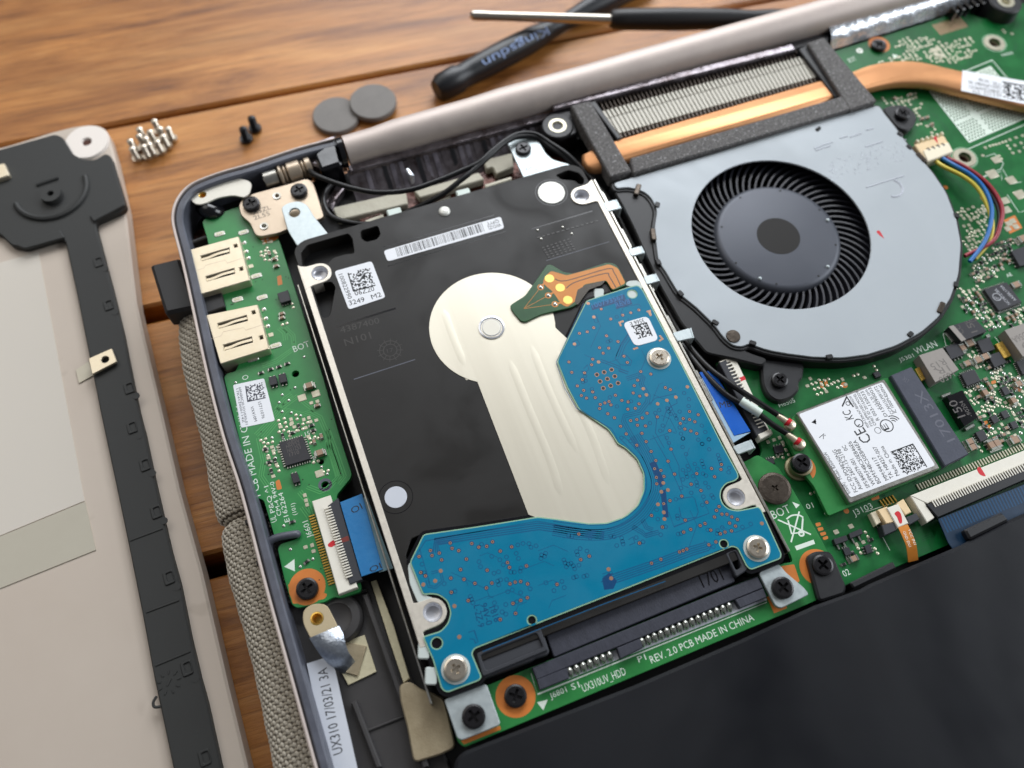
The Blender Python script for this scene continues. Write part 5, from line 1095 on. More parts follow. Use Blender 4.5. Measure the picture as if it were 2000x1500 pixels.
mb = MB(); mb.plate(P([(724, 1136), (735, 1132), (768, 1220), (800, 1325), (788, 1334), (760, 1250)], -6.0), -7.4, -6.0, 0.1); o = mb.obj('adhesive_strip', 'adhesive'); tag(o, 'long thin cream adhesive strip left of the hard drive', 'adhesive strip')

# ================================================================== fan
fn = thing('cooling_fan', 'round cooling fan with grey metal top plate and black blades', 'fan', at(1530, 460, -6), -8)
ZP = -1.0
FP = [(1198, 357), (1252, 342), (1400, 298), (1580, 242), (1662, 220), (1717, 205), (1726, 220), (1747, 246), (1775, 284), (1797, 308), (1822, 337), (1848, 375), (1868, 428), (1877, 476), (1872, 537), (1856, 582), (1834, 618), (1800, 648), (1750, 675), (1695, 692), (1645, 699), (1587, 697), (1540, 691), (1500, 684), (1462, 671), (1450, 677), (1432, 675), (1414, 660), (1397, 636), (1360, 600), (1325, 572), (1300, 530), (1286, 510), (1278, 446), (1284, 410), (1272, 386), (1258, 374), (1228, 365), (1204, 368)]
fpm = rnd(P(FP, ZP), 1.5, 4)
ha, hb, hc, hd_ = at(1352, 460, ZP), at(1702, 470, ZP), at(1530, 317, ZP), at(1530, 601, ZP)
FC = at(1527, 456, ZP); 
cands = [circ3(ha, hb, hc), circ3(ha, hc, hd_), circ3(hb, hc, hd_), circ3(ha, hb, hd_)]
FC = (sum(c[0][0] for c in cands) / 4, sum(c[0][1] for c in cands) / 4); FR = sum(c[1] for c in cands) / 4
mb = MB(); mb.plate([fpm, circ(FC, FR, 72)], ZP - 0.4, ZP, 0.12); pl = mb.obj('top_plate', 'fan_plate', fn)
hout = offset(ccw(fpm), -0.85)
mb = MB(); mb.plate([hout, circ(FC, FR + 2.9, 64)], -7.8, ZP - 0.45, 0.3); mb.obj('housing', 'fan_black', fn)
mb = MB(); mb.plate(rnd(P([(1198, 372), (1228, 368), (1260, 378), (1284, 412), (1280, 450), (1290, 515), (1325, 575), (1398, 640), (1412, 664), (1470, 690), (1500, 700), (1490, 715), (1430, 700), (1380, 690), (1330, 630), (1290, 560), (1262, 500), (1240, 450), (1215, 400)], -1.75), 1.0), -7.8, -1.75, 0.3); mb.obj('housing_ear', 'fan_black', fn)
for q, zz in (([(1486, 700), (1572, 708), (1568, 738), (1560, 746), (1562, 762), (1545, 779), (1520, 785), (1500, 773), (1489, 750)], -3.0), ([(1722, 212), (1742, 203), (1772, 204), (1792, 222), (1790, 240), (1772, 257), (1752, 250)], -2.6)):
    mb = MB(); mb.plate(rnd(P(q, zz), 1.4, 4), -7, zz, 0.4); mb.obj('fixing_ear', 'black_plastic', fn)
mb = MB(); mb.lathe(at(1432, 657, ZP), [(1.55, ZP), (1.45, ZP + 0.25), (0.01, ZP + 0.28)], 22); mb.obj('plate_rivet', 'brown_screw', fn)
mb = MB(); mb.disc(FC, FR + 2.8, -7.6, 48); mb.obj('fan_floor', 'hole_dark', fn)
# hub and blades
HR = 14.8
ZH = -2.8
mb = MB(); mb.lathe(FC, [(HR, -7.5), (HR, ZH - 1.9), (HR - 0.35, ZH - 0.6), (HR - 1.1, ZH - 0.1), (HR - 1.6, ZH), (0.01, ZH)], 72); hb_ = mb.obj('hub', 'fan_hub', fn, smooth=60)
sc_ = at(1524, 447, ZH)
mb = MB(); mb.disc(FC, 5.0, ZH + 0.03, 40); mb.obj('hub_sticker', 'fan_sticker', hb_)
mb = MB()
for k in range(8):
    a = k * math.pi / 4 + 0.25; mb.disc((FC[0] + 13.1 * math.cos(a), FC[1] + 13.1 * math.sin(a)), 0.27, ZH + 0.02, 10)
mb.split('balance_hole', 'hole_dark', hb_)
mb = MB()
for a in (0.0, -1.05, -2.4): mb.lathe((FC[0] + 13.0 * math.cos(a), FC[1] + 13.0 * math.sin(a)), [(0.45, ZH), (0.35, ZH + 0.3), (0.01, ZH + 0.4)], 12)
mb.split('hub_pip', 'zinc', hb_, smooth=80)
bl = MB(); pp = []
for i in range(9):
    f = i / 8; r = HR - 0.6 + (FR + 2.6 - HR + 0.6) * f; th = -0.16 * f * f - 0.20 * f
    pp.append((r * math.cos(th), r * math.sin(th)))
vsb = []
for i, (x, y) in enumerate(pp):
    a, b = pp[max(0, i - 1)], pp[min(8, i + 1)]; d = Vector((b[0] - a[0], b[1] - a[1])).normalized(); t = 0.24
    lean = 0.35
    vsb += [(x - d.y * t, y + d.x * t, -3.3 - 0.5 * (1 - i / 8)), (x + d.y * t, y - d.x * t, -3.3 - 0.5 * (1 - i / 8)), (x - d.y * t + d.y * lean, y + d.x * t - d.x * lean, -7.4), (x + d.y * t + d.y * lean, y - d.x * t - d.x * lean, -7.4)]
fsb = []
for i in range(8):
    a, b = i * 4, i * 4 + 4; fsb += [(a, b, b + 1, a + 1), (a, a + 2, b + 2, b), (a + 1, b + 1, b + 3, a + 3)]
bl.add(vsb, fsb); blm = shared(bl, 'blade', ['fan_blade'])
NB = 61
for k in range(NB): inst('fan_blade', blm, fn, FC, 0, 2 * math.pi * k / NB)
# clips on the plate edge
dk = MB(); dk.plate(rnd(rect((0, 0), 1.5, 1.1), 0.3, 2), -1.5, 0.25, 0.15); dkm = shared(dk, 'post', ['fan_black'])
for q in ((1868, 421), (1867, 556), (1778, 653), (1620, 697), (1397, 630), (1329, 573), (1286, 512), (1284, 400), (1758, 262), (1776, 287), (1470, 670)):
    c = at(*q, ZP); inst('edge_post', dkm, fn, c, ZP, math.atan2(c[1] - FC[1], c[0] - FC[0]) + math.pi / 2)
gk = MB(); gk.plate(rnd(rect((0, 0), 3.2, 1.2), 0.35, 2), -1.2, 0.3, 0.2); gkm = shared(gk, 'clip', ['brown_screw'])
for q in ((1800, 308), (1838, 601), (1276, 458), (1245, 370)):
    c = at(*q, ZP); inst('edge_clip', gkm, fn, c, ZP, math.atan2(c[1] - FC[1], c[0] - FC[0]) + math.pi / 2)
mb = MB(); mb.flat(spline(P([(1712, 452), (1718, 451), (1727, 466), (1724, 464), (1716, 458)], ZP), 3, True), ZP + 0.012); mb.obj('red_mark', 'red_ink', pl)
mb = MB(); rg = random.Random(9)
ex = [((1590, 290), (1626, 277)), ((1593, 294), (1622, 284)), ((1660, 268), (1682, 260)), ((1690, 287), (1724, 276)), ((1692, 366), (1766, 343)), ((1640, 270), (1655, 266)), ((1692, 254), (1706, 250))]
for p, q in ex: mb.tube([(*at(*p, ZP), ZP), (*at(*q, ZP), ZP)], 0.16, 6)
for k in range(95):
    u = rg.uniform(1620, 1768); v = 330 - (u - 1620) * 0.30 + rg.uniform(-18, 26); c = at(u, v, ZP); mb.box(c, rg.uniform(0.3, 0.8), 0.14, ZP - 0.03, ZP + 0.06, rg.choice((-0.05, 0.7, 1.5)), 0.03)
for r in (3.4, 3.8):
    c = at(1742, 367, ZP); mb.tube([(c[0] + r * 0.7 * math.cos(t), c[1] + r * 0.7 * math.sin(t), ZP) for t in [i * 0.3 - 2.2 for i in range(11)]], 0.13, 6)
stuff(mb.obj('embossed_marks', 'paper_grey', pl))  # same metal as the plate, coloured paler so the strokes look lit
mb = MB(); c = at(1598, 252, ZP); mb.plate(rnd(rect(c, 1.5, 0.8, 0.4), 0.2, 2), ZP - 0.02, ZP + 0.3, 0.1); mb.obj('plate_notch', 'hole_dark', pl)

# fan cable
fcb = thing('fan_cable', 'fan cable of yellow black blue and red wires with ivory plug', 'cable', at(1900, 400, -3), -5)
zk = -1.6
mb = MB(); mb.plate(rnd(P([(1786, 282), (1844, 264), (1862, 294), (1850, 300), (1808, 314)], zk), 0.3), -4.7, zk, 0.2); mb.obj('plug_socket', 'conn_cream', fcb)
mb = MB(); mb.plate(rnd(P([(1803, 293), (1853, 277), (1863, 296), (1812, 316)], zk + 0.35), 0.3), -4, zk + 0.35, 0.2); pg = mb.obj('plug', 'conn_ivory', fcb)
for t in range(4):
    mb = MB(); mb.box(at(1814 + t * 9.5, 291 - t * 3, zk + 0.35), 0.45, 0.9, zk - 0.2, zk + 0.375, 0.1); mb.obj('plug_slot', 'chip_mark', pg)
for t in range(6):
    mb = MB(); mb.box(at(1792 + t * 9.5, 276 - t * 3, zk), 0.55, 0.8, zk - 1, zk + 0.3, 0.1, 0.1); mb.obj('socket_tooth', 'conn_ivory', pg)
mb = MB(); mb.flat(P([(1821, 268), (1829, 266), (1832, 281)], zk), zk + 0.015); mb.obj('paint_mark', 'red_ink', pg)
wz = [-2.2, -1.2, -0.6, -0.4, -0.4, -0.8, -1.6, -2.6]
for nm, mt, pts in (('yellow wire', 'wire_yellow', [(1822, 310), (1842, 325), (1880, 344), (1908, 366), (1926, 396), (1938, 436), (1932, 472), (1904, 506)]),
                    ('black wire', 'wire_black', [(1834, 310), (1862, 328), (1908, 350), (1934, 378), (1950, 410), (1949, 442), (1932, 474), (1900, 507)]),
                    ('blue wire', 'wire_blue', [(1840, 309), (1866, 324), (1898, 343), (1922, 368), (1936, 402), (1935, 436), (1922, 474), (1894, 511)]),
                    ('red wire', 'wire_red', [(1848, 308), (1878, 322), (1912, 344), (1940, 372), (1957, 406), (1954, 438), (1938, 472), (1884, 500)])):
    mb = MB(); dzz = {'wire_yellow': -0.5, 'wire_black': -0.9, 'wire_blue': 0.15, 'wire_red': -0.2}[mt]
    mb.tube(spline([(*at(*q, wz[i] + dzz), wz[i] + dzz) for i, q in enumerate(pts)], 6), 0.48, 12); o = mb.obj('wire', mt, fcb, smooth=80); o['label'] = nm

# ================================================================== heat sink and pipe
hs = thing('heat_sink', 'finned heat sink with flat copper heat pipe and grey foam frame', 'heat sink', at(1400, 220, -4), -8)
zp = -1.3
up = [(1138, 300), (1160, 289), (1210, 270), (1400, 214), (1580, 162), (1607, 155), (1660, 140), (1700, 125), (1750, 117), (1800, 119), (1875, 136), (2000, 157), (2160, 186)]
lo = [(2160, 240), (2000, 207), (1877, 177), (1837, 167), (1800, 161), (1750, 161), (1700, 171), (1630, 190), (1575, 212), (1400, 258), (1232, 308), (1174, 328), (1150, 326), (1139, 312)]
pm = P(spline(up, 3) + spline(lo, 3), zp)
mb = MB(); mb.plate(pm, zp - 2.0, zp, 0.55); pipe = mb.obj('heat_pipe', 'copper', hs, smooth=60)
NF = 52; a_ = ang((1200, 262), (1590, 149), -1.6)
fp0, fp1 = at(1182, 240, -1.8), at(1588, 127, -1.8)
t0, b0 = at(1176, 217, -1.8), at(1201, 262, -1.8); t1, b1 = at(1572, 108, -1.8), at(1596, 149, -1.8)
for i in range(NF):
    f0, f1 = i / NF, (i + 0.80) / NF
    def lp_(a, b, f): return (a[0] + (b[0] - a[0]) * f, a[1] + (b[1] - a[1]) * f)
    T0, T1, B0, B1 = lp_(t0, t1, f0), lp_(t0, t1, f1), lp_(b0, b1, f0), lp_(b0, b1, f1)
    def mid(a, b, f): return (a[0] + (b[0] - a[0]) * f, a[1] + (b[1] - a[1]) * f)
    ext = lambda t, b_: (t[0] + (t[0] - b_[0]) * 0.55, t[1] + (t[1] - b_[1]) * 0.55)
    mb = MB(); M0, M1 = mid(T0, B0, 0.32), mid(T1, B1, 0.32)
    mb.plate([M0, M1, B1, B0], -6, -1.9, 0.06); mb.plate([T0, mid(T0, T1, 0.7), mid(M0, M1, 0.92), M0], -6, -1.75, 0.06)
    fo_ = mb.obj('fin', 'fin', hs)
    mb = MB(); mb.plate([B0, mid(B0, B1, 0.7), mid(mid(B0, B1, 0.7), ext(mid(B0, B1, 0.7), mid(T0, T1, 0.7)), 0.32), mid(B0, ext(B0, T0), 0.32)], -6, -2.1, 0.1)
    E0 = ext(T0, B0); mb.plate([E0, mid(E0, ext(T1, B1), 0.25), mid(T0, T1, 0.25), T0], -6, -2.6); mb.obj('fin_tip', 'fin_tooth', fo_)
zq = 0.2
for q, dz_ in (([(1115, 205), (1153, 196), (1234, 334), (1192, 345)], 0), ([(1231, 308), (1400, 259), (1655, 184), (1664, 213), (1400, 291), (1237, 338)], -0.06), ([(1577, 83), (1610, 72), (1713, 196), (1661, 215)], 0.03)):
    mb = MB(); mb.plate(rnd(P(q, zq + dz_), 0.4), -3.5, zq + dz_, 0.3); mb.obj('foam_strip', 'foam', hs)
for q in ([(1560, 96), (1578, 86), (1654, 184), (1632, 190)], [(1152, 200), (1162, 196), (1214, 268), (1206, 272)]):
    mb = MB(); mb.plate(P(q, -0.9), -6, -0.9, 0.2); mb.obj('sink_frame', 'black_plastic', hs)
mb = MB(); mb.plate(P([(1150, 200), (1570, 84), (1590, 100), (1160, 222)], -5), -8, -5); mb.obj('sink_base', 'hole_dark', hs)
zst = zp + 0.05
mb = MB(); mb.plate(P([(1880, 137), (2000, 158), (2120, 180), (2120, 230), (2000, 203), (1877, 177)], zst), zst - 0.1, zst); sl = mb.obj('paper_label', 'paper', hs)
mb = MB(); zs = zst + 0.012
for s_, p, q, h in (('ASUS CCD - DTA', (1956, 184), (1899, 175), 1.15), ('13NB0CJ0AM0101', (1955, 177), (1893, 166), 1.15), ('13N0-UMA0B01 0A', (1955, 169), (1891, 157), 1.15), ('173E - 0C98', (1955, 163), (1912, 152), 1.1)): mb.text(s_, at(*p, zst), at(*q, zst), zs, h)
matrix_code(mb, at(1981, 179, zst), 16, 0.36, ang((1880, 137), (2000, 158), zst), zs, 33, flip=True); mb.obj('printed_text', 'ink', sl)
# ================================================================== motherboard
mo = thing('motherboard', 'dark green main circuit board crowded with chips on the right', 'circuit board', at(1800, 600, -5), -6.2)
ZM = -4.7
mbp = [(1628, 100), (1700, 78), (1800, 47), (1868, 24), (1890, 22), (1912, 34), (1945, 38), (1972, 28), (1990, 8), (2300, -80), (2350, 870), (2040, 985), (1750, 1108), (1655, 1150), (1610, 1100), (1560, 1000), (1500, 905), (1462, 915), (1484, 892), (1489, 876), (1470, 832), (1440, 800), (1398, 705), (1440, 686), (1500, 694), (1600, 706), (1695, 698), (1790, 655), (1840, 600), (1862, 520), (1858, 430), (1828, 360), (1790, 310), (1760, 270), (1715, 222), (1690, 200), (1650, 160)]
nuts = [(1942, 84), (1884, 308)]
mb = MB(); mb.plate([rnd(P(mbp, ZM), 0.6, 3)] + [circ(at(*q, ZM), 1.55, 24) for q in nuts], ZM - 1.2, ZM, 0.1); mb.obj('board', 'green_mask', mo)
z = ZM + 0.012
for q in nuts:
    mb = MB(); c = at(*q, ZM); mb.lathe(c, [(2.9, ZM), (2.75, ZM + 0.18), (1.6, ZM + 0.2), (1.5, ZM - 1.2)], 32); mb.obj('plated_hole', 'tin_pad', mo)
    mb = MB(); mb.ring(c, 3.05, 3.25, z, 32); mb.disc(c, 1.6, ZM - 1.25, 24, 1); mb.obj('hole_outline', ['silk_dim', 'foil_red'], mo)
for q, r0, r1 in (((1717, 87), 1.2, 2.9), ((1679, 99), 0.35, 0.9)):
    mb = MB(); mb.ring(at(*q, ZM), r0, r1, z, 28); mb.obj('copper_ring', 'orange_mask' if r1 > 2 else 'solder', mo)
# unpopulated chip field
c0, cx1, cy1 = at(1893, 279, ZM), at(2016, 226, ZM), at(1814, 178, ZM)
mb = MB(); mb.flat([c0, cx1, (cx1[0] + cy1[0] - c0[0], cx1[1] + cy1[1] - c0[1]), cy1], z); mb.obj('chip_field', 'silk', mo)
mb = MB()
def cf(i, j): return (c0[0] + (cx1[0] - c0[0]) * i + (cy1[0] - c0[0]) * j, c0[1] + (cx1[1] - c0[1]) * i + (cy1[1] - c0[1]) * j)
n = 21
for i in range(n):
    for j in range(n):
        u, v = (i + 0.7 + 0.5 * (j % 2)) / (n + 0.8), (j + 0.9) / (n + 0.8)
        if 0.30 < u < 0.36 or 0.34 < v < 0.40: continue
        mb.add([(x, y, zz) for (x, y), zz in zip(circ(cf(u, v), 0.30, 6), [z + 0.01] * 6)], [tuple(range(6))], 0)
        mb.add([(x, y, zz) for (x, y), zz in zip(circ(cf(u, v), 0.15, 5), [z + 0.05] * 5)], [tuple(range(5))], 1)
stuff(mb.obj('ball_pads', ['green_mask', 'solder'], mo))
mb = MB(); o_ = [(-0.08, -0.08), (1.08, -0.08), (1.08, 1.08), (-0.08, 1.08), (-0.08, -0.08)]
mb.line([cf(*p) for p in o_], 0.22, z)
for p, q in (((1740, 720), (1735, 716)),): pass
for pts in ([(1925, 306), (1942, 300), (1960, 318), (1955, 330), (1920, 345)], [(1958, 330), (1975, 360), (1995, 355)], [(1967, 380), (1990, 415), (2000, 412)], [(1800, 968), (1812, 960)], [(1690, 1000), (1745, 982)], [(1700, 1005), (1722, 1045), (1738, 1075)], [(1848, 676), (1842, 652), (1856, 646)], [(1943, 658), (1952, 670)], [(1845, 645), (1862, 668)], [(1915, 348), (1955, 335), (1957, 352)]): mb.line(P(pts, ZM), 0.14, z)
for s_, p, q, h in (('WLAN', (1790, 692), (1832, 676), 1.5), ('BOT', (1660, 122), (1674, 117), 1.4), ('J3103', (1669, 1008), (1706, 992), 1.2), ('H6505', (1523, 796), (1554, 785), 1.0), ('H6503', (1958, 110), (1980, 105), 0.9), ('02', (1650, 1127), (1662, 1121), 1.2), ('01', (1577, 995), (1590, 991), 1.1), ('VFIS', (1822, 885), (1800, 845), 1.2), ('E', (1768, 793), (1764, 786), 1.2), ('AE', (1968, 542), (1978, 538), 0.9), ('J5301', (1758, 707), (1786, 697), 0.9)): mb.text(s_, at(*p, ZM), at(*q, ZM), z + 0.002, h)
mb.flat(P([(1742, 106), (1754, 108), (1747, 114)], ZM), z + 0.002); stuff(mb.obj('silkscreen', 'silk', mo))
# bare copper comb
g = [at(1819, 49, ZM), at(1875, 33, ZM), at(1891, 52, ZM), at(1836, 69, ZM)]
mb = MB()
for i in range(10):
    f = (i + 0.25) / 10; f2 = (i + 0.85) / 10
    mb.flat([lp_(g[0], g[1], f), lp_(g[0], g[1], f2), lp_(g[3], g[2], f2), lp_(g[3], g[2], f)], z)
mb.split('copper_bar', 'copper_via', mo)
mb = MB()
for q in ((1845, 62), (1830, 55)): pass
for pts in ([(1592, 1022), (1602, 1020), (1604, 1026), (1595, 1029)], [(1596, 1031), (1607, 1029), (1609, 1035), (1599, 1038)], [(1601, 1041), (1612, 1038), (1614, 1044), (1604, 1047)], [(1606, 1050), (1616, 1046), (1618, 1052), (1609, 1055)], [(1700, 970), (1716, 965), (1718, 974), (1703, 978)], [(1960, 430), (1982, 420), (1997, 445), (1972, 457)], [(1914, 385), (1922, 381), (1935, 402), (1930, 408)], [(1600, 746), (1606, 744), (1609, 757), (1603, 758)], [(1609, 744), (1615, 742), (1618, 753), (1612, 755)], [(1977, 756), (1990, 749), (1996, 760), (1992, 766)], [(1920, 824), (1928, 821), (1930, 827), (1922, 830)], [(1925, 832), (1934, 829), (1936, 835), (1927, 838)], [(1935, 745), (1944, 742), (1946, 748), (1937, 751)]): mb.flat(rnd(P(pts, ZM), 0.2, 2), z + 0.001)
mb.cyl(at(1649, 752, ZM), 0.7, ZM, z + 0.002, 16); mb.cyl(at(1653, 998, ZM), 0.55, ZM, z + 0.002, 16); mb.cyl(at(1847, 366, ZM), 0.6, ZM, z + 0.002, 14)
mb.split('copper_patch', 'orange_mask', mo)
# chips
c_ = ic(mo, [(1922, 565), (1966, 551), (1996, 590), (1951, 607)], ZM, 0.9, 12, (0, 1, 2, 3), pl=0.5)
mb = MB(); zt = ZM + 0.915
mb.text('AASBL1704', at(1986, 586, ZM + .9), at(1957, 557, ZM + .9), zt, 0.75); mb.text('NCP81218A', at(1974, 593, ZM + .9), at(1946, 563, ZM + .9), zt, 0.8)
cc = at(1947, 580, ZM + .9); mb.ring(cc, 0.85, 1.0, zt, 24); mb.text('ON', (cc[0] + 0.45, cc[1] - 0.45), (cc[0] - 0.45, cc[1] + 0.30), zt, 0.6); mb.obj('chip_marking', 'chip_mark_light', c_)
for cs, h, p, sd in (([(1846, 678), (1872, 668), (1884, 692), (1858, 702)], 1.0, 4, (0, 2)), ([(1908, 666), (1932, 658), (1944, 682), (1920, 690)], 1.0, 4, (3,)), ([(1930, 694), (1954, 686), (1966, 708), (1943, 718)], 1.0, 4, (3, 2)), ([(1877, 730), (1903, 721), (1916, 744), (1889, 754)], 0.8, 7, (0, 1, 2, 3)), ([(1985, 706), (2010, 698), (2024, 722), (1998, 732)], 0.8, 7, (0, 3)), ([(1905, 845), (1920, 838), (1930, 856), (1916, 863)], 0.8, 4, (1, 3)), ([(1955, 757), (1966, 753), (1974, 768), (1963, 772)], 0.7, 4, (3,)), ([(1934, 815), (1945, 809), (1953, 822), (1942, 828)], 0.7, 3, (1, 3)), ([(1954, 805), (1965, 800), (1973, 813), (1962, 818)], 0.7, 3, (1, 3)), ([(1972, 825), (1983, 821), (1990, 834), (1979, 838)], 0.7, 3, (1, 3)), ([(1975, 490), (2010, 478), (2025, 510), (1992, 520)], 1.1, 4, (3,)),
                     ([(1646, 1072), (1658, 1068), (1664, 1082), (1652, 1086)], 0.7, 3, (0, 2)), ([(1688, 1066), (1699, 1062), (1705, 1078), (1694, 1082)], 0.7, 3, (1, 3)), ([(1511, 872), (1528, 868), (1532, 882), (1515, 886)], 0.7, 3, (0, 2)), ([(1497, 897), (1510, 893), (1514, 905), (1500, 909)], 0.7, 3, (0, 2)), ([(1705, 728), (1716, 724), (1722, 734), (1711, 738)], 0.7, 2, ())):
    ic(mo, cs, ZM, h, p, sd)
for cs in ([(1628, 1053), (1653, 1045), (1657, 1055), (1632, 1064)], [(1658, 1042), (1682, 1032), (1686, 1042), (1661, 1052)]):
    ic(mo, cs, ZM, 1.1, 2, (2,), pl=1.0); 
def bigpart(name, top, h, mt, marks, mk_, terms=None):
    o = ic(mo, top, ZM, h, 0, (), name=name, mt=mt)
    b = MB()
    for s_, p, q, hh in marks: b.text(s_, at(*p, ZM + h), at(*q, ZM + h), ZM + h + 0.012, hh)
    if marks: b.obj('chip_marking', mk_, o)
    for t in terms or (): b = MB(); b.plate(P(t[0], ZM + t[1]), ZM, ZM + t[1], 0.1); b.obj('terminal', t[2], o)
    return o
bigpart('power_diode', [(1853, 638), (1904, 621), (1928, 647), (1878, 667)], 2.2, 'chip_black', [('15', (1910, 647), (1899, 630), 1.6), ('CC', (1884, 650), (1873, 634), 1.2), ('JAAC5', (1886, 634), (1908, 626), 0.8)], 'chip_mark', [([(1846, 650), (1853, 646), (1866, 665), (1860, 668)], 0.6, 'solder'), ([(1925, 655), (1932, 651), (1936, 658), (1930, 662)], 0.6, 'solder')])
mb = MB(); mb.flat(P([(1853, 638), (1862, 635), (1887, 663), (1878, 667)], ZM + 2.2), ZM + 2.215); mb.obj('diode_band', 'inductor_grey', mo)
bigpart('inductor', [(1795, 694), (1841, 679), (1873, 722), (1827, 747)], 2.8, 'inductor_grey', [('R15', (1842, 700), (1815, 712), 1.5), ('1R', (1850, 713), (1826, 722), 1.4), ('1650', (1858, 724), (1832, 738), 1.4)], 'ink_faint', [([(1788, 720), (1796, 716), (1808, 740), (1800, 744)], 1.2, 'gold')])
bigpart('inductor', [(1962, 645), (2010, 628), (2044, 672), (1998, 697)], 2.8, 'inductor_grey', [('D56A', (2000, 648), (1975, 660), 1.5), ('19', (2010, 662), (1992, 672), 1.4)], 'ink_faint', [([(1944, 672), (1958, 666), (1976, 694), (1962, 700)], 1.2, 'gold')])
bigpart('tantalum_capacitor', [(1849, 774), (1880, 762), (1911, 815), (1884, 833)], 2.0, 'black_gloss', [('150', (1886, 812), (1866, 780), 1.9), ('-90204', (1900, 812), (1880, 782), 1.0)], 'chip_mark', [([(1838, 772), (1856, 765), (1858, 770), (1842, 777)], 0.6, 'solder'), ([(1884, 836), (1902, 826), (1905, 832), (1888, 841)], 0.6, 'solder')])
for q, k, a, s in (((1890, 674), 'bcap', 0, 1.2), ((1876, 683), 'bcap', 1.57, 1.0), ((1906, 706), 'bcap', 0, 1.15), ((1920, 700), 'bcap', 0, 1.15), ((1885, 713), 'bcap', 0, 1.0), ((1980, 560), 'bcap', 0, 1.2), ((1994, 470), 'bcap', 0, 1.4), ((1890, 865), 'bcap', 0, 1.0), ((1896, 876), 'bcap', 0, 1.0), ((1932, 872), 'bcap', 1.57, 1.1), ((1943, 868), 'bcap', 1.57, 1.1), ((1978, 862), 'bcap', 0, 1.2), ((1985, 753), 'bcap', 0, 1.0), ((1975, 785), 'bcap', 1.57, 1.0), ((1920, 770), 'bcap', 1.57, 1.0), ((1664, 1093), 'bcap', 0, 0.9), ((1633, 1039), 'pad', 0, 1.3), ((1662, 1028), 'pad', 0, 1.3), ((1946, 312), 'bigpad', 0, 1.3), ((1938, 340), 'bigpad', 0, 1.6), ((1975, 352), 'bigpad', 0, 1.4), ((1992, 380), 'bigpad', 0, 1.6), ((1963, 392), 'bigpad', 0, 1.2), ((1966, 410), 'bigpad', 0, 1.2), ((1970, 437), 'bigpad', 0, 0.9), ((1978, 432), 'bigpad', 0, 0.9), ((1968, 447), 'bigpad', 0, 0.9), ((1984, 443), 'bigpad', 0, 0.9), ((1822, 98), 'bigpad', 0, 0.9), ((1832, 96), 'bigpad', 0, 0.9), ((1829, 106), 'bigpad', 0, 0.9), ((1840, 108), 'bigpad', 0, 0.9)): smd(mo, k, *q, ZM, a, s)
PD = ['pads', 'pads', 'pad']; MX = ['pads', 'cap', 'res', 'pad', 'pads', 'res', 'pads', 'pad', 'dot', 'cap']
TAKEN.append(P([(1540, 820), (1560, 790), (1730, 730), (1800, 710), (1900, 890), (1640, 1010)], ZM)); TAKEN.append(P([(1770, 960), (2050, 850), (2050, 1000), (1800, 1030)], ZM))
cluster(mo, [(1742, 80), (1800, 72), (1830, 78), (1900, 70), (1905, 105), (1870, 125), (1780, 116), (1720, 122), (1690, 125), (1750, 108)], ZM, (1.45, 1.2), PD, 0.75, 31)
cluster(mo, [(1715, 195), (1790, 180), (1812, 232), (1838, 262), (1800, 262), (1780, 230), (1740, 210)], ZM, (1.4, 1.15), PD + ['pad', 'cap'], 0.65, 32)
cluster(mo, [(1912, 290), (2000, 262), (2010, 300), (1925, 330)], ZM, (1.9, 1.9), ['pad', 'pad', 'pads'], 0.8, 33)
cluster(mo, [(1872, 408), (1930, 398), (1925, 440), (1930, 480), (1905, 500), (1884, 490), (1880, 440)], ZM, (1.3, 1.0), PD + ['pad'], 0.78, 34)
cluster(mo, [(1940, 480), (1975, 460), (1985, 490), (1960, 530), (1905, 560), (1895, 530)], ZM, (1.25, 1.0), MX, 0.85, 35)
cluster(mo, [(1878, 565), (1918, 560), (1950, 612), (2000, 598), (2010, 625), (1940, 650), (1905, 618), (1876, 610)], ZM, (1.25, 1.0), MX, 0.85, 36)
cluster(mo, [(1880, 745), (1905, 760), (1920, 740), (2000, 730), (2010, 850), (1940, 870), (1905, 880), (1915, 830)], ZM, (1.25, 1.0), MX + ['pads'], 0.8, 37)
cluster(mo, [(1494, 860), (1535, 850), (1550, 880), (1530, 900), (1500, 890)], ZM, (1.4, 1.2), PD, 0.7, 38)
cluster(mo, [(1562, 742), (1640, 728), (1720, 715), (1722, 728), (1640, 760), (1580, 790), (1560, 780)], ZM, (1.6, 1.3), PD, 0.42, 39)
cluster(mo, [(1570, 930), (1600, 960), (1600, 985), (1580, 975)], ZM, (1.4, 1.2), ['pads'], 0.6, 40)
cluster(mo, [(1625, 1062), (1700, 1040), (1725, 1085), (1650, 1110)], ZM, (1.5, 1.2), ['pads', 'pad', 'res'], 0.55, 41)
cluster(mo, [(1594, 998), (1660, 968), (1660, 990), (1615, 1016)], ZM, (1.6, 1.3), ['pads', 'dot'], 0.45, 42)
cluster(mo, [(1850, 540), (1880, 520), (1890, 560), (1870, 590)], ZM, (1.3, 1.1), PD, 0.6, 44)
cluster(mo, [(1885, 690), (1910, 690), (1930, 720), (1900, 722)], ZM, (1.25, 1.05), MX, 0.8, 45)
cluster(mo, [(1960, 640), (1950, 690), (1985, 720), (2000, 745), (1960, 750), (1925, 730)], ZM, (1.25, 1.05), MX, 0.75, 46)
cluster(mo, [(1950, 60), (1990, 50), (1995, 80), (1965, 95)], ZM, (1.6, 1.4), ['pad', 'pads'], 0.35, 43)
mb = MB(); rg = random.Random(2); poly = P(mbp, ZM)
for k in range(900):
    q = at(rg.uniform(1400, 2010), rg.uniform(20, 1130), ZM)
    if inside(q, poly): mb.disc(q, 0.16, z - 0.002, 6)
stuff(mb.obj('via_hole', 'green_trace_dark', mo))
mb = MB()
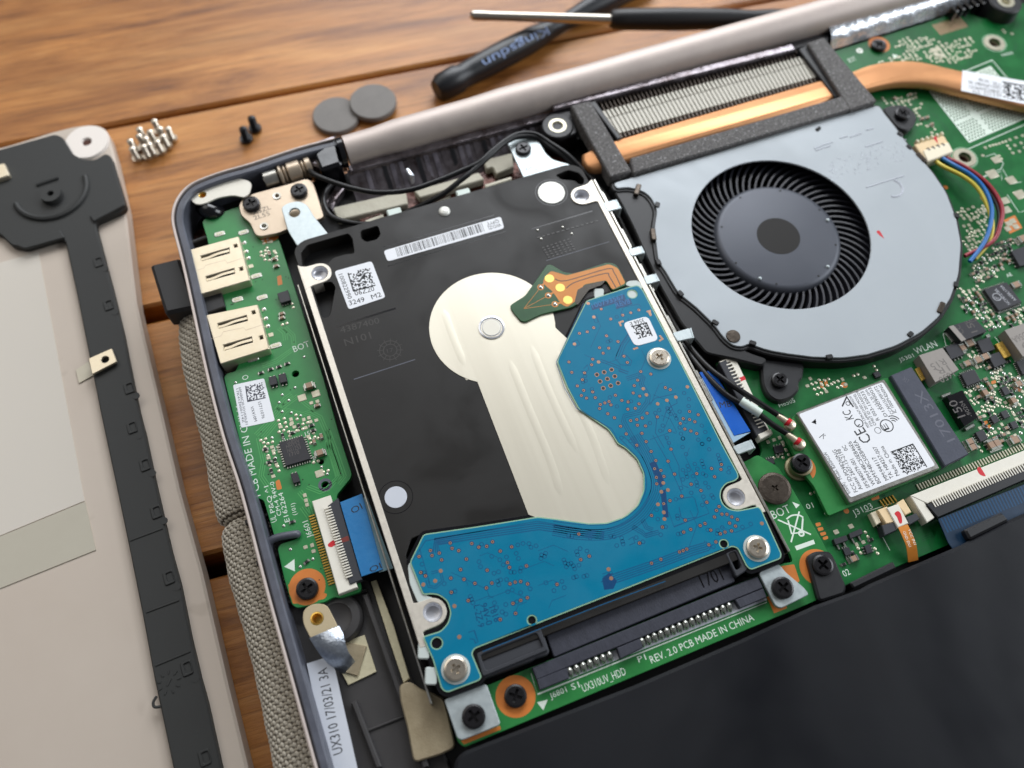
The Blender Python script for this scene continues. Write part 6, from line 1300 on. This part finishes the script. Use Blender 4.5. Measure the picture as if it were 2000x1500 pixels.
for k in range(220):
    u, v = rg.uniform(1480, 2000), rg.uniform(40, 1100); q = at(u, v, ZM); a = rg.choice((0, math.pi / 2, math.pi / 4)); l1, l2 = rg.uniform(2, 6), rg.uniform(1, 4)
    p1_ = (q[0] + l1 * math.cos(a), q[1] + l1 * math.sin(a)); p2_ = (p1_[0] + l2 * math.cos(a + 0.785), p1_[1] + l2 * math.sin(a + 0.785))
    if inside(q, poly) and inside(p2_, poly): 
        for d_ in (0, 0.4, 0.8): mb.line([(x - d_ * math.sin(a), y + d_ * math.cos(a)) for x, y in (q, p1_, p2_)], 0.15, z - 0.005)
stuff(mb.obj('trace_lines', 'green_trace_dark', mo))
# m.2 socket
zm2 = -1.3
mb = MB(); mb.plate(P([(1740, 733), (1781, 716), (1893, 887), (1846, 911)], zm2), ZM, zm2, 0.2); ms = mb.obj('card_socket', 'm2_plastic', mo)
mb = MB(); mb.text('17013X', at(1866, 858, zm2), at(1800, 762, zm2), zm2 + 0.012, 2.0); mb.text('LTK', at(1776, 742, zm2), at(1766, 735, zm2), zm2 + 0.012, 1.0); mb.obj('moulded_text', 'm2_mark', ms)
# display cable socket
zc = -2.2
mb = MB(); mb.plate(P([(1778, 968), (2000, 880), (2150, 820), (2150, 850), (2000, 907), (1812, 984)], zc), ZM, zc, 0.15); ds = mb.obj('display_socket', 'conn_white', mo)
mb = MB(); mb.plate(P([(1778, 969), (1793, 963), (1826, 1011), (1811, 1021)], zc - 0.1), ZM, zc - 0.1, 0.15); mb.obj('socket_end', 'conn_white', ds)
mb = MB(); mb.plate(P([(1810, 986), (2000, 909), (2150, 850), (2150, 880), (2000, 938), (1832, 1011)], zc + 0.25), ZM, zc + 0.25, 0.15); mb.obj('locking_bar', 'black_plastic', ds)
wp = MB(); wp.plate(rect((0, 0), 0.28, 1.4), 0, 0.25, 0.03); wm = shared(wp, 'cpin', ['conn_white']); sp_ = MB(); sp_.plate(rect((0, 0), 0.35, 1.3), 0, 0.25, 0.05); spm = shared(sp_, 'spin', ['tin_pad'])
for i in range(40):
    t = i / 39; inst('contact_tooth', wm, mo, at(1824 + 190 * t, 984 - 77 * t, zc + 0.3), zc + 0.14); inst('socket_pin', spm, mo, at(1793 + 210 * t, 952 - 82 * t, ZM), ZM)
mb = MB(); mb.flat(spline(P([(1908, 916), (1914, 912), (1921, 922), (1925, 930), (1914, 927)], zc), 3, True), zc + 0.012); mb.obj('paint_mark', 'red_ink', ds)
# small flex socket
zf2 = -2.4
for q, mt, zz in (([(1714, 996), (1733, 989), (1747, 1020), (1731, 1023)], 'conn_cream', zf2), ([(1751, 983), (1765, 974), (1781, 1000), (1769, 1006)], 'conn_cream', zf2), ([(1732, 992), (1755, 984), (1775, 1022), (1754, 1031)], 'conn_white', zf2 + 0.3), ([(1722, 1026), (1746, 1020), (1752, 1036), (1728, 1046)], 'dark_rubber', zf2), ([(1770, 1010), (1790, 1002), (1797, 1014), (1776, 1026)], 'dark_rubber', zf2), ([(1700, 1002), (1712, 997), (1722, 1020), (1712, 1026)], 'conn_ivory', zf2 - 0.8)):
    mb = MB(); mb.plate(P(q, zz), ZM, zz, 0.15); mb.obj('flex_socket', mt, mo)
mb = MB(); mb.flat(spline(P([(1747, 1003), (1754, 998), (1760, 1005), (1762, 1020), (1757, 1022), (1752, 1010)], zf2 + .3), 3, True), zf2 + 0.315); mb.obj('paint_mark', 'red_ink', mo)
for i in range(5): mb = MB(); mb.box(at(1722 + i * 6, 984 - i * 2.5, ZM), 0.3, 1.6, ZM, ZM + 0.3, 0.1, 0.05); mb.obj('socket_pin', 'gold', mo)
# socket of the left hand ribbon
zb = -2.6
mb = MB(); mb.plate(P([(1404, 708), (1418, 702), (1500, 838), (1478, 852)], zb + 0.2), ZM, zb + 0.2, 0.15); mb.obj('ribbon_lock', 'dark_rubber', mo)
mb = MB(); mb.plate(P([(1424, 702), (1436, 698), (1506, 846), (1494, 852)], zb), ZM, zb, 0.15); mb.plate(P([(1480, 848), (1506, 838), (1510, 846), (1486, 858)], zb + 0.3), ZM, zb + 0.3, 0.15); mb.plate(P([(1405, 706), (1432, 694), (1434, 702), (1410, 712)], zb + 0.1), ZM, zb + 0.1, 0.15); rs = mb.obj('ribbon_socket', 'conn_white', mo)
mb = MB(); mb.flat(P([(1444, 738), (1453, 734), (1457, 741), (1447, 745)], zb), zb + 0.012); mb.obj('paint_mark', 'red_ink', rs)
for i in range(20):
    t = i / 19; mb = MB(); inst('contact_tooth', wm, mo, at(1424 + 62 * t, 712 + 122 * t, zb), zb + 0.02, 1.57); 

# ribbons on the right
r2 = thing('blue_ribbon_cable', 'deep blue taped flat cable right of the hard drive', 'ribbon cable', at(1415, 790, -4), -6)
mb = MB(); zr = -1.8; mb.plate(P([(1366, 727), (1386, 724), (1400, 735), (1466, 842), (1434, 851)], zr), zr - 0.2, zr, 0.04); t_ = mb.obj('blue_tape', 'blue_tape_deep', r2)
mb = MB(); mb.plate(P([(1362, 744), (1372, 738), (1436, 851), (1466, 844), (1430, 866)], zr - 0.1), zr - 0.4, zr - 0.1); mb.obj('cable_end', 'ribbon_grey', r2)
mb = MB(); mb.text('MB', at(1407, 797, zr), at(1430, 794, zr), zr + 0.012, 1.4); mb.obj('printed_text', 'ink', t_)
r3 = thing('display_ribbon', 'wide navy striped ribbon cable running under the battery edge', 'ribbon cable', at(1930, 1000, -4), -6)
zz = -2.4; mb = MB(); mb.plate(P([(1832, 1013), (2000, 946), (2150, 886), (2180, 960), (2000, 1040), (1870, 1085), (1852, 1060)], zz), zz - 0.25, zz, 0.05); rb_ = mb.obj('ribbon', 'navy_ribbon', r3)
mb = MB()
for i in range(34):
    t = i / 33; mb.line(P([(1838 + 190 * t, 1012 - 75 * t), (1852 + 190 * t, 1040 - 75 * t)], zz), 0.35, zz + 0.012)
stuff(mb.obj('ribbon_lines', 'navy_line', rb_))
r4 = thing('orange_flex', 'narrow orange flex cable with white lettering going under the battery', 'flex cable', at(1770, 1060, -4), -6)
mb = MB(); pts = spline([(*at(1763, 1026, -2.2), -2.2), (*at(1772, 1045, -2.0), -2.0), (*at(1780, 1066, -2.4), -2.4), (*at(1784, 1096, -4.0), -4.0)], 5); mb.ribbon(pts, 2.1, 0.15); fo_ = mb.obj('flex_strip', 'flex_orange', r4)
mb = MB(); mb.text('VCC IN1', at(1773, 1034, -1.9), at(1785, 1064, -1.9), -1.9, 0.55); mb.text('GND EN1', at(1763, 1038, -1.9), at(1775, 1068, -1.9), -1.9, 0.55); mb.obj('printed_text', 'conn_white', fo_)

# ================================================================== wireless card
wc = thing('wireless_card', 'wireless card with white printed label standing in its slot', 'wireless card', at(1690, 870, -3), -3.6)
zc1 = -2.6
mb = MB(); mb.plate([rnd(P([(1532, 848), (1550, 812), (1728, 738), (1758, 738), (1862, 905), (1618, 1008), (1590, 950), (1572, 928), (1548, 880)], zc1), 0.5, 3)], zc1 - 0.9, zc1, 0.08); mb.obj('card_board', 'green_light', wc)
zc2 = -1.1
mb = MB(); mb.plate(rnd(P([(1555, 806), (1727, 740), (1836, 914), (1660, 983)], zc2), 0.4, 3), zc1, zc2, 0.15); cn = mb.obj('metal_can', 'steel', wc)
mb = MB(); mb.plate(rnd(P([(1560, 809), (1724, 746), (1827, 909), (1661, 972)], zc2 + 0.08), 0.5, 3), zc2 - 0.02, zc2 + 0.08, 0.02); lb = mb.obj('paper_label', 'paper', wc)
zs = zc2 + 0.095; O5 = (1500, 600)
mb = MB()
def wt(s_, p, q, h): mb.text(s_, at(O5[0] + p[0] / 4, O5[1] + p[1] / 4, zs), at(O5[0] + q[0] / 4, O5[1] + q[1] / 4, zs), zs, h)
for s_, p, q, h in (('Intel(R)   Model: 8260NGW', (646, 1450), (455, 1128), 0.72), ('FCC ID:PD98260NG', (704, 1438), (530, 1110), 0.86), ('Anatel 2607-15-2198', (742, 1420), (563, 1105), 0.86), ('SPS:840079-001      0C', (800, 1405), (603, 1075), 0.86), ('WFM:F48C50EB46E6', (843, 1385), (648, 1045), 0.86), ('BDM:F48C50EB46EA', (884, 1370), (688, 1035), 0.86), ('MM:944117', (945, 1345), (838, 1165), 0.86), ('TA: H84257-007', (985, 1332), (845, 1085), 0.86), ('Made in China', (1030, 1310), (900, 1082), 0.86),
                    ('MSIP-CRM-INT-8260NGW', (795, 935), (648, 690), 0.6), ('PTA APPROVED MODEL', (823, 925), (680, 672), 0.6), ('CMIIT ID 2015AJ0229', (848, 920), (705, 655), 0.6), ('R 003-150033', (872, 880), (745, 655), 0.75), ('5.15-5.35 GHz', (880, 790), (770, 640), 0.6), ('D150090003', (935, 850), (805, 625), 0.75), ('CCAH15LP0910T2', (985, 830), (848, 615), 0.75), ('IC 1000M-8260NG', (1008, 820), (885, 602), 0.75), ('CE', (815, 1040), (745, 935), 2.4), ('KC', (672, 870), (640, 800), 1.8), ('1', (378, 895), (372, 885), 0.6), ('2', (452, 1005), (446, 995), 0.6)): wt(s_, p, q, h)
def wq(p): return at(O5[0] + p[0] / 4, O5[1] + p[1] / 4, zs)
mb.ring(wq((710, 905)), 0.75, 0.95, zs, 24); wt('i', (722, 920), (716, 912), 0.9); mb.ring(wq((928, 925)), 1.2, 1.4, zs, 28); wt('E', (950, 950), (920, 905), 1.2); mb.ring(wq((858, 962)), 0.6, 0.7, zs, 20)
for k in range(3):
    c = wq((980, 905)); r = 0.6 + 0.5 * k; mb.line([(c[0] + r * math.cos(t), c[1] + r * math.sin(t)) for t in [0.2 + 0.25 * i for i in range(7)]], 0.2, zs)
mb.flat([wq((340, 900)), wq((372, 872)), wq((378, 915))], zs); mb.line([wq((400, 1020)), wq((438, 988)), wq((432, 1030)), wq((400, 1020))], 0.12, zs)
mb.line([wq((580, 775)), wq((615, 700)), wq((668, 780)), wq((580, 775))], 0.3, zs); mb.ring(wq((625, 752)), 0.35, 0.5, zs + 0.002, 14)
matrix_code(mb, at(1775, 897, zs), 26, 0.205, ang((1660, 972), (1827, 909), zs), zs + 0.001, 51, flip=True); mb.obj('printed_text', 'ink', lb)

# antenna cables
def cable(name, label, pts, r, mt='wire_black', n=6):
    t = thing(name, label, 'cable', at(pts[0][0], pts[0][1], pts[0][2]), -8); b = MB()
    b.tube(spline([(*at(u, v, z_), z_) for u, v, z_ in pts], n), r, 10); b.obj('sheath', mt, t, smooth=80); return t
c1 = cable('antenna_cable', 'black antenna cable to the upper gold plug at the wireless card', [(598, 322, -3.5), (610, 338, -1.6), (640, 352, -1.0), (690, 368, -0.6), (740, 376, -0.4), (800, 371, -0.3), (860, 351, -0.3), (905, 332, -0.2), (935, 318, 0.1), (960, 296, 0.2), (985, 276, 0.0), (1012, 262, -0.4), (1045, 262, -1.0), (1075, 280, -1.6), (1110, 304, -2.0), (1150, 345, -3.4), (1190, 390, -4.4), (1224, 455, -4.6), (1260, 525, -4.6), (1298, 595, -4.4), (1335, 660, -3.4), (1380, 714, -2.0), (1430, 752, -1.0), (1480, 785, -1.0), (1528, 816, -1.6)], 0.62)
c2 = cable('antenna_cable', 'black antenna cable to the lower gold plug with a white sleeve', [(648, 360, -4.5), (636, 376, -3.5), (634, 400, -2.4), (650, 424, -1.8), (690, 436, -1.4), (730, 437, -1.2), (760, 430, -3.6), (800, 412, -3.8), (860, 382, -2.0), (900, 352, -0.6), (925, 332, -0.2), (958, 303, 0.0), (983, 281, -0.2), (1010, 268, -0.6), (1046, 268, -1.4), (1072, 286, -2.0), (1106, 310, -2.6), (1144, 350, -4.0), (1184, 396, -5.2), (1220, 462, -5.4), (1256, 532, -5.4), (1294, 602, -5.2), (1330, 668, -4.0), (1374, 726, -2.2), (1420, 772, -1.4), (1470, 800, -1.2), (1510, 830, -1.2), (1546, 852, -1.6)], 0.62)
for cb, hd_px, tail in ((c1, (1545, 828), (1520, 810)), (c2, (1564, 866), (1538, 846))):
    zz = -1.1; c = at(*hd_px, zz); t0_ = at(*tail, zz); mid_ = ((c[0] + t0_[0]) / 2, (c[1] + t0_[1]) / 2)
    mb = MB(); mb.lathe(c, [(1.15, -2.5), (1.15, zz - 0.2), (0.95, zz + 0.05), (0.01, zz + 0.1)], 22); mb.tube([(*t0_, zz - 0.35), (*mid_, zz - 0.3), (*c, zz - 0.3)], [0.55, 0.7, 0.85], 12); pg = mb.obj('gold_plug', 'cream_steel', cb, smooth=50)
    mb = MB(); mb.tube([(mid_[0] + (c[0] - mid_[0]) * 0.35, mid_[1] + (c[1] - mid_[1]) * 0.35, zz - 0.28), (mid_[0] + (c[0] - mid_[0]) * 0.85, mid_[1] + (c[1] - mid_[1]) * 0.85, zz - 0.28)], 0.93, 14); mb.obj('red_band', 'red_ink', pg)
mb = MB(); mb.tube([(*at(1447, 783, -1.0), -1.1), (*at(1486, 808, -1.0), -1.1)], 0.95, 14); mb.obj('white_sleeve', 'sleeve_plug', c2)
for i, (u, v, a) in enumerate(((770, 414, 0.32), (905, 376, 0.3))):
    mb = MB(); c = at(u, v, -1.2); mb.plate(rnd(rect(c, 3.3, 2.4, -0.05), 0.4), -4, -1.2, 0.3); o = mb.obj('cable_clip', 'sleeve_plug')
    tag(o, ('pale plastic cable clip above the barcode label left end', 'pale plastic cable clip nearer the rear middle of the drive')[i], 'cable clip', 'cable clips behind the drive')
for i, q in enumerate(([(712, 430), (748, 417), (750, 424), (716, 436)], [(846, 396), (880, 380), (882, 390), (850, 402)], [(946, 360), (998, 344), (1000, 350), (948, 367)])):
    mb = MB(); mb.plate(rnd(P(q, -2.6), 0.3), -5, -2.6, 0.2); mb.obj('foam_pad', 'pad_white', ch)

# ================================================================== screws in the machine
GS = 'black cross head screws in the laptop'
for lb_, px_, r, zz, a, k in (('black screw on the orange ring of the left board', (599, 1149), 2.05, -2.9, 0.35, {}), ('black screw fixing the lower left drive tab', (925, 1399), 2.05, -0.1, 0.3, {}), ('black screw on the orange ring beside the drive connector', (1007, 1359), 2.0, -2.0, 0.9, {}), ('black screw fixing the lower right drive tab', (1530, 1147), 2.05, -0.1, 0.35, {}), ('black screw in the battery lug right of the drive', (1608, 1103), 2.0, -1.0, 0.4, {}),
                             ('left black screw on the tan hinge plate', (490, 396), 1.95, -1.6, 0.2, {}), ('right black screw on the tan hinge plate', (583, 370), 1.95, -1.6, 0.3, {}), ('black screw on the rear drive tab below the hinge barrel', (1022, 288), 1.9, -1.0, 0.2, {}), ('black screw holding down the wireless card', (1567, 903), 2.0, -0.9, 0.5, {}), ('dark screw in the lower fan ear', (1524, 741), 1.7, -2.0, 0.4, {}), ('black screw in the upper fan ear beside the heat pipe', (1764, 220), 1.8, -1.6, 0.3, {}), ('black screw on the orange ring near the rear wall', (1718, 86), 2.0, -3.6, 0.4, {})):
    screw_obj('screw', lb_, px_, r, zz, a, group=GS, h=1.3, cross=0.6)
c = at(1561, 915, -2.6); mb = MB(); mb.lathe(at(1565, 908, -2.4), [(2.7, -4.6), (2.6, -4.2), (2.2, -4.1), (2.1, -2.9), (2.3, -2.8), (2.25, -2.3), (1.8, -2.2), (1.8, -1.9)], 32); mb.obj('standoff', 'dull_brass', mo)
mb = MB(); c = at(1580, 915, zc1); mb.flat([(c[0] + 2.9 * math.cos(t) - 1.4, c[1] + 2.9 * math.sin(t) + 0.6) for t in [-1.2 + 0.2 * i for i in range(13)]] , zc1 + 0.012); mb.obj('copper_ring', 'orange_mask', wc)
mb = MB(); c = at(1514, 953, -1.6); screw_head(mb, c, 3.3, -2.1, -1.6, 0.5, 0.22, 0.35, 0.2, cw=0.06); o = mb.obj('screw', 'brown_screw', recalc=False); tag(o, 'wide flat bronze screw between drive and wireless card', 'screw')

# ================================================================== loose things on the table
TZ = -22.0
def loose_screw(mt, L, r):
    b = MB(); n = 12
    prof = [(0, 0.01), (0, r * 0.9), (0.25, r), (0.9, r), (0.9, 0.85)]; x = 0.9; seg = 0.45
    while x < L - 0.5: prof += [(x, 0.42 * r + 0.1), (x + seg / 2, 0.62 * r)]; x += seg
    prof += [(L, 0.35), (L, 0.01)]
    b.lathe((0, 0), [(rr, xx) for xx, rr in prof], n)
    b.v = [(z_, x_, y_) for x_, y_, z_ in b.v]
    return shared(b, 'loose', [mt])
sm_, bm_ = loose_screw('screw_silver', 4.6, 1.35), loose_screw('screw_black', 4.8, 1.75)
GL = 'loose silver screws standing on the table'
pile = [(270, 312), (291, 308), (302, 303), (317, 298), (329, 288), (338, 274), (266, 297), (284, 287), (283, 274), (304, 279), (312, 258), (322, 272), (296, 292)]
PL = {6: 'leftmost silver screw of the cluster beside the cover', 0: 'silver screw at the near left corner of the cluster', 5: 'rightmost silver screw of the cluster', 10: 'farthest silver screw at the back of the cluster', 4: 'silver screw at the near right end of the cluster', 8: 'silver screw at the far left side of the cluster', 2: 'silver screw at the near side middle of the cluster'}
for i_, (u, v) in enumerate(pile):
    o = D.objects.new('loose_screw', sm_); COL.objects.link(o); x, y = at(u, v, TZ)
    o.location = (x * S, y * S, 0.00005); o.rotation_euler = (R_.uniform(-0.06, 0.06), -math.pi / 2 + R_.uniform(-0.06, 0.06), R_.uniform(0, 3)); tag(o, PL.get(i_, 'tiny silver screw standing inside the cluster between cover and laptop'), 'screw', GL)
for i, (u, v) in enumerate(((482, 274), (499, 254))):
    o = D.objects.new('loose_screw', bm_); COL.objects.link(o); x, y = at(u, v, TZ)
    o.location = (x * S, y * S, 0.00005); o.rotation_euler = (0.03, -math.pi / 2 + 0.04, i); tag(o, ('standing black screw nearer the laptop corner', 'standing black screw farther from the laptop corner')[i], 'screw', 'loose black screws')
for i, ((u, v), lb_) in enumerate((((656, 223), 'round grey rubber foot lying under the other one'), ((728, 197), 'round grey rubber foot overlapping the other one'))):
    zz = TZ + 1.6 + i * 1.0; c = at(u, v, zz); mb = MB(); mb.lathe(c, [(0.01, zz - 1.6), (6.1, zz - 1.6), (6.4, zz - 1.3), (6.4, zz - 0.4), (6.1, zz), (0.01, zz + 0.05)], 48); o = mb.obj('rubber_foot', 'rubber_grey'); tag(o, lb_, 'rubber foot', 'rubber feet on the table')
# screwdrivers
d1 = thing('screwdriver', 'black screwdriver with pale lettering lying against the hinge barrel', 'screwdriver', at(1000, 110, -19), TZ)
def shaped(b, pts, rads, n=20): b.tube(pts, rads, n)
A1 = Vector((*at(852, 176, -18.6), -18.6)); B1 = Vector((*at(1180, 2, -18.6), -18.6)); dv = B1 - A1; Ln = dv.length; dv.normalize()
mb = MB(); prof = [(0.0, 3.2), (0.03, 4.6), (0.12, 4.9), (0.14, 4.2), (0.19, 4.3), (0.30, 4.6), (0.42, 4.7), (0.55, 4.4), (0.66, 3.4), (0.76, 2.9), (0.86, 3.6), (0.95, 4.4), (1.15, 4.6), (1.3, 4.0)]
mb.tube([tuple(A1 + dv * (Ln * f)) for f, r in prof], [r * 0.80 for f, r in prof], 24); h1 = mb.obj('handle', 'driver_black', d1, smooth=50)
mb = MB(); vs_, fs_ = textdata('Kingsdun'); x0 = min(v[0] for v in vs_); x1 = max(v[0] for v in vs_)
# lettering wrapped on the handle, read from its far end
side = Vector((0, 0, 1)).cross(dv).normalized(); upv = dv.cross(side).normalized()
if upv.z < 0: upv = -upv
out_ = []; TX = 0.62
for v in vs_:
    f = 0.62 - (v[0] - x0) / (x1 - x0) * 0.38; hgt = (v[1] - 0.3) / 0.7 * 2.3; th = hgt / 3.6
    nrm = upv * math.cos(th + TX) - side * math.sin(th + TX)
    if f > 0.55: rr = 3.58
    else: rr = 3.80
    out_.append(tuple(A1 + dv * (Ln * f) + nrm * (rr + 0.06)))
mb.add(out_, fs_); mb.obj('printed_text', 'driver_print', h1, recalc=False)
d2 = thing('screwdriver', 'slim screwdriver with bare steel shaft lying across the other one', 'screwdriver', at(1300, 40, -14), TZ)
S0 = Vector((*at(918, 30, -13), -13.0)); S1 = Vector((*at(1192, 38, -12), -12.0)); E1 = Vector((*at(1560, 36, -14.5), -14.5))
mb = MB(); sd = (S1 - S0); mb.tube([tuple(S0 + sd * f) for f in (0, 0.02, 0.10, 0.16, 1.03)], [0.7, 1.35, 1.35, 1.25, 1.35], 16); mb.obj('shaft', 'shaft', d2)
hv = E1 - S1; prof = [(0, 2.0), (0.015, 2.6), (0.08, 2.9), (0.35, 3.1), (0.6, 2.8), (0.75, 2.3), (0.85, 2.6), (1.0, 2.4)]
mb = MB(); mb.tube([tuple(S1 + hv * f) for f, r in prof], [r for f, r in prof], 24); mb.obj('handle', 'driver_dark', d2, smooth=50)
